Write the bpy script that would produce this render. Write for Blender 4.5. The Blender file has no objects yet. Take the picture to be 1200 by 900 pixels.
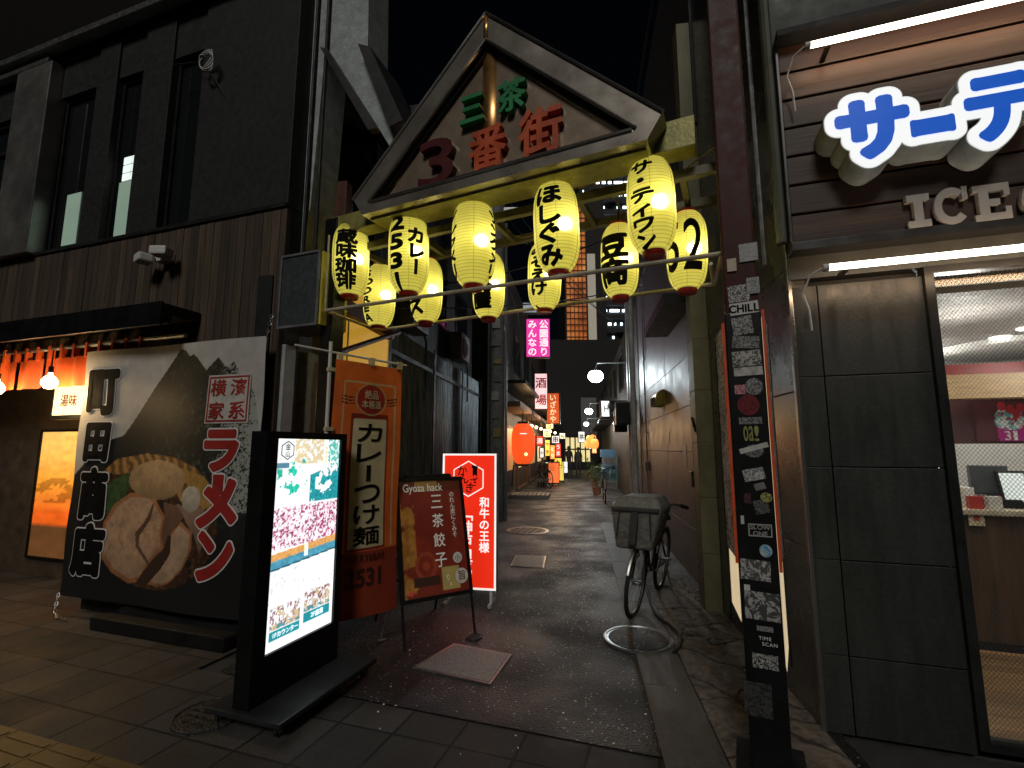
import bpy, bmesh, math, random
import numpy as np
from mathutils import Vector, Matrix

R = math.radians
sc = bpy.context.scene
COL = sc.collection
random.seed(7)

# ------------------------------------------------------------------ camera
F, CAMZ = 560.0, 1.6
PITCH = math.atan(75 / 560)
cam_d = bpy.data.cameras.new("camera")
cam_d.sensor_width = 36
cam_d.lens = 36 * F / 1200
cam_d.clip_start = 0.05
cam_d.clip_end = 600
cam = bpy.data.objects.new("camera", cam_d)
COL.objects.link(cam)
cam.location = (0, 0, CAMZ)
cam.rotation_euler = (R(90) + PITCH, 0, 0)
sc.camera = cam

# ------------------------------------------------------------------ world, sun, exposure
SUN_EL, SUN_AZ = 40.0, 193.0          # street glow from behind the photographer
w = bpy.data.worlds.new("World")
sc.world = w
w.use_nodes = True
wt = w.node_tree
bg = wt.nodes["Background"]
sky = wt.nodes.new("ShaderNodeTexSky")
sky.sky_type = 'NISHITA'
sky.sun_disc = False
sky.sun_elevation = R(SUN_EL)
sky.sun_rotation = R(SUN_AZ)
sky.air_density = 0.6
sky.dust_density = 4.0
wt.links.new(sky.outputs[0], bg.inputs[0])
bg.inputs[1].default_value = 0.0008
sun_d = bpy.data.lights.new("sun", 'SUN')
sun_d.energy = 0.80
sun_d.angle = R(14)
sun_d.color = (1.0, 0.97, 0.90)
sun = bpy.data.objects.new("sun", sun_d)
COL.objects.link(sun)
_sd = Vector((math.sin(R(SUN_AZ)) * math.cos(R(SUN_EL)), math.cos(R(SUN_AZ)) * math.cos(R(SUN_EL)), math.sin(R(SUN_EL))))
sun.rotation_euler = _sd.to_track_quat('Z', 'Y').to_euler()

vs = sc.view_settings
vs.view_transform = 'Standard'
vs.look = 'None'
vs.exposure = 0.0
vs.gamma = 1.0
vs.use_curve_mapping = False
sc.cycles.use_denoising = True
sc.cycles.max_bounces = 7
sc.cycles.diffuse_bounces = 3
sc.cycles.glossy_bounces = 3
sc.cycles.transmission_bounces = 5
sc.cycles.transparent_max_bounces = 8
sc.cycles.sample_clamp_indirect = 3.0
sc.cycles.caustics_reflective = False
sc.cycles.caustics_refractive = False

# ------------------------------------------------------------------ pixel -> plane surveying (used once, to measure the place)
CP, SP = math.cos(PITCH), math.sin(PITCH)
CAM = Vector((0, 0, CAMZ))


def ray(px, py):
    u, v = (px - 600) / F, (450 - py) / F
    return Vector((u, CP - SP * v, SP + CP * v))


def ground(px, py, z=0.0):
    d = ray(px, py)
    return CAM + d * ((z - CAMZ) / d.z)


class Fr:
    """an upright local frame: x along a facade, y into it, z up"""
    def __init__(s, ox, oy, deg):
        s.o = Vector((ox, oy, 0)); s.deg = deg; s.rz = R(deg)
        s.X = Vector((math.cos(s.rz), math.sin(s.rz), 0)); s.Y = Vector((-math.sin(s.rz), math.cos(s.rz), 0))

    def loc(s, px, py, y=0.0):
        d = ray(px, py)
        t = (y - (CAM - s.o).dot(s.Y)) / d.dot(s.Y)
        p = CAM + d * t - s.o
        return (p.dot(s.X), p.z)

    def poly(s, pts, y=0.0):
        return [s.loc(a, b, y) for a, b in pts]

    def box(s, x0, y0, x1, y1, y=0.0):
        a = s.poly([(x0, y0), (x1, y0), (x1, y1), (x0, y1)], y)
        return ((a[0][0] + a[3][0]) / 2, (a[1][0] + a[2][0]) / 2, (a[2][1] + a[3][1]) / 2, (a[0][1] + a[1][1]) / 2)

    def w(s, x, y, z=0.0):
        return s.o + s.X * x + s.Y * y + Vector((0, 0, z))

    def inv(s, p):
        q = Vector(p) - s.o
        return Vector((q.dot(s.X), q.dot(s.Y), q.z))


STREET = -18.43
FS = Fr(-2.13, 4.27, STREET)        # left building front (x < 0)
FR = Fr(1.78, 2.96, STREET)         # right shop front (x > 0)
FG = Fr(1.24, 2.71, -25.03)         # gate, origin at the right post
FL = Fr(-2.13, 4.27, 81.74)         # left alley wall, x runs into the alley
FW = Fr(1.78, 2.96, -98.26)         # right alley wall, x runs towards the street (alley is x < 0)
FLS = Fr(-0.42, 13.0, 81.74)          # shop row further in, left


def FZ(y, deg=0.0):
    return Fr(0, y, deg)

# ------------------------------------------------------------------ materials
MATS = {}


def nodes(name):
    m = bpy.data.materials.new(name)
    m.use_nodes = True
    t = m.node_tree
    b = t.nodes["Principled BSDF"]
    return m, t, b


def N(t, typ, **kw):
    n = t.nodes.new(typ)
    for k, v in kw.items():
        setattr(n, k, v)
    return n


def ramp(t, fac, stops):
    r = N(t, "ShaderNodeValToRGB")
    e = r.color_ramp.elements
    while len(e) < len(stops):
        e.new(0.5)
    for i, (p, c) in enumerate(stops):
        e[i].position = p
        e[i].color = (*c, 1) if len(c) == 3 else c
    t.links.new(fac, r.inputs[0])
    return r.outputs[0]


def mat(name, col, rough=0.6, metal=0.0, scale=6.0, var=0.3, bump=0.0, bscale=40.0, emit=None, estr=0.0, spec=0.5, dirt=0.0, stretch=(1, 1, 1), coat=0.0):
    if name in MATS:
        return MATS[name]
    m, t, b = nodes(name)
    tc = N(t, "ShaderNodeTexCoord")
    mp = N(t, "ShaderNodeMapping")
    mp.inputs["Scale"].default_value = stretch
    t.links.new(tc.outputs["Object"], mp.inputs[0])
    nz = N(t, "ShaderNodeTexNoise")
    nz.inputs["Scale"].default_value = scale
    nz.inputs["Detail"].default_value = 7
    nz.inputs["Roughness"].default_value = 0.65
    t.links.new(mp.outputs[0], nz.inputs["Vector"])
    lo = tuple(c * (1 - var) for c in col)
    hi = tuple(min(1, c * (1 + var)) for c in col)
    c = ramp(t, nz.outputs["Fac"], [(0.3, lo), (0.7, hi)])
    if dirt > 0:
        n2 = N(t, "ShaderNodeTexNoise")
        n2.inputs["Scale"].default_value = 1.7
        n2.inputs["Detail"].default_value = 9
        n2.inputs["Roughness"].default_value = 0.75
        t.links.new(mp.outputs[0], n2.inputs["Vector"])
        k = ramp(t, n2.outputs["Fac"], [(0.45, (0, 0, 0)), (0.7, (dirt,) * 3)])
        mx = N(t, "ShaderNodeMixRGB")
        t.links.new(k, mx.inputs[0]); t.links.new(c, mx.inputs[1])
        mx.inputs[2].default_value = (col[0] * 0.3, col[1] * 0.27, col[2] * 0.24, 1)
        c = mx.outputs[0]
    t.links.new(c, b.inputs["Base Color"])
    rr = ramp(t, nz.outputs["Fac"], [(0.25, (max(0.02, rough * 0.75),) * 3), (0.75, (min(1, rough * 1.25),) * 3)])
    t.links.new(rr, b.inputs["Roughness"])
    b.inputs["Metallic"].default_value = metal
    b.inputs["Specular IOR Level"].default_value = spec
    b.inputs["Coat Weight"].default_value = coat
    if bump > 0:
        n3 = N(t, "ShaderNodeTexNoise")
        n3.inputs["Scale"].default_value = bscale
        n3.inputs["Detail"].default_value = 5
        t.links.new(mp.outputs[0], n3.inputs["Vector"])
        bp = N(t, "ShaderNodeBump")
        bp.inputs["Strength"].default_value = bump
        bp.inputs["Distance"].default_value = 0.02
        t.links.new(n3.outputs["Fac"], bp.inputs["Height"])
        t.links.new(bp.outputs[0], b.inputs["Normal"])
    if emit:
        b.inputs["Emission Color"].default_value = (*emit, 1)
        b.inputs["Emission Strength"].default_value = estr
    MATS[name] = m
    return m


def print_mat(name, rough=0.5, estr=0.0):
    """printed surface: ink colours come from the mesh's own colour attribute"""
    if name in MATS:
        return MATS[name]
    m, t, b = nodes(name)
    a = N(t, "ShaderNodeAttribute", attribute_name="Ink")
    tc = N(t, "ShaderNodeTexCoord")
    nz = N(t, "ShaderNodeTexNoise")
    nz.inputs["Scale"].default_value = 9
    nz.inputs["Detail"].default_value = 6
    t.links.new(tc.outputs["Object"], nz.inputs["Vector"])
    mx = N(t, "ShaderNodeMixRGB", blend_type='MULTIPLY')
    mx.inputs[0].default_value = 1
    t.links.new(a.outputs["Color"], mx.inputs[1])
    t.links.new(ramp(t, nz.outputs["Fac"], [(0.3, (0.82,) * 3), (0.7, (1, 1, 1))]), mx.inputs[2])
    t.links.new(mx.outputs[0], b.inputs["Base Color"])
    b.inputs["Roughness"].default_value = rough
    if estr > 0:
        t.links.new(mx.outputs[0], b.inputs["Emission Color"])
        b.inputs["Emission Strength"].default_value = estr
    MATS[name] = m
    return m


def glow(name, col, s):
    if name in MATS:
        return MATS[name]
    m, t, b = nodes(name)
    b.inputs["Base Color"].default_value = (*[min(0.8, c) for c in col], 1)
    b.inputs["Emission Color"].default_value = (*col, 1)
    tc = N(t, "ShaderNodeTexCoord")
    nz = N(t, "ShaderNodeTexNoise")
    nz.inputs["Scale"].default_value = 5
    t.links.new(tc.outputs["Object"], nz.inputs["Vector"])
    mm = N(t, "ShaderNodeMapRange")
    mm.inputs[3].default_value = s * 0.85
    mm.inputs[4].default_value = s * 1.15
    t.links.new(nz.outputs["Fac"], mm.inputs[0])
    t.links.new(mm.outputs[0], b.inputs["Emission Strength"])
    MATS[name] = m
    return m


def plank_mat(name, col, rough=0.6, axis='Z'):
    m, t, b = nodes(name)
    g = N(t, "ShaderNodeNewGeometry")
    tc = N(t, "ShaderNodeTexCoord")
    mp = N(t, "ShaderNodeMapping")
    mp.inputs["Scale"].default_value = (14, 14, 0.9) if axis == 'Z' else (0.9, 14, 14)
    t.links.new(tc.outputs["Object"], mp.inputs[0])
    ad = N(t, "ShaderNodeVectorMath", operation='ADD')
    sh = N(t, "ShaderNodeVectorMath", operation='SCALE')
    cb = N(t, "ShaderNodeCombineXYZ")
    for i in range(3):
        t.links.new(g.outputs["Random Per Island"], cb.inputs[i])
    sh.inputs["Scale"].default_value = 37
    t.links.new(cb.outputs[0], sh.inputs[0])
    t.links.new(mp.outputs[0], ad.inputs[0]); t.links.new(sh.outputs[0], ad.inputs[1])
    nz = N(t, "ShaderNodeTexNoise")
    nz.inputs["Scale"].default_value = 1.4
    nz.inputs["Detail"].default_value = 8
    nz.inputs["Distortion"].default_value = 1.2
    t.links.new(ad.outputs[0], nz.inputs["Vector"])
    c1 = ramp(t, nz.outputs["Fac"], [(0.3, tuple(c * 0.55 for c in col)), (0.55, col), (0.75, tuple(c * 1.35 for c in col))])
    c2 = ramp(t, g.outputs["Random Per Island"], [(0, (0.55,) * 3), (1, (1.15, 1.1, 1.05))])
    mx = N(t, "ShaderNodeMixRGB", blend_type='MULTIPLY')
    mx.inputs[0].default_value = 1
    t.links.new(c1, mx.inputs[1]); t.links.new(c2, mx.inputs[2])
    t.links.new(mx.outputs[0], b.inputs["Base Color"])
    b.inputs["Roughness"].default_value = rough
    bp = N(t, "ShaderNodeBump")
    bp.inputs["Strength"].default_value = 0.25
    bp.inputs["Distance"].default_value = 0.01
    t.links.new(nz.outputs["Fac"], bp.inputs["Height"])
    t.links.new(bp.outputs[0], b.inputs["Normal"])
    return m

# ------------------------------------------------------------------ mesh builder
GLY = {}


def glyph(ch, bold=0.02, extr=0.0):
    k = (ch, round(bold, 4), round(extr, 4))
    if k in GLY:
        return GLY[k]
    c = bpy.data.curves.new('t', 'FONT')
    c.body = ch; c.size = 1; c.offset = bold; c.resolution_u = 4; c.extrude = extr / 2
    o = bpy.data.objects.new('t', c)
    COL.objects.link(o)
    dg = bpy.context.evaluated_depsgraph_get(); dg.update()
    me = bpy.data.meshes.new_from_object(o.evaluated_get(dg))
    V = [tuple(v.co) for v in me.vertices]
    P = [tuple(p.vertices) for p in me.polygons]
    bpy.data.objects.remove(o); bpy.data.curves.remove(c); bpy.data.meshes.remove(me)
    GLY[k] = (V, P)
    return GLY[k]


class MB:
    def __init__(s):
        s.bm = bmesh.new()

    def _f(s, vs):
        try:
            return s.bm.faces.new(vs)
        except ValueError:
            return None

    def box(s, x0, x1, y0, y1, z0, z1, bev=0.0):
        b = bmesh.new() if bev else s.bm
        v = [b.verts.new((x, y, z)) for z in (z0, z1) for y in (y0, y1) for x in (x0, x1)]
        for q in ((0, 2, 3, 1), (4, 5, 7, 6), (0, 1, 5, 4), (2, 6, 7, 3), (0, 4, 6, 2), (1, 3, 7, 5)):
            b.faces.new([v[i] for i in q])
        if bev:
            bmesh.ops.bevel(b, geom=list(b.edges), offset=bev, segments=2, affect='EDGES', profile=0.6)
            s._merge(b)
        return s

    def _merge(s, b):
        mp = {v: s.bm.verts.new(v.co) for v in b.verts}
        for f in b.faces:
            s._f([mp[v] for v in f.verts])
        b.free()

    def prism(s, pts, y0, y1):
        """polygon given in x,z, thick from y0 to y1"""
        a = sum(p[0] * q[1] - q[0] * p[1] for p, q in zip(pts, pts[1:] + pts[:1]))
        if a < 0:
            pts = pts[::-1]
        f = [s.bm.verts.new((x, y0, z)) for x, z in pts]
        k = [s.bm.verts.new((x, y1, z)) for x, z in pts]
        n = len(pts)
        s._f(f); s._f(k[::-1])
        for i in range(n):
            j = (i + 1) % n
            s._f([f[j], f[i], k[i], k[j]])
        return s

    def slab(s, pts, z0, z1):
        """polygon given in x,y, thick from z0 to z1"""
        a = sum(p[0] * q[1] - q[0] * p[1] for p, q in zip(pts, pts[1:] + pts[:1]))
        if a < 0:
            pts = pts[::-1]
        lo = [s.bm.verts.new((x, y, z0)) for x, y in pts]
        hi = [s.bm.verts.new((x, y, z1)) for x, y in pts]
        n = len(pts)
        s._f(hi); s._f(lo[::-1])
        for i in range(n):
            j = (i + 1) % n
            s._f([lo[i], lo[j], hi[j], hi[i]])
        return s

    def ring(s, outer, inner, y0, y1):
        """frame between two matching x,z outlines"""
        n = len(outer)
        A = [[s.bm.verts.new((x, y, z)) for x, z in L] for L, y in ((outer, y0), (inner, y0), (outer, y1), (inner, y1))]
        for i in range(n):
            j = (i + 1) % n
            s._f([A[0][i], A[0][j], A[1][j], A[1][i]])
            s._f([A[2][j], A[2][i], A[3][i], A[3][j]])
            s._f([A[0][j], A[0][i], A[2][i], A[2][j]])
            s._f([A[1][i], A[1][j], A[3][j], A[3][i]])
        return s

    def frame(s, x0, x1, z0, z1, t, y0, y1):
        return s.ring([(x0, z0), (x1, z0), (x1, z1), (x0, z1)], [(x0 + t, z0 + t), (x1 - t, z0 + t), (x1 - t, z1 - t), (x0 + t, z1 - t)], y0, y1)

    def tube(s, pts, r, n=8, r1=None, closed=False):
        pts = [Vector(p) for p in pts]
        m = len(pts)
        rings = []
        prev = None
        for i, p in enumerate(pts):
            if closed:
                d = pts[(i + 1) % m] - pts[i - 1]
            else:
                d = pts[min(i + 1, m - 1)] - pts[max(i - 1, 0)]
            d.normalize()
            if prev is None:
                a = d.orthogonal().normalized()
            else:
                a = (prev - d * prev.dot(d)).normalized()
            prev = a
            b = d.cross(a)
            rr = r if r1 is None else r + (r1 - r) * i / max(1, m - 1)
            rings.append([s.bm.verts.new(p + (a * math.cos(q) + b * math.sin(q)) * rr) for q in (2 * math.pi * k / n for k in range(n))])
        for i in range(m if closed else m - 1):
            A, B = rings[i], rings[(i + 1) % m]
            for k in range(n):
                s._f([A[k], A[(k + 1) % n], B[(k + 1) % n], B[k]])
        if not closed:
            s._f(rings[0][::-1]); s._f(rings[-1])
        return s

    def lathe(s, prof, n=24, c=(0, 0, 0), ax='Z'):
        rings = []
        for r, z in prof:
            L = []
            for k in range(n):
                q = 2 * math.pi * k / n
                x, y = r * math.cos(q), r * math.sin(q)
                p = {'Z': (x, y, z), 'X': (z, x, y), 'Y': (x, -z, y)}[ax]
                L.append(s.bm.verts.new((p[0] + c[0], p[1] + c[1], p[2] + c[2])))
            rings.append(L)
        for A, B in zip(rings, rings[1:]):
            for k in range(n):
                s._f([A[k], A[(k + 1) % n], B[(k + 1) % n], B[k]])
        if prof[0][0] > 1e-5:
            s._f(rings[0][::-1])
        if prof[-1][0] > 1e-5:
            s._f(rings[-1])
        return s

    def ball(s, c, r, n=14, sq=(1, 1, 1)):
        m = n // 2
        b = bmesh.new()
        bmesh.ops.create_uvsphere(b, u_segments=n, v_segments=m, radius=r)
        for v in b.verts:
            v.co = Vector((v.co.x * sq[0] + c[0], v.co.y * sq[1] + c[1], v.co.z * sq[2] + c[2]))
        s._merge(b)
        return s

    def quad(s, *p):
        s._f([s.bm.verts.new(q) for q in p])
        return s

    def fan(s, pts, y):
        """flat x,z outline facing -y"""
        a = sum(p[0] * q[1] - q[0] * p[1] for p, q in zip(pts, pts[1:] + pts[:1]))
        if a < 0:
            pts = pts[::-1]
        s._f([s.bm.verts.new((x, y, z)) for x, z in pts])
        return s

    def stroke(s, ch, fn, y, grow=0.0, extr=0.0):
        """one character: its fill, plus a round-cornered rim of width grow along every outline; fn maps font units to x,z"""
        V, P = glyph(ch, 0.0, 0)
        g_ = bmesh.new()
        vv = [g_.verts.new((*fn(v[0], v[1]), 0)) for v in V]
        for q in P:
            try:
                g_.faces.new([vv[i] for i in q])
            except ValueError:
                pass
        bmesh.ops.remove_doubles(g_, verts=list(g_.verts), dist=1e-5)
        k = 0

        def add(pts):
            if extr:
                s.prism(pts, y - extr - 3e-6 * k, y)
            else:
                s.fan(pts, y - 3e-6 * k)
        for f in g_.faces:
            k += 1
            add([(v.co.x, v.co.y) for v in f.verts])
        if grow > 1e-6:
            na = 3 if grow < 0.006 else (5 if grow < 0.03 else 13)
            for e in [e for e in g_.edges if len(e.link_faces) == 1]:
                a, b = e.verts[0].co, e.verts[1].co
                t0 = math.atan2(b.y - a.y, b.x - a.x)
                k += 1
                add([(b.x + grow * math.cos(t0 + q), b.y + grow * math.sin(t0 + q)) for q in np.linspace(-math.pi / 2, math.pi / 2, na)] + [(a.x + grow * math.cos(t0 + q), a.y + grow * math.sin(t0 + q)) for q in np.linspace(math.pi / 2, 3 * math.pi / 2, na)])
        g_.free()
        return s

    def fit(s, ch, x0, x1, z0, z1, y, bold=0.02, extr=0.0, turn=False, grow=0.0):
        """one character stretched into a box of the x,z plane, read from -y; bold thickens strokes, grow adds metres outside the box"""
        if ch == ' ':
            return s
        V0, _ = glyph(ch, 0.0, 0)
        a0, a1 = min(v[0] for v in V0), max(v[0] for v in V0)
        b0, b1 = min(v[1] for v in V0), max(v[1] for v in V0)
        sz = min(x1 - x0, z1 - z0) if not turn and ch not in 'ー' else max(x1 - x0, z1 - z0)
        gb = bold * sz * 0.55
        X0, X1, Z0_, Z1_ = x0 + gb, x1 - gb, z0 + gb, z1 - gb
        if turn:
            fn = lambda x, yy: (X0 + (yy - b0) / (b1 - b0) * (X1 - X0), Z1_ - (x - a0) / (a1 - a0) * (Z1_ - Z0_))
        else:
            fn = lambda x, yy: (X0 + (x - a0) / (a1 - a0) * (X1 - X0), Z0_ + (yy - b0) / (b1 - b0) * (Z1_ - Z0_))
        return s.stroke(ch, fn, y, gb + grow, extr)

    def rim(s, ch, x0, x1, z0, z1, y, bold, grow, depth=0.0, turn=False):
        if depth:
            return s.fit(ch, x0, x1, z0, z1, y + depth, bold, depth, turn, grow)
        return s.fit(ch, x0, x1, z0, z1, y, bold, 0.0, turn, grow)

    def text(s, st, cx, cz, size, y, vertical=False, bold=0.015, sx=1.0, gap=1.0, extr=0.0, grow=0.0):
        """a run of characters centred on cx,cz"""
        n = len(st)
        if vertical:
            for i, ch in enumerate(st):
                z = cz + (n - 1) / 2 * size * gap - i * size * gap
                s._place(ch, cx, z, size, y, bold, sx, extr, grow, ch in 'ー－「」')
        else:
            wd = [self_w(ch) for ch in st]
            tot = sum(wd) * size * sx * gap
            x = cx - tot / 2
            for ch, k in zip(st, wd):
                s._place(ch, x + k * size * sx * gap / 2, cz, size, y, bold, sx, extr, grow, False, True)
                x += k * size * sx * gap
        return s

    def _place(s, ch, cx, cz, size, y, bold, sx, extr, grow, turn, latin=False):
        if ch == ' ':
            return
        wd = self_w(ch)
        mx = wd / 2 if ord(ch) < 0x2000 else 0.5
        my = 0.36 if ord(ch) < 0x2000 else 0.38

        def fn(x, yy):
            p_, q_ = x - mx, yy - my
            if turn:
                p_, q_ = q_, -p_
            return (cx + p_ * size * sx, cz + q_ * size)
        s.stroke(ch, fn, y, bold * size * 0.7 + grow, extr)

    def cut(s, step, axes=(0, 2)):
        """cut all faces along a grid so that they can follow a curved surface"""
        for ax in axes:
            vals = [v.co[ax] for v in s.bm.verts]
            k = math.floor(min(vals) / step)
            while k * step < max(vals):
                co = Vector((0, 0, 0)); co[ax] = k * step + 1e-4
                no = Vector((0, 0, 0)); no[ax] = 1
                bmesh.ops.bisect_plane(s.bm, geom=list(s.bm.verts) + list(s.bm.edges) + list(s.bm.faces), plane_co=co, plane_no=no, dist=1e-6)
                k += 1
        return s

    def map(s, fn):
        for v in s.bm.verts:
            v.co = fn(v.co)
        return s

    def build(s, name, m, parent=None, smooth=False, label=None, fixn=True):
        if fixn:
            bmesh.ops.recalc_face_normals(s.bm, faces=list(s.bm.faces))
        me = bpy.data.meshes.new(name)
        s.bm.to_mesh(me); s.bm.free()
        if smooth:
            me.polygons.foreach_set("use_smooth", [True] * len(me.polygons))
            if smooth != 'all':
                me.set_sharp_from_angle(angle=R(40))
        me.materials.append(m)
        o = bpy.data.objects.new(name, me)
        COL.objects.link(o)
        if parent:
            o.parent = parent
        if label:
            o["label"] = label
        return o


def self_w(ch):
    if ord(ch) > 0x2000:
        return 1.0
    if ch == ' ':
        return 0.3
    V, _ = glyph(ch, 0.0, 0)
    return max(v[0] for v in V) + min(v[0] for v in V)


def thing(name, label, cat, fr, x=0.0, y=0.0, z=0.0, rot=0.0, group=None):
    o = bpy.data.objects.new(name, None)
    o.empty_display_size = 0.2
    COL.objects.link(o)
    o.location = fr.w(x, y, z)
    o.rotation_euler = (0, 0, fr.rz + R(rot))
    o["label"] = label; o["category"] = cat
    if group:
        o["group"] = group
    return o


def tag(o, label, cat, group=None):
    o["label"] = label; o["category"] = cat
    if group:
        o["group"] = group
    return o


def at(o, fr, x=0, y=0, z=0, rot=0):
    o.location = fr.w(x, y, z); o.rotation_euler = (0, 0, fr.rz + R(rot))
    return o


W0 = Fr(0, 0, 0)

# ------------------------------------------------------------------ printing (numpy)


def vnoise(X, Z, s, seed=0):
    rs = np.random.RandomState(seed)
    L = rs.rand(64, 64)
    a, b = X * s, Z * s
    i, j = np.floor(a).astype(int), np.floor(b).astype(int)
    f, g = a - i, b - j
    f = f * f * (3 - 2 * f); g = g * g * (3 - 2 * g)
    q = lambda m, n: L[m % 64, n % 64]
    return (q(i, j) * (1 - f) + q(i + 1, j) * f) * (1 - g) + (q(i, j + 1) * (1 - f) + q(i + 1, j + 1) * f) * g


def fbm(X, Z, s, seed=0):
    return 0.5 * vnoise(X, Z, s, seed) + 0.3 * vnoise(X, Z, s * 2.1, seed + 1) + 0.2 * vnoise(X, Z, s * 4.3, seed + 2)


def inpoly(X, Z, pts):
    r = np.zeros(X.shape, bool)
    n = len(pts)
    for i in range(n):
        (x0, z0), (x1, z1) = pts[i], pts[(i + 1) % n]
        if z0 == z1:
            continue
        c = (z0 > Z) != (z1 > Z)
        r ^= c & (X < (x1 - x0) * (Z - z0) / (z1 - z0) + x0)
    return r


def inell(X, Z, cx, cz, rx, rz):
    return ((X - cx) / rx) ** 2 + ((Z - cz) / rz) ** 2 < 1


def painted(name, m, parent, x0, x1, z0, z1, y, nx, nz, fn, disp=None, label=None, thick=0.0):
    xs = np.linspace(x0, x1, nx + 1); zs = np.linspace(z0, z1, nz + 1)
    X, Z = np.meshgrid(xs, zs)
    rgb = np.clip(fn(X, Z), 0, 1)
    Y = np.full(X.shape, y) if disp is None else y + disp(X, Z)
    co = np.stack([X, Y, Z], -1).reshape(-1, 3)
    idx = np.arange((nx + 1) * (nz + 1)).reshape(nz + 1, nx + 1)
    q = np.stack([idx[:-1, :-1], idx[:-1, 1:], idx[1:, 1:], idx[1:, :-1]], -1).reshape(-1, 4)
    me = bpy.data.meshes.new(name)
    me.from_pydata(co.tolist(), [], q.tolist())
    ca = me.color_attributes.new("Ink", 'FLOAT_COLOR', 'POINT')
    ca.data.foreach_set("color", np.concatenate([rgb.reshape(-1, 3), np.ones((len(co), 1))], 1).astype(np.float32).ravel())
    me.polygons.foreach_set("use_smooth", [True] * len(me.polygons))
    me.materials.append(m)
    o = bpy.data.objects.new(name, me)
    COL.objects.link(o)
    o.parent = parent
    if thick:
        md = o.modifiers.new("thick", 'SOLIDIFY'); md.thickness = thick; md.offset = -1 if False else 1
    if label:
        o["label"] = label
    return o


def put(rgb, mask, c):
    rgb[mask] = c
    return rgb

# ------------------------------------------------------------------ shared materials
BLACK = mat("black_steel", (0.006, 0.006, 0.0065), 0.45, 0.0, spec=0.3, var=0.4, bump=0.05)
DARK = mat("dark_paint", (0.013, 0.013, 0.014), 0.6, spec=0.3, dirt=0.5)
STEEL = mat("galvanised_steel", (0.38, 0.38, 0.38), 0.38, 0.9, scale=20, var=0.25, dirt=0.4)
BRUSH = mat("stainless_sheet", (0.42, 0.41, 0.39), 0.3, 0.95, scale=3, var=0.12, dirt=0.3, stretch=(1, 1, 0.2))
WHITEP = mat("white_paint", (0.75, 0.74, 0.71), 0.5, var=0.06, dirt=0.2)
REDP = mat("red_lacquer", (0.33, 0.012, 0.01), 0.35)
INK = mat("black_ink", (0.010, 0.009, 0.009), 0.95, spec=0.05)
RUBBER = mat("rubber", (0.012, 0.012, 0.012), 0.7, bump=0.1)
WHITEINK = mat("white_ink", (0.78, 0.76, 0.72), 0.5, var=0.05)

# ================================================================== GROUND


def asphalt_mat():
    m, t, b = nodes("asphalt")
    tc = N(t, "ShaderNodeTexCoord")
    n1 = N(t, "ShaderNodeTexNoise"); n1.inputs["Scale"].default_value = 55; n1.inputs["Detail"].default_value = 6
    n2 = N(t, "ShaderNodeTexNoise"); n2.inputs["Scale"].default_value = 1.3; n2.inputs["Detail"].default_value = 8
    vo = N(t, "ShaderNodeTexVoronoi"); vo.inputs["Scale"].default_value = 34
    vo2 = N(t, "ShaderNodeTexVoronoi"); vo2.inputs["Scale"].default_value = 110
    for n in (n1, n2, vo, vo2):
        t.links.new(tc.outputs["Object"], n.inputs["Vector"])
    base = ramp(t, n1.outputs["Fac"], [(0.3, (0.004, 0.0045, 0.005)), (0.7, (0.026, 0.027, 0.029))])
    big = ramp(t, n2.outputs["Fac"], [(0.35, (0.5,) * 3), (0.65, (1.3,) * 3)])
    mx = N(t, "ShaderNodeMixRGB", blend_type='MULTIPLY'); mx.inputs[0].default_value = 1
    t.links.new(base, mx.inputs[1]); t.links.new(big, mx.inputs[2])
    sp = ramp(t, vo.outputs["Distance"], [(0.16, (1, 1, 1)), (0.24, (0, 0, 0))])
    sp2 = ramp(t, vo.outputs["Color"], [(0.60, (0, 0, 0)), (0.66, (1, 1, 1))])
    mm = N(t, "ShaderNodeMath", operation='MULTIPLY')
    t.links.new(sp, mm.inputs[0]); t.links.new(sp2, mm.inputs[1])
    m2 = N(t, "ShaderNodeMixRGB")
    t.links.new(mm.outputs[0], m2.inputs[0]); t.links.new(mx.outputs[0], m2.inputs[1])
    m2.inputs[2].default_value = (0.34, 0.33, 0.31, 1)
    t.links.new(m2.outputs[0], b.inputs["Base Color"])
    t.links.new(ramp(t, n2.outputs["Fac"], [(0.38, (0.40,) * 3), (0.62, (0.7,) * 3)]), b.inputs["Roughness"])
    bp = N(t, "ShaderNodeBump"); bp.inputs["Strength"].default_value = 0.7; bp.inputs["Distance"].default_value = 0.012
    ad = N(t, "ShaderNodeMath", operation='ADD')
    t.links.new(n1.outputs["Fac"], ad.inputs[0]); t.links.new(vo2.outputs["Distance"], ad.inputs[1])
    t.links.new(ad.outputs[0], bp.inputs["Height"])
    t.links.new(bp.outputs[0], b.inputs["Normal"])
    return m


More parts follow.
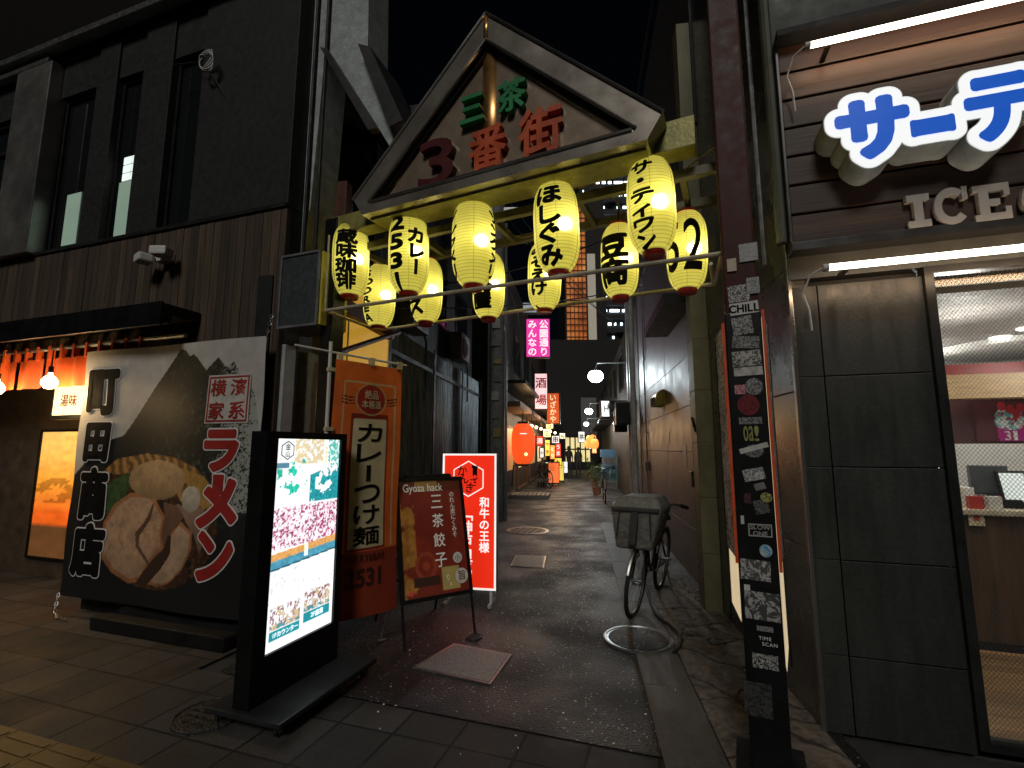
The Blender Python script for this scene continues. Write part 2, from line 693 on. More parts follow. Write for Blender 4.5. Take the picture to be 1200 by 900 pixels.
def paver_mat(name, col, bw, bh, mortar=0.009, rough=0.72, off=0.0):
    m, t, b = nodes(name)
    tc = N(t, "ShaderNodeTexCoord")
    br = N(t, "ShaderNodeTexBrick")
    br.offset = off; br.squash = 1
    br.inputs["Scale"].default_value = 1
    br.inputs["Mortar Size"].default_value = mortar
    br.inputs["Mortar Smooth"].default_value = 0.3
    br.inputs["Brick Width"].default_value = bw
    br.inputs["Row Height"].default_value = bh
    br.inputs["Color1"].default_value = (*[c * 0.6 for c in col], 1)
    br.inputs["Color2"].default_value = (*[c * 1.3 for c in col], 1)
    br.inputs["Mortar"].default_value = (*[c * 0.07 for c in col], 1)
    t.links.new(tc.outputs["Object"], br.inputs["Vector"])
    nz = N(t, "ShaderNodeTexNoise"); nz.inputs["Scale"].default_value = 90; nz.inputs["Detail"].default_value = 4
    n2 = N(t, "ShaderNodeTexNoise"); n2.inputs["Scale"].default_value = 2.2; n2.inputs["Detail"].default_value = 8
    t.links.new(tc.outputs["Object"], nz.inputs["Vector"]); t.links.new(tc.outputs["Object"], n2.inputs["Vector"])
    mx = N(t, "ShaderNodeMixRGB", blend_type='MULTIPLY'); mx.inputs[0].default_value = 1
    t.links.new(br.outputs["Color"], mx.inputs[1])
    t.links.new(ramp(t, nz.outputs["Fac"], [(0.3, (0.6,) * 3), (0.7, (1.2,) * 3)]), mx.inputs[2])
    m2 = N(t, "ShaderNodeMixRGB", blend_type='MULTIPLY'); m2.inputs[0].default_value = 1
    t.links.new(mx.outputs[0], m2.inputs[1])
    t.links.new(ramp(t, n2.outputs["Fac"], [(0.35, (0.55,) * 3), (0.65, (1.15,) * 3)]), m2.inputs[2])
    t.links.new(m2.outputs[0], b.inputs["Base Color"])
    t.links.new(ramp(t, n2.outputs["Fac"], [(0.35, (rough * 0.8,) * 3), (0.65, (rough * 1.2,) * 3)]), b.inputs["Roughness"])
    inv = N(t, "ShaderNodeMath", operation='SUBTRACT'); inv.inputs[0].default_value = 1
    t.links.new(br.outputs["Fac"], inv.inputs[1])
    ad = N(t, "ShaderNodeMath", operation='MULTIPLY_ADD'); ad.inputs[1].default_value = 0.15
    t.links.new(nz.outputs["Fac"], ad.inputs[0]); t.links.new(inv.outputs[0], ad.inputs[2])
    bp = N(t, "ShaderNodeBump"); bp.inputs["Strength"].default_value = 0.6; bp.inputs["Distance"].default_value = 0.008
    t.links.new(ad.outputs[0], bp.inputs["Height"]); t.links.new(bp.outputs[0], b.inputs["Normal"])
    return m


def slate_mat():
    m, t, b = nodes("slate_paving")
    tc = N(t, "ShaderNodeTexCoord")
    vo = N(t, "ShaderNodeTexVoronoi", feature='DISTANCE_TO_EDGE'); vo.inputs["Scale"].default_value = 2.3
    nd = N(t, "ShaderNodeTexNoise"); nd.inputs["Scale"].default_value = 3; nd.inputs["Detail"].default_value = 4
    t.links.new(tc.outputs["Object"], nd.inputs["Vector"])
    av = N(t, "ShaderNodeMixRGB"); av.inputs[0].default_value = 0.25
    t.links.new(tc.outputs["Object"], av.inputs[1]); t.links.new(nd.outputs["Color"], av.inputs[2])
    t.links.new(av.outputs[0], vo.inputs["Vector"])
    nz = N(t, "ShaderNodeTexNoise"); nz.inputs["Scale"].default_value = 9; nz.inputs["Detail"].default_value = 8; nz.inputs["Distortion"].default_value = 1.5
    t.links.new(tc.outputs["Object"], nz.inputs["Vector"])
    c = ramp(t, nz.outputs["Fac"], [(0.3, (0.04, 0.032, 0.025)), (0.7, (0.19, 0.15, 0.115))])
    e = ramp(t, vo.outputs["Distance"], [(0.0, (0.2,) * 3), (0.03, (1, 1, 1))])
    mx = N(t, "ShaderNodeMixRGB", blend_type='MULTIPLY'); mx.inputs[0].default_value = 1
    t.links.new(c, mx.inputs[1]); t.links.new(e, mx.inputs[2])
    t.links.new(mx.outputs[0], b.inputs["Base Color"]); b.inputs["Roughness"].default_value = 0.75
    ad = N(t, "ShaderNodeMath", operation='ADD')
    t.links.new(nz.outputs["Fac"], ad.inputs[0]); t.links.new(e, ad.inputs[1])
    bp = N(t, "ShaderNodeBump"); bp.inputs["Strength"].default_value = 0.9; bp.inputs["Distance"].default_value = 0.02
    t.links.new(ad.outputs[0], bp.inputs["Height"]); t.links.new(bp.outputs[0], b.inputs["Normal"])
    return m


ASPH = asphalt_mat()


def structure(o):
    o["kind"] = "structure"
    return o


g = MB().quad((-300, -300, -0.02), (300, -300, -0.02), (300, 300, -0.02), (-300, 300, -0.02)).build("ground", mat("city_ground", (0.03, 0.03, 0.03), 0.8))
structure(g)
PAVE = paver_mat("pavement_slabs", (0.050, 0.045, 0.041), 0.36, 0.40)
p = MB().quad((-12, -9, -0.004), (10, -9, -0.004), (10, -0.55, -0.004), (-12, -0.55, -0.004)).quad((-12, -0.548, -0.004), (0.0, -0.548, -0.004), (0.0, 1.5, -0.004), (-12, 1.5, -0.004)).build("pavement", PAVE)
structure(at(p, FS))
a0 = FS.w(0.0, -0.55); a1 = FR.w(0.0, -0.55)
ar = MB().quad((0.0, -0.545, 0), (4.45, -0.545, 0), (4.45, 0.6, 0), (0.0, 0.6, 0))
road = MB().quad((-0.9, -1.2, 0.0), (34, -1.2, 0.0), (34, 1.2, 0.0), (-0.9, 1.2, 0.0))
ql = [FL.w(0, 0), FL.w(40, 0), FW.w(-42, 0), FW.w(0.9, 0)]
rd = MB().quad(*[(q.x, q.y, 0.0) for q in (FS.w(0.2, -0.54), FS.w(4.3, -0.54), FW.w(-45, 0), FL.w(45, 0))]).build("alley_road", ASPH)
structure(rd); ar.bm.free(); road.bm.free()
# stone paving beside the right wall, concrete gutter between it and the asphalt
structure(at(MB().quad((-3.4, -0.62, 0.006), (0.5, -0.62, 0.006), (0.5, 0.0, 0.006), (-3.4, 0.0, 0.006)).build("side_paving", slate_mat()), FW))
CONC = mat("concrete_gutter", (0.095, 0.088, 0.08), 0.6, scale=30, var=0.35, bump=0.35, bscale=120, dirt=0.5)
gut = MB()
for i in range(9):
    gut.box(-7.6 + i * 0.9, -7.6 + i * 0.9 + 0.893, -0.95, -0.63, -0.03, 0.008, 0.004)
structure(at(gut.build("gutter_strip", CONC), FW))
# tactile strip on the pavement
TAC = mat("tactile_yellow_tile", (0.13, 0.085, 0.025), 0.6, scale=25, var=0.3, bump=0.2, dirt=0.6)
tp = MB()
for i in range(19):
    for k in range(1):
        x0 = -6.0 + i * 0.36
        tp.box(x0, x0 + 0.354, -1.80, -1.45, -0.02, 0.001)
        for r_ in range(4):
            tp.box(x0 + 0.02, x0 + 0.334, -1.77 + r_ * 0.085, -1.735 + r_ * 0.085, 0.0, 0.006)
structure(at(tp.build("tactile_paving", TAC), FS))

# ------------------------------------------------------------------ manhole covers and plates
IRON = mat("cast_iron", (0.06, 0.058, 0.055), 0.45, 0.6, scale=40, var=0.5, bump=0.8, bscale=60)
CSTONE = mat("speckled_plate", (0.22, 0.21, 0.20), 0.55, scale=70, var=0.75, bump=0.5, bscale=90)


def manhole(px, py, r, label, shiny=False, z=0.006, fill=None):
    g_ = ground(px, py)
    t = thing("manhole_cover", label, "manhole cover", Fr(g_.x, g_.y, STREET), group="manhole covers in the paving")
    MB().lathe([(0.0, z + 0.004), (r * 0.84, z + 0.004), (r * 0.85, z), (0.0, z - 0.002)][:3] + [(r * 0.85, z - 0.01)], 40).build("cover", fill or IRON, t)
    MB().lathe([(r * 0.92, z), (r * 0.93, z + 0.006), (r * 0.97, z + 0.007), (r, z + 0.002), (r, z - 0.01)], 40).build("rim", STEEL if shiny else IRON, t, smooth=True)
    if fill:
        return t
    tr = MB()
    for a in range(5):
        for b_ in range(5):
            x, y = (a - 2) * r * 0.28, (b_ - 2) * r * 0.28
            if x * x + y * y < (r * 0.68) ** 2:
                tr.box(x - r * 0.09, x + r * 0.09, y - r * 0.03, y + r * 0.03, z + 0.003, z + 0.010)
    tr.build("tread", IRON, t)
    return t


manhole(246, 838, 0.20, "dark cast iron cover beside the illuminated menu stand's base")
manhole(748, 750, 0.29, "large round cover with bright steel ring below the bicycle", True, 0.012, ASPH)
manhole(618, 622, 0.42, "round cover halfway up the alley beyond the pale square plate", True)
manhole(556, 747, 0.07, "tiny round valve cap near the foot of the gyoza board")


def plate(cs, label):
    ps = [ground(a, b) for a, b in cs]
    c = sum(ps, Vector()) / 4
    t = thing("access_plate", label, "access plate", Fr(c.x, c.y, 0), group="square access plates in the alley")
    pts = [((q - c).x, (q - c).y) for q in ps]
    MB().slab(pts, -0.01, 0.008).build("rim", STEEL, t)
    MB().slab([(x * 0.93, y * 0.93) for x, y in pts], 0.0, 0.011).build("cover", CSTONE, t)


plate([(483, 783), (532, 755), (600, 768), (575, 803)], "large speckled square plate in front of the gyoza board")
plate([(598, 664), (604, 651), (640, 652), (637, 666)], "small pale square plate in the middle of the alley")

# bits of litter
lit = MB()
for i in range(50):
    px, py = random.uniform(430, 760), random.choice([random.uniform(640, 890), random.uniform(690, 890)])
    q = ground(px, py)
    s_ = random.uniform(0.002, 0.010)
    a = random.uniform(0, 3.1)
    dx, dy = math.cos(a) * s_, math.sin(a) * s_
    k_ = random.uniform(0.3, 1)
    lit.slab([(q.x - dx, q.y - dy), (q.x + dy * k_, q.y - dx * k_), (q.x + dx, q.y + dy), (q.x - dy * k_, q.y + dx * k_)], 0.002, 0.006)
lt = lit.build("litter", WHITEP)
lt["kind"] = "stuff"
tag(lt, "tiny scraps of litter scattered over the dark asphalt", "litter")

# ================================================================== LEFT BUILDING
WOOD = plank_mat("brown_cladding", (0.094, 0.066, 0.044), 0.75)
CLAD = mat("dark_grey_panel", (0.028, 0.0285, 0.028), 0.6, spec=0.3, scale=14, var=0.25, bump=0.12, bscale=120, dirt=0.4)
LB = thing("restaurant_building", "dark grey building on the left with brown plank cladding and tall slot windows", "building", FS)
ZT = 3.89
# upper storey: panels, slots between them
cols = [("panel", -9.0, FS.loc(20, 190)[0] - 0.02)]
slots = []


def fx(px, py):
    return FS.loc(px, py)[0]


xs_ = dict(col0=fx(18, 190), col1=fx(57, 190), s1a=fx(58, 190), s1b=fx(102, 190), s2a=fx(125, 190), s2b=fx(156, 190), s3a=fx(190, 190), s3b=fx(222, 190))
pn = MB()
for a, b in ((xs_['s1b'], xs_['s2a']), (xs_['s2b'], xs_['s3a']), (xs_['s3b'] + 0.06, 0.0), (-9.0, xs_['col0'] - 0.9)):
    pn.box(a, b, 0.0, 0.25, ZT, 6.5, 0.008)
pn.box(xs_['s1a'], xs_['s3b'] + 0.055, 0.03, 0.25, 5.95, 6.5)
pn.box(xs_['col0'] - 0.895, xs_['col0'] - 0.01, 0.02, 0.25, 5.9, 6.5)
pn.build("wall", CLAD, LB)
MB().box(-9, -0.002, 0.26, 3.5, 6.2, 6.45).build("roof", DARK, LB)
tr = MB()
tr.box(-9, 0.0, -0.16, -0.04, 6.52, 6.60, 0.006).box(-9, xs_['s1a'] - 0.1, -0.10, -0.02, 6.40, 6.46)
tr.build("roof_trim", STEEL, LB)
MB().box(-9, 0.0, 0.0, 0.3, 6.61, 12.0).build("upper_wall", mat("upper_black_wall", (0.007, 0.006, 0.006), 0.8, spec=0.15), LB)
MB().box(xs_['col0'], xs_['col1'], -0.10, 0.10, ZT, 6.39, 0.01).build("column", mat("column_steel", (0.50, 0.47, 0.44), 0.36, 0.85, scale=2, var=0.2, dirt=0.4), LB)
GLASS = mat("dark_glass", (0.012, 0.014, 0.015), 0.06, 0, var=0.1, spec=0.6)
FRM = mat("window_bronze", (0.05, 0.05, 0.052), 0.35, 0.7)
BLIND = glow("lit_blind", (0.30, 0.42, 0.33), 0.42)
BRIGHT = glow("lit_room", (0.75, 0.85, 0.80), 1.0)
for i, (a, b) in enumerate(((xs_['s1a'] + 0.03, xs_['s1b']), (xs_['s2a'], xs_['s2b']), (xs_['s3a'], xs_['s3b']))):
    f = MB().frame(a, b, ZT, 5.94, 0.035, 0.08, 0.16).build("window", FRM, LB)
    MB().box(a + 0.035, b - 0.035, 0.11, 0.12, ZT + 0.035, 5.905).build("pane", GLASS, f)
    wl = a + (b - a) * 0.30
    if i == 0:
        x0, x1, z0, z1 = FS.box(76, 228, 92, 286, 0.105)
        MB().box(x0, x1, 0.100, 0.106, z0, z1).build("blind", BLIND, f)
    if i == 1:
        x0, x1, z0, z1 = FS.box(137, 213, 157, 275, 0.105)
        MB().box(x0, x1, 0.100, 0.106, z0, z1).build("blind", BLIND, f)
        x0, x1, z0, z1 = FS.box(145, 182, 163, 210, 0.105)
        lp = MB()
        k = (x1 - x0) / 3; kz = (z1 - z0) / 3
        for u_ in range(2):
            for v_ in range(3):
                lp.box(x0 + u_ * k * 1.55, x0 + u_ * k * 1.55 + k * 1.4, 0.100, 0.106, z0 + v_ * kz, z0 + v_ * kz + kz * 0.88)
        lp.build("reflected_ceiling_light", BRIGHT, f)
# far left window
x0 = xs_['col0'] - 0.88
f = MB().frame(x0, xs_['col0'] - 0.02, ZT, 5.89, 0.05, 0.06, 0.16).box(x0 + 0.05, xs_['col0'] - 0.07, 0.07, 0.15, 5.0, 5.06).box(x0 + 0.05, xs_['col0'] - 0.07, 0.07, 0.15, 5.45, 5.50).build("window", FRM, LB)
MB().box(x0 + 0.05, xs_['col0'] - 0.07, 0.105, 0.11, ZT + 0.05, 5.84).build("pane", GLASS, f)
# plank cladding: band over the entrance, full height right of the entrance
XE = -2.35
pk = MB()
x = -9.0
while x < -0.001:
    wd = min(0.105, -x)
    pk.box(x + 0.003, x + wd - 0.003, 0.0 + random.uniform(0, 0.004), 0.05, 2.72 if x < XE else 0.12, ZT - 0.02, 0.003)
    x += wd
pk.build("plank_cladding", WOOD, LB)
MB().box(-9, 0, 0.052, 0.25, 2.60, ZT - 0.012).box(XE, 0.0, 0.053, 0.25, 0.0, 2.60).build("backing_wall", DARK, LB)
MB().box(-9, -0.001, -0.02, 0.06, ZT - 0.018, ZT + 0.02).build("ledge", DARK, LB)
# awning
aw = MB()
aw.prism([(0, 0)], 0, 0) if False else None
az0 = FS.loc(60, 409, -0.09)[1]
aw.box(-9, -0.98, -0.36, -0.005, az0 + 0.14, az0 + 0.24, 0.01)
aw.box(-9, -0.98, -0.40, -0.365, az0 + 0.03, az0 + 0.25, 0.008)
aw.box(-9, -0.98, -0.33, -0.29, az0 + 0.06, az0 + 0.138)
aw.build("awning", BLACK, LB)
MB().tube([(-9, -0.09, az0 + 0.0), (-1.05, -0.09, az0 + 0.0)], 0.022, 10).build("curtain_rod", STEEL, LB)
# recess
WARMW = mat("entrance_wall", (0.060, 0.042, 0.027), 0.6, dirt=0.6)
MB().box(-9, XE, 0.70, 0.85, 0, 2.6).box(XE - 0.06, XE, 0.255, 0.70, 0, 2.6).build("entrance_wall", WARMW, LB)
# base plinth right of the entrance, by the banner
MB().box(-1.62, -0.005, -0.06, -0.003, 0, 0.11).build("skirting", DARK, LB)
# alley side wall of this building, seen at a grazing angle
GREYW = mat("rough_grey_render", (0.46, 0.50, 0.50), 0.75, scale=10, var=0.3, bump=0.5, bscale=60, dirt=0.6)
FU = Fr(-2.10, 4.46, STREET)
sw = FU.poly([(352, 300), (364, 240), (381, 62), (389, 64), (445, 152), (457, 172), (476, 150), (442, 72), (431, 60), (433, -60), (352, -60)])
Mu = (Matrix.Translation(FS.o) @ Matrix.Rotation(FS.rz, 4, 'Z')).inverted() @ (Matrix.Translation(FU.o) @ Matrix.Rotation(FU.rz, 4, 'Z'))
sw = [(max(0.03, x), z) for x, z in sw]
MB().prism(sw, 0.0, 0.35).map(lambda v: Mu @ v).build("side_wall", GREYW, LB)
bm_ = FU.poly([(381, 62), (389, 64), (447, 156), (437, 158)])
MB().prism(bm_, -0.08, -0.003).map(lambda v: Mu @ v).build("slanting_beam", mat("old_steel", (0.05, 0.05, 0.05), 0.5, 0.4, dirt=0.4), LB)
ed = FU.poly([(428, 62), (442, 66), (480, 150), (464, 158)])
MB().prism(ed, -0.12, 0.36).map(lambda v: Mu @ v).build("eaves_edge", mat("slate_edge", (0.03, 0.03, 0.032), 0.5, dirt=0.4), LB)
for q_ in (372, 385):
    x_ = FU.loc(q_, 60)[0]
    MB().tube([(x_, -0.03, 3.4), (x_, -0.03, 9.0)], 0.018, 8).map(lambda v: Mu @ v).build("downpipe", DARK, LB)

# ------------------------------------------------------------------ lower alley corner: pilasters, utility panel
PALE = mat("pale_blue_pilaster", (0.42, 0.46, 0.48), 0.55, scale=8, var=0.2, dirt=0.5, bump=0.2)
CB = thing("corner_wall", "pale pilasters and dark wall at the alley corner behind the menu stand", "wall", FL)
MB().box(0.05, 0.22, -0.04, 0.10, 0, 2.55, 0.01).build("pilaster", PALE, CB)
MB().box(0.42, 0.66, -0.05, 0.10, 0, 2.55, 0.01).build("pilaster", mat("grey_pilaster", (0.33, 0.33, 0.32), 0.7, scale=12, var=0.3, bump=0.4), CB)
MB().box(0.0, 2.3, 0.101, 0.25, 0, 3.2).build("wall", DARK, CB)
UT = thing("utility_cabinet", "black utility cabinet with small stickers behind the orange flag's pole", "cabinet", FL, 0.80, -0.16)
MB().box(0, 0.42, 0, 0.255, 1.1, 2.5, 0.012).build("body", BLACK, UT)
SC = [(0.75, 0.73, 0.7), (0.6, 0.06, 0.16), (0.1, 0.4, 0.6), (0.7, 0.7, 0.65), (0.55, 0.35, 0.05), (0.6, 0.6, 0.6)]
for i in range(14):
    c = SC[i % 6]
    x, z = random.uniform(0.04, 0.36), random.uniform(1.35, 2.15)
    a = random.uniform(0.02, 0.045)
    k = MB()
    n = random.choice([4, 4, 12])
    k.fan([(x + a * 1.3 * math.cos(2 * math.pi * (j + .5) / n + 0.1 * i), z + a * math.sin(2 * math.pi * (j + .5) / n + 0.1 * i)) for j in range(n)], -0.002 - i * 0.0004)
    k.build("sticker", mat("sticker_%d" % (i % 6), c, 0.5, scale=60, var=0.6), UT)

# projecting dark sign box with yellow lit side
YEL = mat("yellow_board", (0.62, 0.52, 0.07), 0.55, var=0.15, dirt=0.4)
b0 = ray(352, 340)
PB = thing("projecting_sign", "dark blue grey sign box with a yellow side panel left of the lanterns", "sign", Fr(-1.88, 3.98, STREET - 2))
fp = Fr(-1.88, 3.98, STREET - 2)
x0, x1, z0, z1 = fp.box(328, 297, 374, 383)
MB().box(x0, x1, 0, 0.34, z0, z1, 0.01).build("housing", mat("slate_panel", (0.055, 0.065, 0.07), 0.45, dirt=0.5, scale=20, var=0.3), PB)
MB().box(x1 + 0.001, x1 + 0.02, 0.01, 0.33, z0 + 0.01, z1 - 0.01).build("side_panel", YEL, PB)
MB().frame(x0, x1, z0, z1, 0.02, -0.012, -0.001).build("trim", mat("grey_trim", (0.2, 0.21, 0.22), 0.4, 0.3), PB)

# yellow orange wall board behind the flag; emission stands in for lantern light
OB = thing("wall_board", "yellow orange alley wall board, lantern light added as glow, above the curry flag", "sign", FL, 1.15, -0.06)
MB().box(0, 1.2, 0, 0.05, 2.0, 3.6, 0.008).build("board", mat("lantern_glow_board", (0.80, 0.46, 0.06), 0.6, scale=3, var=0.3, dirt=0.3, emit=(1.0, 0.52, 0.05), estr=0.38), OB)
MB().frame(0, 1.2, 2.0, 3.6, 0.025, -0.01, -0.001).build("frame", mat("yellow_trim", (0.7, 0.6, 0.25), 0.5), OB)

# corrugated, stained wall along the alley's left side
m, t, b = nodes("stained_corrugated")
tc = N(t, "ShaderNodeTexCoord"); mp = N(t, "ShaderNodeMapping"); mp.inputs["Scale"].default_value = (9, 1, 0.7)
t.links.new(tc.outputs["Object"], mp.inputs[0])
nz = N(t, "ShaderNodeTexNoise"); nz.inputs["Scale"].default_value = 1.5; nz.inputs["Detail"].default_value = 9; nz.inputs["Roughness"].default_value = 0.7
t.links.new(mp.outputs[0], nz.inputs["Vector"])
t.links.new(ramp(t, nz.outputs["Fac"], [(0.35, (0.08, 0.09, 0.10)), (0.52, (0.32, 0.35, 0.37)), (0.7, (0.66, 0.70, 0.72))]), b.inputs["Base Color"])
t.links.new(ramp(t, nz.outputs["Fac"], [(0.35, (0.3,) * 3), (0.7, (0.6,) * 3)]), b.inputs["Roughness"])
b.inputs["Metallic"].default_value = 0.25
n3 = N(t, "ShaderNodeTexNoise"); n3.inputs["Scale"].default_value = 30; n3.inputs["Detail"].default_value = 5
t.links.new(tc.outputs["Object"], n3.inputs["Vector"])
bp = N(t, "ShaderNodeBump"); bp.inputs["Strength"].default_value = 0.6; bp.inputs["Distance"].default_value = 0.02
t.links.new(n3.outputs["Fac"], bp.inputs["Height"]); t.links.new(bp.outputs[0], b.inputs["Normal"])
CORR = m
cw = thing("corrugated_fence", "stained grey corrugated metal wall along the left of the alley", "fence", FL, 2.35, 0)
cr = MB()
pts = []
L_ = 6.2
n = 260
for i in range(n + 1):
    x = L_ * i / n
    pts.append((x, 0.022 * math.sin(x * 2 * math.pi / 0.12)))
pts += [(L_, 0.1), (0, 0.1)]
cr.slab(pts, 0.0, 3.35)
cr.build("sheet", CORR, cw)
MB().box(0, L_, -0.05, -0.024, 2.95, 3.02).box(0, L_, -0.05, -0.024, 0.25, 0.32).build("rail", DARK, cw)
for x in (0.02, 2.1, 4.2, 6.18):
    MB().box(x, x + 0.07, -0.07, -0.051, 0, 3.4).build("post", DARK, cw)
# canopy/eaves dark house above that wall
DH = thing("alley_house", "dark house above the corrugated wall left of the alley", "house", FL, 2.4, 0.25)
MB().box(0, 6.4, 0, 4, 3.4, 6.4).build("wall", mat("house_dark", (0.018, 0.016, 0.015), 0.7, dirt=0.5), DH)
MB().prism([(-0.3, 6.2), (6.8, 6.2), (6.8, 6.5), (-0.3, 6.5)], -0.75, 4.2).build("roof", DARK, DH)
for i in range(3):
    f = MB().frame(0.8 + i * 1.9, 1.9 + i * 1.9, 4.2, 5.4, 0.06, -0.03, -0.001).build("window", FRM, DH)
    MB().box(0.86 + i * 1.9, 1.84 + i * 1.9, -0.012, -0.006, 4.26, 5.34).build("pane", GLASS, f)
# steel brackets between gate and left building
BR = thing("steel_canopy_frame", "rusty steel beams crossing behind the gate's left side", "frame", FL, 0.1, -0.02)
BRM = mat("rusty_steel", (0.11, 0.035, 0.02), 0.6, 0.3, scale=14, var=0.5)
bb = MB().box(0.4, 0.52, -0.30, -0.02, 3.15, 4.4).box(0.0, 2.2, -0.14, -0.02, 3.1, 3.26).tube([(0.5, -0.1, 3.3), (2.3, -0.1, 4.3)], 0.05, 6).tube([(0.6, -0.2, 2.6), (2.2, -0.2, 3.2)], 0.035, 6)
bb.build("beam", BRM, BR)
MB().box(0.53, 0.60, -0.34, -0.16, 3.25, 3.55, 0.015).build("lamp_housing", mat("grey_box", (0.24, 0.24, 0.23), 0.5), BR)

# ------------------------------------------------------------------ security camera pair, wire coil
x0, z0 = FS.loc(187, 300, -0.1)
sc_ = thing("floodlight", "white twin head security floodlight on the brown plank wall", "floodlight", FS, x0, 0, z0)
MB().box(-0.07, 0.09, -0.10, -0.001, -0.05, 0.05, 0.012).build("bracket", WHITEP, sc_)
for s_, dx in ((-1, -0.12), (1, 0.10)):
    q = MB().box(-0.085, 0.085, -0.11, 0.02, -0.045, 0.045, 0.02)
    q.map(lambda v, s=s_, d=dx: Matrix.Rotation(R(18 * s), 3, 'Z') @ v + Vector((d, -0.12, -0.015 + 0.02 * s)))
    q.build("lamp_head", WHITEP, sc_)
x0, z0 = FS.loc(240, 72, -0.12)
wc = thing("cable_coil", "coiled spare cable hung on the wire crossing the dark upper facade", "cable", FS, x0, -0.12, z0)
ck = MB()
for j in range(5):
    rr = 0.085 + 0.008 * j
    ck.tube([(rr * math.cos(a) * 0.8 + 0.01 * j, 0.02 * math.sin(a * 2 + j), rr * math.sin(a) + 0.01 * math.sin(3 * a + j)) for a in np.linspace(0, 2 * math.pi, 26)[:-1]], 0.006, 6, closed=True)
ck.build("coil", mat("grey_cable", (0.55, 0.55, 0.52), 0.5), wc)
e1 = FS.inv(FL.w(0.6, -0.2, 3.55))
ln = []
for i in range(15):
    u_ = i / 14
    ln.append(((e1.x - x0) * u_, (e1.y + 0.12) * u_, (e1.z - z0) * u_ - 0.25 * math.sin(math.pi * u_) * 0.4))
MB().tube(ln, 0.010, 6).tube([(-0.5, 0.02, 0.12), (0, 0, 0)], 0.006, 6).build("wire", RUBBER, wc)

# ------------------------------------------------------------------ noren, bulbs, small lit sign, lit poster
ORF = mat("orange_cloth", (0.72, 0.10, 0.015), 0.8, scale=30, var=0.15, emit=(0.9, 0.12, 0.01), estr=0.0)
nr = thing("shop_curtain", "short orange fabric curtain under the black awning at left", "curtain", FS, 0, -0.09, 0)
for k in range(5):
    xa = -4.10 + k * 0.50
    zt = az0 - 0.10
    painted("cloth_panel", ORF, nr, xa, xa + 0.485, zt - 0.33, zt - 0.01, 0.0, 24, 10, lambda X, Z: np.ones(X.shape + (3,)), lambda X, Z, k=k: 0.02 * np.sin(X * 21 + k) + 0.012 * np.sin(X * 47 + 2 * k) * (2.5 - Z))
for k in range(13):
    lp = MB()
    xx = -4.06 + k * 0.2
    lp.box(xx, xx + 0.035, -0.026, 0.026, az0 - 0.12, az0 + 0.027)
    lp.build("loop", ORF, nr)

BULB = glow("warm_bulb", (1.0, 0.72, 0.34), 9.0)


def pend(px, py, y, label):
    x, z = FS.loc(px, py, y)
    t = thing("pendant_lamp", label, "lamp", FS, x, y, z, group="pendant lamps at the ramen entrance")
    MB().lathe([(0, -0.07), (0.04, -0.06), (0.068, -0.02), (0.068, 0.015), (0.045, 0.055), (0.02, 0.075), (0.018, 0.1)], 20).build("globe", BULB, t, smooth=True)
    MB().lathe([(0.022, 0.1), (0.022, 0.16), (0.008, 0.17), (0.006, 0.34)], 12).build("socket", BLACK, t)
    L = bpy.data.lights.new("bulb_light", 'POINT'); L.energy = 32; L.color = (1, 0.66, 0.30); L.shadow_soft_size = 0.07
    o = bpy.data.objects.new("bulb_light", L); COL.objects.link(o); o.parent = t; o.location = (0, -0.02, -0.10)
    return t


pend(58, 448, -0.26, "round glowing bulb hanging in front of the orange curtain")
pend(-4, 455, -0.26, "round glowing bulb cut by the photo's left edge")
x0, x1, z0, z1 = FS.box(63, 452, 110, 486, 0.25)
ls = thing("menu_light_box", "small lit cream sign with brush characters under the orange curtain", "sign", FS, 0, 0.25, 0)
MB().box(x0 - 0.05, x1, 0.004, 0.10, z0 - 0.05, z1 + 0.04, 0.008).build("housing", BLACK, ls)
MB().box(x0, x1 - 0.03, 0.0, 0.003, z0, z1).build("face", glow("cream_face", (1.0, 0.82, 0.50), 0.9), ls)
tx = MB()
tx.text("湯味", (x0 + x1) / 2 - 0.08, (z0 + z1) / 2, 0.15, -0.003, bold=0.03)
tx.build("lettering", mat("maroon_ink", (0.12, 0.01, 0.01), 0.6), ls)
# lit poster by the door
bp_ = thing("beer_poster", "glowing amber poster fading to orange beside the ramen banner", "poster", FS, 0, 0.69, 0)
x0, x1, z0, z1 = FS.box(42, 506, 108, 655, 0.69)


def amber(X, Z):
    v = (Z - z0) / (z1 - z0)
    c = np.zeros(X.shape + (3,))
    hi = np.array([0.85, 0.50, 0.13]); mid = np.array([0.80, 0.30, 0.03]); lo = np.array([0.60, 0.09, 0.008]); dk = np.array([0.10, 0.04, 0.012])
    for k in range(3):
        c[..., k] = np.interp(v, [0, 0.24, 0.26, 0.34, 0.6, 1], [dk[k], dk[k] * 0.9, lo[k], lo[k] * 1.1, mid[k], hi[k]])
    n_ = fbm(X, Z * 3, 5, 4)
    c *= (0.75 + 0.5 * n_)[..., None]
    cl = (n_ > 0.56) & (v > 0.42) & (v < 0.62)
    c[cl] *= 0.45
    return c


painted("print", print_mat("lit_amber_print", 0.4, 1.1), bp_, x0, x1 + 0.1, z0, z1, -0.004, 30, 60, amber)
MB().frame(x0 - 0.03, x1 + 0.13, z0 - 0.03, z1 + 0.03, 0.03, -0.02, -0.001).build("frame", BLACK, bp_)

# ------------------------------------------------------------------ ramen banner
YB = -0.14
BN = thing("ramen_banner", "huge printed cloth banner of a ramen bowl under black mountains", "banner", FS, 0, YB, 0)
X0, X1, Z0, Z1 = FS.box(88, 414, 289, 715, YB)
Z1 = 2.585; Z0 = 0.185; X0 = -2.34; X1 = 0.0


def P(pts):
    return FS.poly(pts, YB)


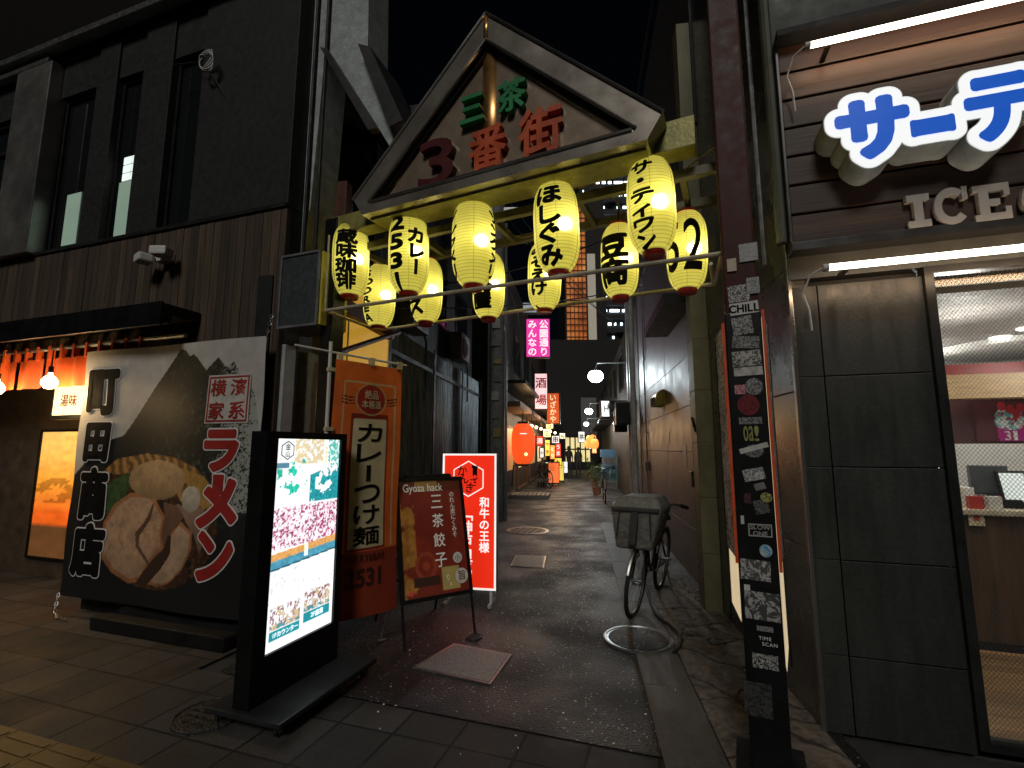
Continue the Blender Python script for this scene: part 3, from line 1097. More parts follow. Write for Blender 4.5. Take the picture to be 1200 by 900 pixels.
def cr5(pts):
    return P([(a * 0.26667, 500 + b * 0.26667) for a, b in pts])


def cr4(pts):
    return P([(a * 0.26667, 300 + b * 0.26667) for a, b in pts])


MOUNT = cr4([(540, 790), (640, 640), (790, 410), (815, 412), (835, 440), (855, 430), (910, 500), (965, 445), (1000, 490), (1030, 465), (1055, 520), (1115, 600), (1150, 900), (1100, 1400), (1100, 1700), (200, 1600), (330, 960), (480, 810)])
EGG = cr5([(690 + 125 * math.cos(a), 235 + 88 * math.sin(a)) for a in np.linspace(0, 6.28, 24)])
EGG2 = cr5([(845 + 42 * math.cos(a), 318 + 58 * math.sin(a)) for a in np.linspace(0, 6.28, 24)])
PORK = cr5([(455, 420), (500, 340), (570, 290), (660, 298), (690, 335), (725, 395), (705, 470), (715, 530), (650, 600), (610, 680), (560, 690), (490, 640), (440, 560)])
PORK2 = cr5([(800, 418), (850, 460), (845, 540), (800, 630), (740, 690), (690, 705), (640, 690), (690, 630), (740, 560), (750, 470)])
PORK3 = cr5([(720, 330), (790, 350), (810, 400), (760, 460), (740, 520), (700, 560), (660, 580), (700, 470), (725, 395)])
NOOD = cr5([(455, 200), (520, 140), (640, 118), (760, 135), (860, 180), (930, 260), (940, 340), (880, 380), (800, 330), (700, 150), (600, 200), (520, 210)])
GREEN = cr5([(480, 250), (560, 200), (580, 240), (540, 320), (470, 390), (455, 330)])
BOWL = cr5([(690 + 270 * math.cos(a), 420 + 300 * math.sin(a)) for a in np.linspace(0, 6.28, 40)])
LSHOW = cr5([(780, 340), (900, 360), (930, 420), (880, 560), (860, 480)])


def ramen(X, Z):
    c = np.zeros(X.shape + (3,))
    n1 = fbm(X, Z, 9, 1); n2 = fbm(X, Z, 30, 5); n3 = fbm(X, Z, 60, 9)
    c[:] = (0.56, 0.53, 0.49)
    c *= (0.9 + 0.2 * n1)[..., None]
    mo = inpoly(X, Z, MOUNT)
    dep = np.clip((X - X0) / (X1 - X0), 0, 1)
    tex = np.clip((0.5 * n2 + 0.5 * n3 - 0.50) * 7, 0, 1) * np.clip((n1 - 0.3) * 2.5, 0, 1)
    grn = np.stack([0.010 + 0.15 * tex, 0.011 + 0.16 * tex, 0.008 + 0.085 * tex], -1)
    k = np.clip((dep - 0.35) * 1.8, 0.05, 1)[..., None] * np.clip((Z - 0.75) * 1.5, 0, 1)[..., None]
    c = np.where(mo[..., None], 0.008 + grn * k, c)
    spk = mo & (dep > 0.80) & (Z > 1.05) & (n3 + 0.35 * (dep - 0.8) / 0.2 > 0.62)
    c[spk] = (0.42, 0.43, 0.38)
    low = Z < 0.42
    c[low & mo] = (0.008, 0.008, 0.008)
    bo = inpoly(X, Z, BOWL)
    c[bo & (n1 > 0.35)] = (0.05, 0.02, 0.008)
    c[bo & (n2 > 0.6)] = (0.12, 0.05, 0.015)
    no = inpoly(X, Z, NOOD)
    wv = np.sin((X * 55 + 6 * n1 + Z * 22)) * 0.5 + 0.5
    c[no] = (np.array([0.62, 0.30, 0.08])[None] * (0.25 + 0.75 * wv[no])[:, None])
    fr_ = inpoly(X, Z, cr5([(790, 180), (900, 220), (950, 300), (920, 380), (860, 270), (810, 240)]))
    c[fr_] = np.array([0.50, 0.27, 0.06])[None] * (0.5 + n3[fr_])[:, None]
    gr = inpoly(X, Z, GREEN)
    c[gr] = np.array([0.06, 0.11, 0.03])[None] * (0.3 + 1.5 * n2[gr])[:, None]

    def body(poly, col, lo=0.6, hi=0.8, e=None):
        mk = inpoly(X, Z, poly)
        if not mk.any():
            return
        px = np.array(poly)
        ux = (X[mk] - px[:, 0].min()) / np.ptp(px[:, 0]); uz = (Z[mk] - px[:, 1].min()) / np.ptp(px[:, 1])
        sh = (lo + hi * uz * (1 - 0.3 * abs(ux - 0.45)) * 0.6) * (0.72 + 0.56 * n1[mk])
        st_ = fbm(X[mk] * 1.5 + Z[mk] * 2.5, Z[mk] * 0.6, 26, 17)
        c[mk] = np.array(col)[None] * (sh * (0.72 + 0.36 * n2[mk] + 0.25 * st_))[:, None]
    body(PORK3, (0.30, 0.15, 0.09), 0.4)
    body(LSHOW, (0.45, 0.26, 0.17), 0.4)
    body(PORK, (0.66, 0.40, 0.23))
    body(PORK2, (0.62, 0.40, 0.25))
    cxp, czp = np.mean(np.array(PORK), 0)
    pk_ = inpoly(X, Z, PORK)
    inner = inpoly(cxp + (X - cxp) / 0.90, czp + (Z - czp) / 0.90, PORK)
    c[pk_ & ~inner] *= np.array([0.80, 0.52, 0.36])
    fat = inner & (np.abs(fbm(X + 0.15 * Z, Z, 4.5, 31) - 0.5) < 0.012)
    c[fat] *= np.array([0.75, 0.66, 0.6])
    cxp, czp = np.mean(np.array(PORK2), 0)
    in2 = inpoly(cxp + (X - cxp) / 0.86, czp + (Z - czp) / 0.90, PORK2)
    c[inpoly(X, Z, PORK2) & ~in2] *= np.array([0.78, 0.5, 0.34])
    rim = inpoly(X, Z, cr5([(585, 470), (640, 400), (668, 340), (676, 342), (655, 410), (605, 478), (600, 520), (650, 600), (640, 606), (588, 530)]))
    c[rim] = (0.14, 0.07, 0.04)
    shd = inpoly(X, Z, cr5([(590, 690), (650, 600), (715, 540), (735, 480), (752, 480), (745, 560), (700, 630), (640, 700)]))
    c[shd] = (0.05, 0.022, 0.012)
    body(EGG, (0.60, 0.37, 0.17), 0.55, 1.0)
    body(EGG2, (0.72, 0.60, 0.45), 0.6, 0.9)
    return c


painted("cloth", print_mat("banner_print", 0.6), BN, X0, X1, Z0, Z1, 0.0, 230, 240, ramen, lambda X, Z: 0.012 * np.sin(X * 4.2 + 1) + 0.006 * np.sin(Z * 7 + X * 3))
bw = lambda v: Vector((v.x, v.y + 0.012 * math.sin(v.x * 4.2 + 1) + 0.006 * math.sin(v.z * 7 + v.x * 3), v.z))


def bchars(lst, ink, edge, name, bold=0.03, g_=0.02):
    for ch, x0, y0, x1, y1 in lst:
        a, b_, c_, d = FS.box(x0, y0, x1, y1, YB)
        tn = ch == 'ー'
        e = MB().rim(ch, a, b_, c_, d, -0.006, bold, g_, turn=tn).map(bw).build(name, edge, BN)
        MB().fit(ch, a, b_, c_, d, -0.010, bold, turn=tn).map(bw).build("letter_fill", ink, e)


REDI = mat("dark_red_ink", (0.36, 0.02, 0.015), 0.6, var=0.15)
bchars([("町", 105, 433, 141, 487), ("田", 102, 495, 130, 541), ("商", 95, 547, 127, 609), ("店", 86, 612, 123, 676)], INK, WHITEINK, "lettering", 0.13, 0.012)
bchars([("ラ", 241, 503, 281, 553), ("ー", 250, 556, 263, 580), ("メ", 234, 560, 279, 620), ("ン", 232, 622, 274, 683)], REDI, WHITEINK, "lettering", 0.11, 0.014)
st = MB()
a, b_, c_, d = FS.box(246, 441, 291, 494, YB)
q = MB().fan([(a - 0.015, c_ - 0.015), (b_ + 0.015, c_ - 0.015), (b_ + 0.015, d + 0.015), (a - 0.015, d + 0.015)], -0.006).map(bw).build("stamp", mat("pale_ink", (0.58, 0.55, 0.5), 0.6), BN)
s2 = MB().frame(a, b_, c_, d, 0.014, -0.0105, -0.0095)
for ch, i, j in (("濱", 1, 0), ("系", 1, 1), ("横", 0, 0), ("家", 0, 1)):
    w_, h_ = (b_ - a) / 2, (d - c_) / 2
    s2.fit(ch, a + i * w_ + 0.025, a + (i + 1) * w_ - 0.025, d - (j + 1) * h_ + 0.025, d - j * h_ - 0.025, -0.0105, 0.035)
s2.map(bw).build("stamp_print", REDI, q)


def chain(pts, r=0.012, wire=0.003):
    """links along a polyline, alternately turned"""
    mb = MB()
    pts = [Vector(p) for p in pts]
    k = 0
    for a, b in zip(pts, pts[1:]):
        d = b - a
        n = max(1, int(d.length / (r * 2.3)))
        for i in range(n):
            c = a + d * ((i + 0.5) / n)
            dd = d.normalized()
            o = dd.orthogonal().normalized()
            if k % 2:
                o = dd.cross(o)
            k += 1
            mb.tube([c + dd * (r * 1.5 * math.cos(q)) + o * (r * 0.8 * math.sin(q)) for q in np.linspace(0, 6.28, 11)[:-1]], wire, 5, closed=True)
    return mb


chain([(-2.36, 0.0, 0.20), (-2.30, -0.05, 0.06), (-2.20, -0.08, 0.015), (-2.0, -0.10, 0.02)], 0.014, 0.004).build("chain", STEEL, BN)
chain([(0.0, 0.01, 0.36), (0.02, 0.0, 0.02)], 0.013, 0.004).build("chain", STEEL, BN)
chain([(0.02, 0.02, 2.78), (0.0, 0.0, 2.58)], 0.013, 0.004).build("chain", STEEL, BN)
# black block added for the dark strip below the banner
x0, x1, z0, z1 = FS.box(158, 707, 284, 752, -0.35)
blk = MB().box(-1.62, -0.05, -0.30, -0.165, 0, 0.11, 0.012).build("dark_block", mat("block_black", (0.008, 0.008, 0.008), 0.6, spec=0.3, bump=0.2))
tag(at(blk, FS), "low black block added for the dark strip below the ramen banner", "step")

# ================================================================== RIGHT SHOP
PANEL = mat("charcoal_tile_panel", (0.036, 0.038, 0.036), 0.42, scale=5, var=0.18, bump=0.05, dirt=0.35)
def tile_mat(name, col, rough):
    m, t, b = nodes(name)
    g = N(t, "ShaderNodeNewGeometry"); tc = N(t, "ShaderNodeTexCoord")
    mp = N(t, "ShaderNodeMapping"); mp.inputs["Scale"].default_value = (5, 5, 0.8)
    t.links.new(tc.outputs["Object"], mp.inputs[0])
    n1 = N(t, "ShaderNodeTexNoise"); n1.inputs["Scale"].default_value = 1.6; n1.inputs["Detail"].default_value = 10; n1.inputs["Roughness"].default_value = 0.7
    n2 = N(t, "ShaderNodeTexNoise"); n2.inputs["Scale"].default_value = 45; n2.inputs["Detail"].default_value = 4
    t.links.new(mp.outputs[0], n1.inputs["Vector"]); t.links.new(tc.outputs["Object"], n2.inputs["Vector"])
    c = ramp(t, g.outputs["Random Per Island"], [(0, tuple(k * 0.82 for k in col)), (1, tuple(k * 1.18 for k in col))])
    for f_, st_ in ((n1, [(0.3, (0.90,) * 3), (0.5, (1, 1, 1)), (0.72, (1.08, 1.07, 1.05))]), (n2, [(0.3, (0.8,) * 3), (0.7, (1.2,) * 3)])):
        mx = N(t, "ShaderNodeMixRGB", blend_type='MULTIPLY'); mx.inputs[0].default_value = 1
        t.links.new(c, mx.inputs[1]); t.links.new(ramp(t, f_.outputs["Fac"], st_), mx.inputs[2]); c = mx.outputs[0]
    t.links.new(c, b.inputs["Base Color"])
    t.links.new(ramp(t, n1.outputs["Fac"], [(0.35, (rough * 0.6,) * 3), (0.65, (rough * 1.4,) * 3)]), b.inputs["Roughness"])
    bp = N(t, "ShaderNodeBump"); bp.inputs["Strength"].default_value = 0.12; bp.inputs["Distance"].default_value = 0.01
    t.links.new(n2.outputs["Fac"], bp.inputs["Height"]); t.links.new(bp.outputs[0], b.inputs["Normal"])
    return m


PANEL = tile_mat("charcoal_tiles", (0.026, 0.029, 0.026), 0.45)
RB = thing("ice_cream_shop", "charcoal panelled ice cream shop on the right with wooden sign band", "shop", FR)
# panel joints
zj = [0.0, 0.42, FR.loc(1040, 660)[1], FR.loc(1040, 548)[1], FR.loc(1040, 438)[1], 2.62]
pw = MB()
XW = 0.70
for a, b in zip(zj, zj[1:]):
    pw.box(0.0, 0.15, 0.0, 0.06, a + 0.002, b - 0.002, 0.002)
    pw.box(0.156, XW, 0.0, 0.06, a + 0.003, b - 0.003, 0.003)
pw.build("front_panel", PANEL, RB)
MB().box(0.0, XW - 0.003, 0.062, 0.30, 0, 2.66).build("wall", DARK, RB)
# side of the shop facing the alley, in the building's frame via FW
M_ = (Matrix.Translation(FR.o) @ Matrix.Rotation(FR.rz, 4, 'Z')).inverted() @ (Matrix.Translation(FW.o) @ Matrix.Rotation(FW.rz, 4, 'Z'))


def in_fr(mb):
    mb.map(lambda v: M_ @ v)
    return mb


SIDE = mat("glossy_side_panel", (0.16, 0.165, 0.165), 0.28, 0.55, scale=3, var=0.15, dirt=0.2)
sd = MB()
for a, b in ((0.003, 1.0), (1.006, 1.95), (1.956, 2.75), (2.756, 4.0), (4.01, 9.0)):
    sd.box(-1.95, -0.003, 0.0, 0.10, a, b, 0.004)
in_fr(sd).build("side_panel", SIDE, RB)
in_fr(MB().box(-0.02, 0.012, -0.012, 0.012, 0, 9.0, 0.003)).build("corner_trim", BRUSH, RB)
# sign band
SW = plank_mat("sign_planks", (0.050, 0.024, 0.014), 0.55, 'X')
ZS0, ZS1 = 2.86, 4.24
pb = MB()
nb = 7
for i in range(nb):
    h_ = (ZS1 - ZS0) / nb
    pb.box(0.02, 3.2, -0.10, -0.02, ZS0 + i * h_ + 0.012, ZS0 + (i + 1) * h_ - 0.004, 0.006)
pb.build("sign_planks", SW, RB)
MB().box(0.0, 3.2, -0.018, 0.2, 2.664, 9.0).build("upper_wall", mat("upper_green_grey", (0.06, 0.065, 0.06), 0.6, dirt=0.3), RB)
MB().box(0.0, 3.2, -0.14, -0.02, ZS0 - 0.05, ZS0 + 0.006, 0.005).box(0.0, 0.018, -0.12, -0.02, ZS0 + 0.008, ZS1, 0.003).build("sign_trim", FRM, RB)
MB().box(0.0, 3.2, -0.20, -0.02, ZS1 + 0.005, ZS1 + 0.05, 0.005).build("lamp_shelf", DARK, RB)
x0, x1, z0, z1 = FR.box(977, -60, 1003, 40)
f = MB().box(x0, x0 + 0.9, -0.03, -0.02, z1 - 0.22 + 0.15, z1 + 1.3).build("window", GLASS, RB)
MB().box(x0, x0 + 0.9, -0.038, -0.032, z1 + 0.0 - 0.05, z1 + 1.25).build("pane", glow("blue_night_window", (0.02, 0.05, 0.14), 0.5), f)
# downpipe on the shop corner
MB().tube([(-0.03, -0.05, 2.9), (-0.03, -0.05, 9)], 0.035, 10).build("downpipe", mat("olive_pipe", (0.09, 0.095, 0.07), 0.5), RB)

TUBE = glow("tube_glass", (1.0, 0.90, 0.74), 7.0)


def tube_lamp(za, label, y=-0.27, xa=0.05):
    t = thing("tube_lamp", label, "lamp", FR, xa, y, za, group="tube lamps along the wooden sign band")
    MB().tube([(0.03, 0, 0), (3.0, 0, 0)], 0.019, 12).build("tube", TUBE, t, smooth=True)
    MB().tube([(0.0, 0, 0), (0.03, 0, 0)], 0.022, 12).build("end_cap", WHITEP, t)
    b_ = MB()
    for x in (0.12, 1.2, 2.4):
        MB().box(x, x + 0.03, 0.015, -y - 0.10, -0.008, 0.008).build("bracket", FRM, t)
    cb_ = [(0.0, 0.0, 0.0), (-0.06, 0.03, -0.03), (-0.09, 0.08, -0.12), (-0.06, 0.1, -0.22), (-0.05, 0.12, -0.34)]
    MB().tube(cb_, 0.006, 6).build("cable", WHITEP, t)
    L = bpy.data.lights.new("tube_light", 'AREA'); L.shape = 'RECTANGLE'; L.size = 3.0; L.size_y = 0.04; L.energy = 5.0; L.color = (1, 0.56, 0.25)
    o = bpy.data.objects.new("tube_light", L); COL.objects.link(o); o.parent = t
    o.location = (1.5, 0.025, 0.0); o.rotation_euler = (R(90), 0, 0)
    return t


zt1 = FR.loc(945, 54, -0.27)[1]; zt2 = FR.loc(966, 314, -0.27)[1]
tube_lamp(zt1, "upper glowing white tube lamp above the blue and white letters", xa=FR.loc(943, 55, -0.27)[0])
tube_lamp(zt2, "lower glowing white tube lamp under the grey ICE letters", xa=FR.loc(964, 315, -0.27)[0])

# channel letters
BLUE = mat("blue_face", (0.01, 0.10, 0.50), 0.35, var=0.06, emit=(0.005, 0.085, 0.50), estr=0.75)
WFACE = mat("white_face", (0.8, 0.8, 0.78), 0.4, var=0.03, emit=(0.9, 0.92, 0.92), estr=0.85)
RET = mat("letter_return", (0.50, 0.52, 0.51), 0.4, 0.1)
YL = -0.30
CL = thing("shop_lettering", "blue and white katakana channel letters on the wooden sign band", "sign", FR, 0, YL, 0)
for ch, x0, y0, x1, y1 in (("サ", 978, 114, 1068, 187), ("ー", 1066, 137, 1120, 158), ("テ", 1129, 86, 1218, 165)):
    a, b_, c_, d = FR.box(x0, y0, x1, y1, YL)
    rt = MB().rim(ch, a, b_, c_, d, 0.003, 0.12, 0.054, 0.19).build("letter_return", RET, CL, smooth=True)
    MB().rim(ch, a, b_, c_, d, 0.0, 0.12, 0.049).build("white_border", WFACE, rt)
    MB().fit(ch, a, b_, c_, d, -0.004, 0.13).build("blue_face", BLUE, rt)
# grey slab-serif letters I C E C
GL = mat("grey_letter", (0.34, 0.32, 0.30), 0.5, var=0.1)
IC = thing("sign_letters", "grey slab serif ICE lettering below the blue katakana", "sign", FR, 0, -0.11, 0)


def slabI(x0, x1, z0, z1, mb):
    h = (z1 - z0); w_ = (x1 - x0)
    mb.prism([(x0, z0), (x1, z0), (x1, z0 + h * .2), (x0 + w_ * .7, z0 + h * .2), (x0 + w_ * .7, z1 - h * .2), (x1, z1 - h * .2), (x1, z1), (x0, z1), (x0, z1 - h * .2), (x0 + w_ * .3, z1 - h * .2), (x0 + w_ * .3, z0 + h * .2), (x0, z0 + h * .2)], -0.035, 0)


def slabE(x0, x1, z0, z1, mb):
    h = (z1 - z0); w_ = (x1 - x0)
    q = [(0, 0), (1, 0), (1, .34), (.84, .34), (.84, .19), (.42, .19), (.42, .42), (.72, .42), (.72, .58), (.42, .58), (.42, .81), (.84, .81), (.84, .66), (1, .66), (1, 1), (0, 1), (0, .82), (.14, .82), (.14, .18), (0, .18)]
    mb.prism([(x0 + a * w_, z0 + b * h) for a, b in q], -0.035, 0)


def slabC(x0, x1, z0, z1, mb):
    cx, cz, rx, rz = (x0 + x1) / 2, (z0 + z1) / 2, (x1 - x0) / 2, (z1 - z0) / 2
    an = np.linspace(R(48), R(318), 24)
    out = [(cx + rx * math.cos(q), cz + rz * math.sin(q)) for q in an]
    inn = [(cx + rx * .56 * math.cos(q), cz + rz * .6 * math.sin(q)) for q in an]
    mb.prism(out + inn[::-1], -0.035, 0)
    mb.box(cx + rx * 0.62, cx + rx * 0.92, -0.0345, 0, cz + rz * .3, cz + rz * .98)


for fn, bx in ((slabI, (1060, 231, 1087, 269)), (slabC, (1091, 223, 1133, 266)), (slabE, (1137, 219, 1180, 261)), (slabC, (1192, 215, 1236, 258))):
    mb = MB()
    fn(*FR.box(*bx, -0.11), mb)
    mb.build("letter", GL, IC)

# shop window and what is inside
x_w0 = FR.loc(1108, 441)[0] - 0.02
wz1 = FR.loc(1100, 322)[1]
wf = MB().frame(XW, 3.1, 0.04, wz1 + 0.05, 0.045, -0.03, 0.05).build("window", mat("dark_frame", (0.03, 0.032, 0.033), 0.35, 0.5), RB)
m, t, b = nodes("wired_glass")
t.nodes.remove(b)
out = t.nodes["Material Output"]
tr_ = N(t, "ShaderNodeBsdfTransparent"); tr_.inputs[0].default_value = (0.93, 0.95, 0.93, 1)
gl_ = N(t, "ShaderNodeBsdfGlossy"); gl_.inputs["Roughness"].default_value = 0.05
fr_ = N(t, "ShaderNodeFresnel"); fr_.inputs[0].default_value = 1.45
m1 = N(t, "ShaderNodeMixShader")
t.links.new(fr_.outputs[0], m1.inputs[0]); t.links.new(tr_.outputs[0], m1.inputs[1]); t.links.new(gl_.outputs[0], m1.inputs[2])
tc = N(t, "ShaderNodeTexCoord"); sx = N(t, "ShaderNodeSeparateXYZ")
t.links.new(tc.outputs["Object"], sx.inputs[0])
wires = []
for sgn in (1, -1):
    ad = N(t, "ShaderNodeMath", operation='MULTIPLY_ADD'); ad.inputs[1].default_value = sgn * 1.25
    t.links.new(sx.outputs[0], ad.inputs[0]); t.links.new(sx.outputs[2], ad.inputs[2])
    md = N(t, "ShaderNodeMath", operation='PINGPONG'); md.inputs[1].default_value = 0.013
    t.links.new(ad.outputs[0], md.inputs[0])
    lt_ = N(t, "ShaderNodeMath", operation='LESS_THAN'); lt_.inputs[1].default_value = 0.0009
    t.links.new(md.outputs[0], lt_.inputs[0]); wires.append(lt_)
mxw = N(t, "ShaderNodeMath", operation='MAXIMUM')
t.links.new(wires[0].outputs[0], mxw.inputs[0]); t.links.new(wires[1].outputs[0], mxw.inputs[1])
wd_ = N(t, "ShaderNodeBsdfDiffuse"); wd_.inputs[0].default_value = (0.10, 0.10, 0.10, 1)
m2 = N(t, "ShaderNodeMixShader")
t.links.new(mxw.outputs[0], m2.inputs[0]); t.links.new(m1.outputs[0], m2.inputs[1]); t.links.new(wd_.outputs[0], m2.inputs[2])
t.links.new(m2.outputs[0], out.inputs[0])
MB().box(XW + 0.045, 3.055, 0.005, 0.011, 0.085, wz1).build("pane", m, wf)
# interior shell
CEIL = mat("shop_ceiling", (0.24, 0.22, 0.21), 0.7)
FLOORW = plank_mat("shop_floor", (0.42, 0.24, 0.11), 0.45, 'X')
MB().box(0.32, 4.2, 0.31, 3.4, 2.58, 2.64).build("shop_ceiling", CEIL, RB)
MB().box(0.32, 4.2, 3.4, 3.5, 0, 2.64).box(0.25, 0.315, 0.31, 3.5, 0, 2.64).box(4.2, 4.27, 0.31, 3.5, 0, 2.64).build("shop_inner_wall", mat("shop_inner", (0.30, 0.27, 0.26), 0.6), RB)
fl = MB()
for i in range(30):
    fl.box(0.3, 4.2, 0.07 + i * 0.115, 0.183 + i * 0.115, 0.02, 0.05)
fl.build("shop_floor", FLOORW, RB)
# ceiling cove and lamps
LAMP = glow("downlight", (1.0, 0.96, 0.88), 5.0)
cz = 2.575


def on_ceil(px, py):
    d = ray(px, py)
    return FR.inv(CAM + d * ((cz - CAMZ) / d.z))


cc_ = on_ceil(1215, 407)
MB().lathe([(0.9, cz), (0.9, cz - 0.05), (0.75, cz - 0.055), (0.72, cz - 0.02)], 40, (cc_.x, cc_.y, 0)).build("ceiling_cove", WHITEP, RB, smooth=True)
for i, (lx, ly) in enumerate([(on_ceil(*q_).x, on_ceil(*q_).y) for q_ in ((1134, 404), (1172, 395), (1205, 384), (1240, 372))] + [(2.6, 1.0), (2.7, 2.0)]):
    o = MB().lathe([(0, cz - 0.012), (0.065, cz - 0.012), (0.075, cz - 0.002)], 20, (lx, ly, 0)).build("ceiling_downlight", LAMP, RB)
for lx, ly in ((1.3, 0.9), (2.4, 1.3), (1.5, 2.3)):
    L = bpy.data.lights.new("shop_light", 'POINT'); L.shadow_soft_size = 0.12; L.energy = 24; L.color = (1, 0.96, 0.90)
    o = bpy.data.objects.new("shop_light", L); COL.objects.link(o); o.parent = RB; o.location = (lx, ly, cz - 0.30)
# red fascia + wood fascia above counter
yc = 2.0
zr1 = FR.loc(1150, 426, yc)[1]; zr0 = FR.loc(1150, 440, yc)[1]
MB().box(0.6, 4.2, yc, yc + 0.05, zr0, zr1).build("red_fascia", mat("red_fascia", (0.22, 0.010, 0.010), 0.4), RB)
z_a = FR.loc(1150, 468, yc)[1]
MB().box(0.6, 4.2, yc - 0.15, yc + 0.04, z_a, zr0 - 0.004).build("wood_fascia", mat("tan_wood", (0.40, 0.26, 0.13), 0.5, stretch=(1, 8, 8)), RB)
# poster of sundae cup
pst = thing("sundae_poster", "poster of a pink cup of ice cream on the shop's dark red wall", "poster", FR, 0, 2.45, 0)
a, b_, c_, d = FR.box(1142, 470, 1236, 517, 2.45)


def sundae(X, Z):
    c = np.zeros(X.shape + (3,)); c[:] = (0.10, 0.025, 0.03)
    n_ = fbm(X, Z, 26, 3)
    pa, pb_, pc, pd = FR.box(1164, 471, 1204, 518, 2.45)
    w_, h_ = pb_ - pa, pd - pc
    u_, v_ = (X - pa) / w_, (Z - pc) / h_
    cup = (v_ > 0) & (v_ < 0.42) & (u_ > 0.08 + 0.10 * (0.42 - v_)) & (u_ < 0.92 - 0.10 * (0.42 - v_))
    c[cup] = (0.42, 0.02, 0.22)
    cu = inell(u_, v_, 0.5, 0.5, 0.46, 0.2) | inell(u_, v_, 0.32, 0.62, 0.25, 0.2) | inell(u_, v_, 0.7, 0.6, 0.25, 0.2)
    c[cu] = np.where((n_[cu] > 0.5)[:, None], np.array([0.75, 0.85, 0.85])[None], np.array([0.10, 0.50, 0.52])[None])
    rd_ = cu & (fbm(X, Z, 40, 8) > 0.58)
    c[rd_] = (0.55, 0.02, 0.04)
    for cx_, cz_ in ((0.3, 0.9), (0.55, 0.82), (0.85, 0.85), (0.7, 0.7)):
        k = inell(u_, v_, cx_, cz_, 0.12, 0.12)
        c[k] = (0.60, 0.03, 0.05)
    return c


painted("print", print_mat("poster_print", 0.4), pst, a, b_, c_, d, 0.0, 80, 44, sundae)
tx = MB(); pa, pb_, pc, pd = FR.box(1177, 505, 1192, 516, 2.45)
tx.fit("3", pa, (pa + pb_) / 2, pc, pd, -0.004, 0.05).build("lettering", WHITEINK, pst)
MB().fit("1", (pa + pb_) / 2 + 0.02, (pa + pb_) / 2 + 0.05, pc, pd, -0.004, 0.05).build("lettering", WHITEINK, pst)
MB().box(0.9, 4.2, 2.47, 2.55, 0, zr0).build("back_partition", mat("dark_red_wall", (0.05, 0.014, 0.016), 0.6), RB)
# white service counter with machines
yk = 1.55
z_ct = FR.loc(1160, 597, yk)[1]
z_cw = FR.loc(1160, 690, yk)[1]
ct = thing("service_counter", "white topped wooden service counter inside the ice cream shop", "counter", FR, 0.75, yk, 0)
MB().box(0, 3.2, 0, 0.6, 0.1, z_ct - 0.05).build("front", plank_mat("counter_wood", (0.16, 0.085, 0.045), 0.5, 'Z'), ct)
MB().box(-0.04, 3.24, -0.05, 0.62, z_ct - 0.046, z_ct, 0.01).build("worktop", mat("cream_top", (0.68, 0.58, 0.42), 0.35), ct)
MB().box(0, 3.2, 0.58, 0.64, z_ct + 0.002, FR.loc(1160, 520, yk + .6)[1]).build("splashback", WHITEP, ct)
fc = MB()
MB().box(0, 3.2, -0.03, -0.001, 0.0, 0.09).build("plinth", DARK, ct)
kk = FR
rx_, rz_ = FR.loc(1162, 590, yk + 0.25)
rg = thing("cash_register", "black cash register on the white counter seen through the shop window", "register", FR, rx_, yk + 0.25, z_ct)
MB().box(-0.14, 0.14, -0.14, 0.14, 0, 0.07, 0.01).build("drawer", BLACK, rg)
MB().box(-0.13, 0.13, -0.02, 0.03, 0.10, 0.34, 0.01).build("screen", mat("screen_grey", (0.08, 0.09, 0.1), 0.2), rg)
MB().box(-0.03, 0.03, -0.01, 0.04, 0.06, 0.12).build("stand", STEEL, rg)
MB().box(-0.22, -0.15, -0.1, 0.05, 0, 0.16, 0.01).build("printer", WHITEP, rg)
for i, (dx, cc, lb) in enumerate(((-0.22, (0.5, 0.04, 0.03), "small red card box left of the cash register"), (-0.10, (0.7, 0.66, 0.6), "small white card box in front of the cash register"), (0.16, (0.12, 0.3, 0.12), "small green card box right of the cash register"))):
    o = MB().box(-0.045, 0.045, -0.03, 0.03, 0, 0.10, 0.004).build("card_box", mat("card_%d" % i, cc, 0.5))
    tag(at(o, FR, rx_ + dx, yk + 0.02, z_ct + 0.001), lb, "box", "small boxes on the ice cream counter")
for i in range(4):
    o = MB().lathe([(0.0, 0.0), (0.032, 0.0), (0.045, 0.14 + 0.03 * i), (0.0, 0.14 + 0.03 * i)], 16).build("cup_stack", mat("cup_%d" % (i % 2), [(0.7, 0.68, 0.66), (0.55, 0.06, 0.2)][i % 2], 0.4), None, smooth=True)
    tag(at(o, FR, rx_ + 0.02 + i * 0.12, yk + 0.46, z_ct + 0.001), ["short white cup stack behind the cash register", "short pink cup stack behind the cash register", "taller white cup stack at the counter's back", "tallest pink cup stack at the counter's back"][i], "cups", "cup stacks on the ice cream counter")
tb = thing("tablet_stand", "black framed menu tablet standing right of the cash register", "tablet", FR, FR.loc(1193, 580, yk + 0.15)[0], yk + 0.15, z_ct)
MB().box(-0.10, 0.10, -0.01, 0.01, 0.03, 0.30, 0.008).map(lambda v: Vector((v.x, v.y + v.z * 0.25, v.z))).build("case", BLACK, tb)
MB().box(-0.08, 0.08, -0.014, -0.011, 0.05, 0.28).map(lambda v: Vector((v.x, v.y + v.z * 0.25, v.z))).build("screen", glow("tablet_glow", (0.75, 0.8, 0.8), 0.6), tb)
MB().box(-0.06, 0.06, 0.0, 0.12, 0.0, 0.03).build("foot", BLACK, tb)
nt = thing("counter_notice", "small framed notice hanging on the wooden counter front", "notice", FR, FR.loc(1144, 607, yk - 0.03)[0], yk - 0.034, FR.loc(1144, 607, yk - 0.03)[1])
MB().box(-0.05, 0.05, 0.0, 0.012, -0.06, 0.06).build("card", mat("cream_card", (0.7, 0.6, 0.4), 0.5), nt)
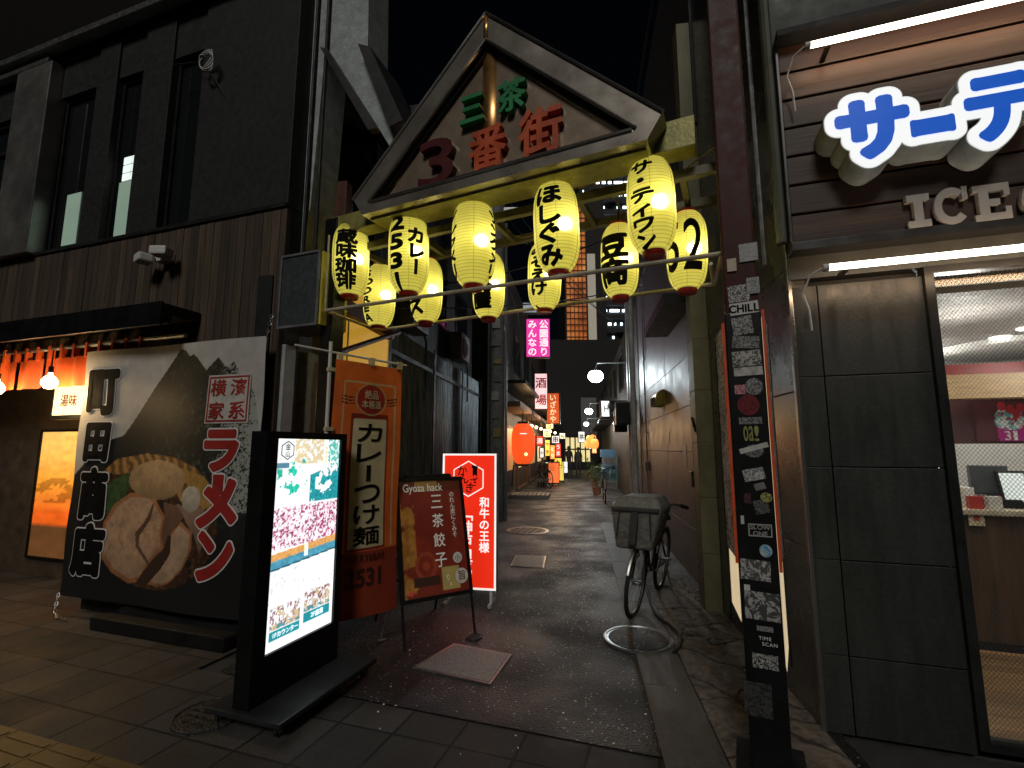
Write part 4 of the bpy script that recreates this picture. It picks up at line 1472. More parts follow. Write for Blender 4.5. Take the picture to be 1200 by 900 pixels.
MB().fan([(-0.02, -0.02), (0.02, -0.02), (0.02, 0.02), (-0.02, 0.02)], -0.002).build("picture", mat("red_mark", (0.5, 0.05, 0.03), 0.5), nt)

# ------------------------------------------------------------------ right alley wall beyond the shop
PURP = mat("mauve_metal_panel", (0.20, 0.175, 0.195), 0.5, 0.35, scale=4, var=0.12, dirt=0.25, bump=0.02)
KHA = mat("khaki_tile", (0.20, 0.185, 0.10), 0.55, scale=9, var=0.18, bump=0.15, dirt=0.3)
RW = thing("alley_building", "mauve metal panelled building with khaki pillar right of the alley", "building", FW)
zz = [0.0, FW.loc(819, 536)[1] - 0.0 if False else 0.62, 1.55, 2.13, 2.75, 3.55, 5.2]
pl = MB()
xp = -2.22
for i, (a, b) in enumerate(zip(zz, zz[1:])):
    x = xp
    while x > -8.2:
        x2 = max(-8.2, x - 2.4)
        pl.box(x2 + 0.004, x - 0.004, -0.0, 0.08, a + 0.004, b - 0.004, 0.003)
        x = x2
pl.build("metal_panel", PURP, RW)
MB().box(-8.2, xp, 0.085, 0.4, 0, 7).build("wall", DARK, RW)
kp = MB()
for a, b in zip((0, 0.55, 1.1, 1.65, 2.2, 2.75, 3.3, 3.85, 5), (0.55, 1.1, 1.65, 2.2, 2.75, 3.3, 3.85, 5, 6.5)):
    kp.box(-2.215, -2.0, -0.16, 0.25, a + 0.002, b - 0.002, 0.004)
kp.build("pillar", KHA, RW)
MB().box(-8.2, -1.96, -0.02, 0.4, 5.21, 8.5).build("upper_wall", mat("upper_dark_wall", (0.03, 0.028, 0.028), 0.7), RW)
# canopy beam
cb = MB()
cb.prism([(-4.3, 3.42), (-2.5, 3.42), (-2.5, 3.30), (-4.3, 3.30)], -0.35, -0.001)
cb.build("ledge", BLACK, RW)
# vent hood
xv, zv = FW.loc(771, 467, -0.08)
vh = thing("vent_hood", "curved steel vent hood with dark drip stains on the mauve wall", "vent", FW, xv, 0, zv)
hp = [(0.0, 0.13)] + [(-0.16 * math.sin(a), 0.13 - 0.16 * (1 - math.cos(a)) * 1.1) for a in np.linspace(0.2, R(90), 8)] + [(-0.16, -0.13), (0, -0.13)]
hd = MB()
for s0, s1 in ((-0.22, 0.22),):
    A = [hd.bm.verts.new((s0, y, z)) for y, z in hp]; B = [hd.bm.verts.new((s1, y, z)) for y, z in hp]
    n = len(hp)
    for i in range(n - 2):
        hd._f([A[i], A[i + 1], B[i + 1], B[i]])
    hd._f(A); hd._f(B)
hd.build("hood", mat("hood_steel", (0.75, 0.66, 0.32), 0.3, 0.85), vh)
gr_ = MB()
for x in (-0.2, -0.1, 0.0, 0.1, 0.2):
    gr_.box(x - 0.006, x + 0.006, -0.175, -0.161, -0.13, 0.02)
gr_.build("grille", BLACK, vh)
stn = MB()
for x, l_ in ((-0.12, 0.5), (-0.02, 0.65), (0.08, 0.42), (0.15, 0.3)):
    stn.fan([(x - 0.012, -0.14), (x + 0.012, -0.14), (x + 0.006, -0.14 - l_), (x - 0.006, -0.14 - l_)], -0.003)
stn.build("drip_stain", mat("stain", (0.05, 0.045, 0.045), 0.6), vh)
for i, (x, z0, z1, lb) in enumerate(((-2.75, 0.0, 3.3, "thin grey conduit nearest the khaki pillar on the mauve wall"), (-6.9, 0.0, 5.2, "thin grey conduit at the far end of the mauve wall"))):
    cn = thing("wall_conduit", lb, "conduit", FW, x, 0, 0, group="conduits on the mauve wall")
    MB().tube([(0, -0.03, z0), (0, -0.03, z1)], 0.016, 8).build("pipe", mat("conduit_mauve", (0.16, 0.15, 0.16), 0.45), cn, smooth=True)
    for k in range(4):
        zz_ = z0 + 0.3 + k * (z1 - z0 - 0.5) / 3
        MB().box(-0.035, 0.035, -0.05, -0.001, zz_, zz_ + 0.03, 0.004).build("clamp", STEEL, cn)
    MB().box(-0.07, 0.07, -0.09, -0.001, 1.15, 1.33, 0.01).build("junction_box", mat("junction_grey", (0.14, 0.14, 0.14), 0.5, dirt=0.4), cn)
for i, (x, z, w_, h_, lb) in enumerate(((-3.4, 1.5, 0.10, 0.14, "small torn white sticker low on the mauve wall"), (-4.6, 1.75, 0.12, 0.09, "small torn grey sticker further along the mauve wall"))):
    o = MB().box(-w_, w_, -0.004, -0.001, -h_, h_).build("wall_sticker", mat("wall_sticker_%d" % i, (0.3, 0.29, 0.27), 0.5, scale=30, var=0.7))
    tag(at(o, FW, x, 0, z), lb, "sticker")
tg = MB()
x0, z0 = FW.loc(826, 491, -0.162)
for k in range(4):
    pp_ = [(-0.0, 0.0)]
    tg.tube([(-2.14 + 0.05 * math.sin(q * 1.7 + k) + 0.02 * k, -0.163, z0 + 0.05 * math.cos(q * 2.3 + k * 1.3) - 0.02 * k) for q in np.linspace(0, 3.2, 14)], 0.004, 4)
tg.build("graffiti_tag", INK, RW)
# pipes and meter boxes
pipes = thing("drain_pipes", "bundle of grey vertical drain pipes at the end of the mauve wall", "pipes", FW, -8.35, 0, 0)
for i, (dx, r_, c_) in enumerate(((0.0, 0.07, 0.3), (-0.25, 0.05, 0.18), (-0.5, 0.08, 0.34), (-0.85, 0.05, 0.1))):
    MB().tube([(dx, -0.12, 0), (dx, -0.12, 6.5)], r_, 12).build("pipe", mat("pipe_%d" % i, (c_, c_ * 0.95, c_ * 0.9), 0.45, dirt=0.5), pipes, smooth=True)
for x, z, lb in ((-8.6, 2.15, "black meter box on the pipes nearest the mauve wall"), (-9.3, 2.0, "black meter box on the dark wall further in")):
    mbx = thing("meter_box", lb, "meter box", FW, x, -0.2, z, group="meter boxes on the right alley wall")
    MB().box(-0.2, 0.2, -0.32, 0, 0, 0.55, 0.03).build("case", BLACK, mbx)
    MB().box(-0.1, 0.1, -0.326, -0.321, 0.2, 0.4).build("dial_window", GLASS, mbx)

# building row further along, right
RR = thing("alley_row_building", "dark narrow shop houses along the right side deeper in the alley", "building", FW, -8.7, 0.12, 0)
MB().box(-24, -0.5, 0, 5, 0, 5.4).build("wall", mat("row_wall", (0.03, 0.028, 0.026), 0.7, dirt=0.6), RR)
for i in range(7):
    f = MB().frame(-3.2 - i * 3.1, -1.6 - i * 3.1, 3.6, 5.0, 0.06, -0.04, -0.001).build("window", FRM, RR)
    MB().box(-3.14 - i * 3.1, -1.66 - i * 3.1, -0.02, -0.01, 3.66, 4.94).build("pane", GLASS, f)
for i in range(6):
    MB().prism([(-4.0 - i * 3.7, 2.75), (-1.0 - i * 3.7, 2.75), (-1.0 - i * 3.7, 2.85), (-4.0 - i * 3.7, 2.85)], -0.7, -0.001).build("awning", BLACK, RR)

# ================================================================== GATE
GT = thing("alley_gate", "steel gate with triangular gable sign spanning the alley mouth", "gate", FG)
GY = -0.12
RUST = mat("dark_red_steel", (0.060, 0.009, 0.005), 0.5, 0.0, spec=0.25, scale=12, var=0.5, dirt=0.3)
GABLE = mat("gable_sheet", (0.40, 0.36, 0.31), 0.30, 0.7, scale=2.5, var=0.18, dirt=0.35)
GPAN = mat("gable_face", (0.40, 0.31, 0.23), 0.30, 0.5, scale=3, var=0.15, dirt=0.35)
# right post: sticker-covered below, dark red above
PX = (FG.loc(870, 330, -0.107)[0] + FG.loc(897, 830, -0.107)[0]) / 2
pr = MB().box(PX - 0.086, PX + 0.086, -0.10, 0.10, 0.0, 7.5, 0.012).build("post", RUST, GT)
MB().box(PX - 0.092, PX + 0.092, -0.107, 0.107, 0.02, FG.loc(870, 365, -0.107)[1], 0.008).build("black_wrap", BLACK, pr)
MB().box(PX - 0.16, PX + 0.16, -0.16, 0.16, 0.0, 0.018).build("base_plate", BLACK, pr)
MB().tube([(PX + 0.125, -0.1, 2.6), (PX + 0.125, -0.1, 7.4)], 0.012, 6).build("conduit", STEEL, pr)
MB().box(-3.16, -3.02, -0.06, 0.08, 0.0, 3.6, 0.01).build("post", BLACK, GT)
# gable ring
OUT = FG.poly([(574, 12), (777, 126), (764, 164), (428, 249), (414, 226)], GY - 0.1)
INN = FG.poly([(573, 44), (757, 157), (748, 163), (436, 243), (430, 240)], GY - 0.1)
TRI = FG.poly([(580, 66), (735, 160), (728, 164), (442, 239), (440, 236)], GY - 0.1)
# keep the gable symmetric about its own axis
cxg = (OUT[1][0] + OUT[4][0]) / 2
hw = (OUT[1][0] - OUT[4][0]) / 2
zb = (OUT[2][1] + OUT[3][1]) / 2
za = OUT[0][1]
ze = zb + 0.16
OUT = [(cxg, za), (cxg + hw, ze), (cxg + hw - 0.10, zb), (cxg - hw + 0.10, zb), (cxg - hw, ze)]


def inset(d):
    """the gable outline moved inwards by d"""
    sl = (za - ze) / hw
    ln = math.hypot(1, sl)
    zap = za - d * ln
    zbt = zb + d * 0.55
    xr = hw - (d * ln + (zbt - ze)) / sl if sl else hw
    return [(cxg, zap), (cxg + xr, zbt + 0.004), (cxg + xr - 0.02, zbt), (cxg - xr + 0.02, zbt), (cxg - xr, zbt + 0.004)]


INN = inset(0.165)
TRI = inset(0.20)
MB().ring(OUT, INN, GY - 0.10, GY + 0.22).build("gable_frame", GABLE, GT)
MB().ring([(x, z) for x, z in INN], TRI, GY - 0.062, GY - 0.035).build("gable_trim", mat("trim_black", (0.012, 0.011, 0.010), 0.6), GT)
pa = MB()
pa.prism([(cxg - hw + 0.22, zb + 0.06), (cxg - 0.003, zb + 0.06), (cxg - 0.003, za - 0.27)], GY - 0.03, GY + 0.06)
pa.prism([(cxg + hw - 0.22, zb + 0.06), (cxg + 0.003, za - 0.27), (cxg + 0.003, zb + 0.06)], GY - 0.034, GY + 0.06)
pa.build("gable_panel", GPAN, GT)
MB().tube([(cxg, GY + 0.048, zb + 0.06), (cxg, GY + 0.048, za - 0.26)], 0.10, 48).build("gable_fold", mat("orange_glint_fold", (0.85, 0.45, 0.16), 0.33, 0.95, scale=3, var=0.15), GT, smooth='all')  # orange metal tint stands in for a lamp's reflection down the fold
MB().tube([(cxg, GY - 0.085, za - 0.215), (cxg, GY - 0.085, za - 0.03)], 0.025, 16).build("gable_fold", MATS["orange_glint_fold"], GT, smooth='all')  # same reflection tint carried up to the apex
# ridge and edge mouldings
eg = MB()
for a, b in ((OUT[0], OUT[1]), (OUT[0], OUT[4])):
    eg.tube([(a[0], GY - 0.105, a[1] - 0.012), (b[0], GY - 0.105, b[1] - 0.012)], 0.012, 6)
for a, b in ((INN[0], INN[1]), (INN[0], INN[4]), (INN[2], INN[3])):
    eg.tube([(a[0], GY - 0.105, a[1]), (b[0], GY - 0.105, b[1])], 0.012, 6)
eg.build("moulding", BRUSH, GT)
GRN = mat("green_letter", (0.025, 0.26, 0.09), 0.45)
ORR = mat("orange_red_letter", (0.62, 0.10, 0.03), 0.45, dirt=0.3)
MAR = mat("maroon_letter", (0.09, 0.015, 0.015), 0.4)
for ch, bx, mt_, bo in (("三", (537, 109, 565, 141), GRN, 0.05), ("茶", (581, 90, 615, 128), GRN, 0.05), ("番", (548, 146, 592, 196), ORR, 0.045), ("街", (606, 123, 658, 180), ORR, 0.045), ("3", (489, 161, 530, 215), MAR, 0.03)):
    a, b_, c_, d = FG.box(*bx, GY - 0.10)
    MB().fit(ch, a, b_, c_, d, GY - 0.036, bo, 0.05).build("sign_character", mt_, GT)
# main beam to the right post, underside frame
YBEAM = mat("olive_beam", (0.36, 0.33, 0.10), 0.45, 0.2, scale=7, var=0.45, dirt=0.5, bump=0.15)
MB().box(cxg + hw - 0.09, -0.103, -0.05, 0.10, zb + 0.0, zb + 0.20, 0.006).build("beam", YBEAM, GT)
MB().box(-3.1, cxg - hw + 0.09, -0.05, 0.10, zb, zb + 0.16, 0.006).build("beam", YBEAM, GT)
MB().box(cxg - hw + 0.12, cxg + hw - 0.12, GY - 0.02, GY + 0.21, zb - 0.016, zb - 0.002).build("soffit", YBEAM, GT)
fb = MB()
for y in (0.12, 0.55):
    fb.box(-3.05, 0.0, y - 0.025, y + 0.025, zb - 0.12, zb - 0.06)
for x in (-2.95, -2.3, -1.6, -0.9, -0.2):
    fb.box(x - 0.02, x + 0.02, 0.14, 0.53, zb - 0.115, zb - 0.065)
for x in (-2.6, -1.9, -1.2, -0.5):
    fb.box(x - 0.02, x + 0.02, 0.09, 0.11, zb - 0.12, zb - 0.02)
fb.build("lantern_rack", mat("rack_steel", (0.10, 0.09, 0.06), 0.5, 0.4, dirt=0.4), GT)
# guard rails
q = [FG.inv(ground(0, 0))] if False else None
h_r = 2.73


def at_h(px, py, h):
    d = ray(px, py)
    return FG.inv(CAM + d * ((h - CAMZ) / d.z))


rp = [at_h(381, 364, h_r), at_h(847, 297, h_r), at_h(836, 333, h_r), at_h(443, 387, h_r)]
RAIL = mat("rail_steel", (0.62, 0.56, 0.42), 0.4, 0.3, dirt=0.3)
rl = MB()
for i in range(4):
    rl.tube([rp[i], rp[(i + 1) % 4]], 0.015, 8)
rl.build("guard_rail", RAIL, GT)
for i in (0, 3):
    MB().tube([rp[i], (rp[i].x, rp[i].y, zb - 0.06)], 0.008, 6).build("rail_hanger", RAIL, GT)
MB().tube([rp[2], (-0.06, rp[2].y * 0.2, h_r)], 0.012, 6).build("rail_hanger", RAIL, GT)
# flanking sticker boards (lit cream boxes with orange edge) as a sign wrapped round the post
WS = thing("wrapped_sign", "cream lit sign box with orange edges and stickers wrapped round the gate's post", "sign", FG)
zl0, zl1 = FG.loc(866, 716, 0.1)[1], FG.loc(850, 388, 0.0)[1]
zrr0, zrr1 = FG.loc(918, 775, 0.05)[1], FG.loc(900, 372, 0.0)[1]
CREAM = glow("cream_light_panel", (1.0, 0.78, 0.48), 0.55)


def wing(sx_, z0, z1, zc, wback):
    A = [(sx_ * 0.097, -0.085), (sx_ * wback, 0.26), (sx_ * (wback - 0.03), 0.27), (sx_ * 0.097, 0.03)]
    MB().slab([(PX + q[0], q[1]) for q in A], z0, z1).build("light_box", CREAM, WS)
    B = [(sx_ * 0.0985, -0.097), (sx_ * (wback + 0.003), 0.255), (sx_ * (wback + 0.008), 0.252), (sx_ * 0.1015, -0.104)]
    MB().slab([(PX + q[0], q[1]) for q in B], zc, z1 + 0.01).build("sticker_layer", STK, WS)
    C_ = [(sx_ * 0.0935, -0.112), (sx_ * 0.108, -0.112), (sx_ * 0.108, -0.1045), (sx_ * 0.0935, -0.1085)]
    MB().slab([(PX + q[0], q[1]) for q in C_], zc - 0.02, z1 + 0.02).build("orange_edge", mat("orange_edge", (0.75, 0.09, 0.02), 0.5, scale=20, var=0.25), WS)
    D = [(sx_ * (wback + 0.004), 0.262), (sx_ * (wback + 0.014), 0.262), (sx_ * (wback + 0.014), 0.30), (sx_ * (wback + 0.004), 0.30)]
    MB().slab([(PX + q[0], q[1]) for q in D], z0 - 0.1, z1).build("backing", BLACK, WS)


# collage of torn stickers
m, t, b = nodes("sticker_collage")
tc = N(t, "ShaderNodeTexCoord"); mp = N(t, "ShaderNodeMapping"); mp.inputs["Scale"].default_value = (6, 6, 5)
t.links.new(tc.outputs["Object"], mp.inputs[0])
mp.inputs["Scale"].default_value = (1, 1, 1)
vo = N(t, "ShaderNodeTexVoronoi"); vo.inputs["Scale"].default_value = 13; vo.distance = 'CHEBYCHEV'
nz = N(t, "ShaderNodeTexNoise"); nz.inputs["Scale"].default_value = 38; nz.inputs["Detail"].default_value = 3; nz.inputs["Distortion"].default_value = 3
t.links.new(mp.outputs[0], vo.inputs["Vector"]); t.links.new(mp.outputs[0], nz.inputs["Vector"])
paper = ramp(t, vo.outputs["Color"], [(0.0, (0.70, 0.68, 0.64)), (0.45, (0.03, 0.03, 0.03)), (0.58, (0.62, 0.60, 0.56)), (0.8, (0.45, 0.06, 0.03)), (0.84, (0.7, 0.68, 0.65))])
paper.node.color_ramp.interpolation = 'CONSTANT'
inkc = ramp(t, vo.outputs["Color"], [(0.0, (0.03, 0.03, 0.03)), (0.45, (0.6, 0.6, 0.57)), (0.58, (0.05, 0.05, 0.06)), (0.8, (0.7, 0.6, 0.5)), (0.84, (0.1, 0.1, 0.1))])
inkc.node.color_ramp.interpolation = 'CONSTANT'
mx = N(t, "ShaderNodeMixRGB")
t.links.new(ramp(t, nz.outputs["Fac"], [(0.50, (0, 0, 0)), (0.53, (1, 1, 1))]), mx.inputs[0])
t.links.new(paper, mx.inputs[1]); t.links.new(inkc, mx.inputs[2])
t.links.new(mx.outputs[0], b.inputs["Base Color"]); b.inputs["Roughness"].default_value = 0.95; b.inputs["Specular IOR Level"].default_value = 0.02
STK = m
wing(-1, zl0, zl1, FG.loc(860, 650, 0)[1], 0.145)
wing(1, zrr0, zrr1, FG.loc(905, 660, 0)[1], 0.132)

# stickers on the post
YS = -0.1085


def spx(bx):
    return FG.box(*bx, YS)


def scrap_mat(nm, c1, c2, scale):
    if nm in MATS:
        return MATS[nm]
    m, t, b = nodes(nm)
    tc = N(t, "ShaderNodeTexCoord")
    nz = N(t, "ShaderNodeTexNoise"); nz.inputs["Scale"].default_value = scale; nz.inputs["Detail"].default_value = 4; nz.inputs["Distortion"].default_value = 2.5
    t.links.new(tc.outputs["Object"], nz.inputs["Vector"])
    t.links.new(ramp(t, nz.outputs["Fac"], [(0.46, c1), (0.52, c2)]), b.inputs["Base Color"])
    b.inputs["Roughness"].default_value = 0.4
    MATS[nm] = m
    return m


def rect_pts(a, b_, c_, d, tilt=0.0):
    cx, cz_ = (a + b_) / 2, (c_ + d) / 2
    ct_, st_ = math.cos(tilt), math.sin(tilt)
    return [(cx + (x - cx) * ct_ - (z - cz_) * st_, cz_ + (x - cx) * st_ + (z - cz_) * ct_) for x, z in ((a, c_), (b_, c_), (b_, d), (a, d))]


W_, K_ = (0.62, 0.6, 0.57), (0.03, 0.03, 0.03)
stickers = [
    ((866, 285, 888, 306), 'r', scrap_mat("st_silver", (0.5, 0.5, 0.48), (0.28, 0.28, 0.27), 90), None, 0),
    ((853, 334, 878, 354), 'r', scrap_mat("st_bw", W_, K_, 70), None, 0.05),
    ((875, 325, 890, 344), 'r', scrap_mat("st_bw2", (0.55, 0.54, 0.52), (0.12, 0.12, 0.12), 120), None, 0),
    ((855, 354, 889, 368), 'r', mat("st_white", W_, 0.4), ("CHILL", K_), 0.05),
    ((858, 371, 882, 392), 'r', scrap_mat("st_tag", K_, (0.4, 0.4, 0.38), 50), None, 0.1),
    ((858, 394, 890, 408), 'r', scrap_mat("st_tag2", K_, (0.32, 0.32, 0.3), 60), None, -0.1),
    ((858, 411, 892, 429), 'r', scrap_mat("st_foil", (0.08, 0.08, 0.08), (0.5, 0.48, 0.44), 30), None, 0.03),
    ((860, 430, 894, 440), 'r', mat("st_tape", (0.5, 0.48, 0.44), 0.4, scale=30, var=0.5), None, 0.02),
    ((861, 451, 874, 462), 'r', scrap_mat("st_pink", (0.45, 0.05, 0.12), (0.55, 0.4, 0.4), 60), None, 0),
    ((873, 443, 894, 463), 'e', scrap_mat("st_grey", (0.36, 0.36, 0.35), (0.1, 0.1, 0.1), 45), None, 0),
    ((864, 462, 890, 487), 'e', scrap_mat("st_maroon", (0.24, 0.02, 0.03), (0.1, 0.012, 0.015), 50), None, 0),
    ((866, 489, 893, 497), 'r', scrap_mat("st_line", K_, (0.3, 0.3, 0.29), 80), None, 0),
    ((871, 499, 890, 517), 't', mat("st_olive", (0.36, 0.38, 0.12), 0.5), "oa!", 0),
    ((872, 521, 895, 536), 'e', scrap_mat("st_grey2", (0.3, 0.3, 0.29), (0.09, 0.09, 0.09), 40), None, 0.2),
    ((866, 522, 901, 528), 'r', mat("st_strip", W_, 0.4), None, 0.28),
    ((871, 549, 896, 563), 'r', scrap_mat("st_white2", W_, (0.2, 0.2, 0.2), 38), None, 0.2),
    ((884, 566, 897, 574), 'r', mat("st_dim", (0.25, 0.25, 0.24), 0.4, var=0.5), None, 0.3),
    ((891, 577, 905, 589), 'e', scrap_mat("st_yellow", (0.5, 0.46, 0.14), (0.1, 0.1, 0.04), 50), None, 0),
    ((872, 578, 880, 590), 'r', scrap_mat("st_dred", (0.14, 0.03, 0.06), K_, 60), None, 0),
    ((884, 586, 901, 602), 'r', scrap_mat("st_dark", K_, (0.14, 0.14, 0.14), 40), None, 0.2),
    ((877, 614, 905, 629), 'f', mat("st_grey3", (0.4, 0.39, 0.37), 0.4), ("SLOW", "ONE"), 0.06),
    ((868, 604, 872, 614), 'r', mat("st_white", W_, 0.4), None, 0),
    ((890, 638, 905, 653), 'e', scrap_mat("st_blue", (0.08, 0.36, 0.56), (0.5, 0.6, 0.62), 40), None, 0),
    ((868, 656, 903, 680), 'r', scrap_mat("st_card", (0.5, 0.49, 0.46), (0.1, 0.1, 0.1), 26), None, -0.03),
    ((872, 685, 879, 692), 'r', mat("st_white", W_, 0.4), None, 0),
    ((873, 694, 914, 727), 'r', scrap_mat("st_photo", (0.42, 0.42, 0.4), (0.07, 0.07, 0.07), 16), None, -0.03),
    ((887, 734, 906, 740), 'r', scrap_mat("st_pen", K_, (0.4, 0.4, 0.4), 130), None, 0),
    ((882, 745, 912, 758), 'g', WHITEINK, ("TIME", "SCAN"), 0),
    ((882, 767, 912, 784), 'r', scrap_mat("st_tag3", K_, (0.42, 0.42, 0.4), 45), None, 0),
    ((852, 303, 863, 318), 'r', mat("st_cream", (0.5, 0.42, 0.3), 0.4), None, 0),
    ((872, 800, 905, 840), 'r', scrap_mat("st_faint", (0.02, 0.02, 0.02), (0.06, 0.06, 0.06), 25), None, 0),
]
for i, (bx, kd, mt_, tx_, tl) in enumerate(stickers):
    a, b_, c_, d = spx(bx)
    y = YS - 0.0006 - 0.0005 * (i % 3)
    mb = MB()
    if kd == 'r':
        mb.fan(rect_pts(a, b_, c_, d, tl), y)
    elif kd == 'e':
        mb.fan([((a + b_) / 2 + (b_ - a) / 2 * math.cos(q), (c_ + d) / 2 + (d - c_) / 2 * math.sin(q)) for q in np.linspace(0, 2 * math.pi, 25)[:-1]], y)
    elif kd == 't':
        for j, ch in enumerate(tx_):
            w_ = (b_ - a) / 3
            mb.fit(ch, a + j * w_ + 0.001, a + (j + 1) * w_ - 0.002, c_, d, y, 0.06)
    elif kd == 'f':
        mb.frame(a, b_, c_, d, 0.006, y, y + 0.0004)
        for j, s_ in enumerate(tx_):
            mb.text(s_, (a + b_) / 2, d - (j + 0.5) * (d - c_) / 2, (d - c_) * 0.5, y, bold=0.03)
    elif kd == 'g':
        for j, s_ in enumerate(tx_):
            mb.text(s_, (a + b_) / 2 + 0.02 * j, d - (j + 0.5) * (d - c_) / 2, (d - c_) * 0.45, y, gap=1.15)
    o = mb.build("sticker", mt_, pr)
    if kd == 'r' and tx_:
        MB().text(tx_[0], (a + b_) / 2, (c_ + d) / 2, (d - c_) * 0.9, y - 0.0006, bold=0.05, sx=0.9).build("sticker", INK, pr, label="black lettering on a white sticker")

# ------------------------------------------------------------------ lanterns
m, t, b = nodes("lantern_paper")
t.nodes.remove(b)
out = t.nodes["Material Output"]
tc = N(t, "ShaderNodeTexCoord"); sx = N(t, "ShaderNodeSeparateXYZ")
t.links.new(tc.outputs["Object"], sx.inputs[0])
pp = N(t, "ShaderNodeMath", operation='PINGPONG'); pp.inputs[1].default_value = 0.0105
t.links.new(sx.outputs[2], pp.inputs[0])
rb = N(t, "ShaderNodeMapRange"); rb.inputs[1].default_value = 0.0; rb.inputs[2].default_value = 0.004; rb.inputs[3].default_value = 0.45; rb.inputs[4].default_value = 1.0
t.links.new(pp.outputs[0], rb.inputs[0])
nz = N(t, "ShaderNodeTexNoise"); nz.inputs["Scale"].default_value = 6; nz.inputs["Detail"].default_value = 6
t.links.new(tc.outputs["Object"], nz.inputs["Vector"])
cc = ramp(t, nz.outputs["Fac"], [(0.3, (0.57, 0.52, 0.09)), (0.7, (0.77, 0.72, 0.16))])
mx = N(t, "ShaderNodeMixRGB", blend_type='MULTIPLY'); mx.inputs[0].default_value = 1
t.links.new(cc, mx.inputs[1]); t.links.new(rb.outputs[0], mx.inputs[2])
tl = N(t, "ShaderNodeBsdfTranslucent"); df = N(t, "ShaderNodeBsdfDiffuse"); em = N(t, "ShaderNodeEmission")
rf = N(t, "ShaderNodeBsdfRefraction"); rf.inputs["IOR"].default_value = 1.25; rf.inputs["Roughness"].default_value = 0.85
rf.inputs[0].default_value = (1, 0.95, 0.7, 1)
em.inputs[1].default_value = 0.26
for n_ in (tl, df):
    t.links.new(mx.outputs[0], n_.inputs[0])
t.links.new(mx.outputs[0], em.inputs[0])
a1 = N(t, "ShaderNodeMixShader"); a1.inputs[0].default_value = 0.25
t.links.new(tl.outputs[0], a1.inputs[1]); t.links.new(df.outputs[0], a1.inputs[2])
a2 = N(t, "ShaderNodeMixShader"); a2.inputs[0].default_value = 0.36
t.links.new(a1.outputs[0], a2.inputs[1]); t.links.new(rf.outputs[0], a2.inputs[2])
a3 = N(t, "ShaderNodeAddShader")
t.links.new(a2.outputs[0], a3.inputs[0]); t.links.new(em.outputs[0], a3.inputs[1])
t.links.new(a3.outputs[0], out.inputs[0])
PAPER = m
RL, HL = 0.155, 0.60


def rad(z):
    u_ = min(1.0, abs(z) / (HL / 2))
    return 0.062 + (RL - 0.062) * max(0.0, 1 - u_ ** 3.4) ** 0.62


prof = []
nr_ = 66
for i in range(nr_ + 1):
    z = -HL / 2 + HL * i / nr_
    prof.append((rad(z) + (0.0015 if i % 2 else -0.0012), z))
lm = MB()
rings = []
lm.lathe([(r_, z) for r_, z in prof], 40)
for f in [f for f in lm.bm.faces if len(f.verts) > 4]:
    lm.bm.faces.remove(f)
proto = bpy.data.objects.new("paper_lantern", None)
COL.objects.link(proto)
lm.build("shade", PAPER, proto, smooth='all')
MB().lathe([(0.070, HL / 2 - 0.006), (0.074, HL / 2 + 0.012), (0.066, HL / 2 + 0.022), (0.05, HL / 2 + 0.020)], 28).build("top_ring", REDP, proto, smooth=True)
MB().lathe([(0.072, -HL / 2 + 0.008), (0.075, -HL / 2 - 0.012), (0.066, -HL / 2 - 0.028), (0.05, -HL / 2 - 0.026)], 28).build("bottom_ring", REDP, proto, smooth=True)
cd = MB()
for k in range(6):
    q = math.pi / 6 + k * math.pi / 3
    cd.tube([((rad(z) + 0.003) * math.cos(q), (rad(z) + 0.003) * math.sin(q), z) for z in np.linspace(-HL / 2, HL / 2, 26)], 0.0011, 4)
cd.build("cord", mat("seam", (0.25, 0.16, 0.03), 0.7), proto)
MB().tube([(0, 0, HL / 2 + 0.02), (0.005, 0.0, HL / 2 + 0.10), (0, 0, HL / 2 + 0.18)], 0.006, 6).tube([(-0.055, 0, HL / 2 + 0.016), (0, 0, HL / 2 + 0.07), (0.055, 0, HL / 2 + 0.016)], 0.0035, 5).build("hanger", BLACK, proto)
LSPEC = [
    # px, top, bottom, y in gate frame, columns [(text, azimuth deg, size, x stretch)], label, bulb offset
    (411, 263, 347, 0.06, [("蔵味珈琲", -16, 0.128, 1.25)], "lantern lettered with four kanji in one column, leftmost of the front row"),
    (479, 250, 344, 0.06, [("カレー", 20, 0.115, 1.0), ("2531", -38, 0.15, 1.5)], "lantern with digits and katakana, second in the front row"),
    (555, 234, 336, 0.06, [("ソンクメリ", -78, 0.10, 1.5), ("ソンクメリ", 72, 0.10, 1.5)], "lantern turned with its blank yellow side outward, middle of the front row"),
    (652, 213, 320, 0.06, [("ほしぐみ", -22, 0.138, 1.25)], "lantern lettered with four hiragana, under the gable's right half"),
    (763, 186, 297, 0.06, [("サ・ティワン", -22, 0.098, 1.55)], "orange yellow lantern lettered in katakana, nearest the sticker post"),
    (445, 310, 384, 0.50, [("SODREA", -52, 0.09, 1.7)], "lantern lettered with roman capitals, leftmost of the back row"),
    (500, 303, 379, 0.50, [("テラス", -48, 0.15, 1.2)], "lantern showing one large katakana at its foot, second of the back row"),
    (573, 297, 374, 0.50, [("居鳥屋", -30, 0.14, 1.3)], "lantern half hidden behind the blank middle lantern"),
    (638, 284, 364, 0.50, [("みそえけ、", -22, 0.125, 1.2)], "lantern half hidden below the four hiragana lantern"),
    (726, 262, 350, 0.50, [("豆商", -22, 0.20, 1.1)], "lantern with two big kanji between the hiragana and katakana lanterns"),
    (805, 248, 341, 0.50, [("5", 0, 0.0, 1.0), ("2", 0, 0.0, 1.0)], "lantern painted with a big black 52 beside the gate post"),
]
ORPAPER = None


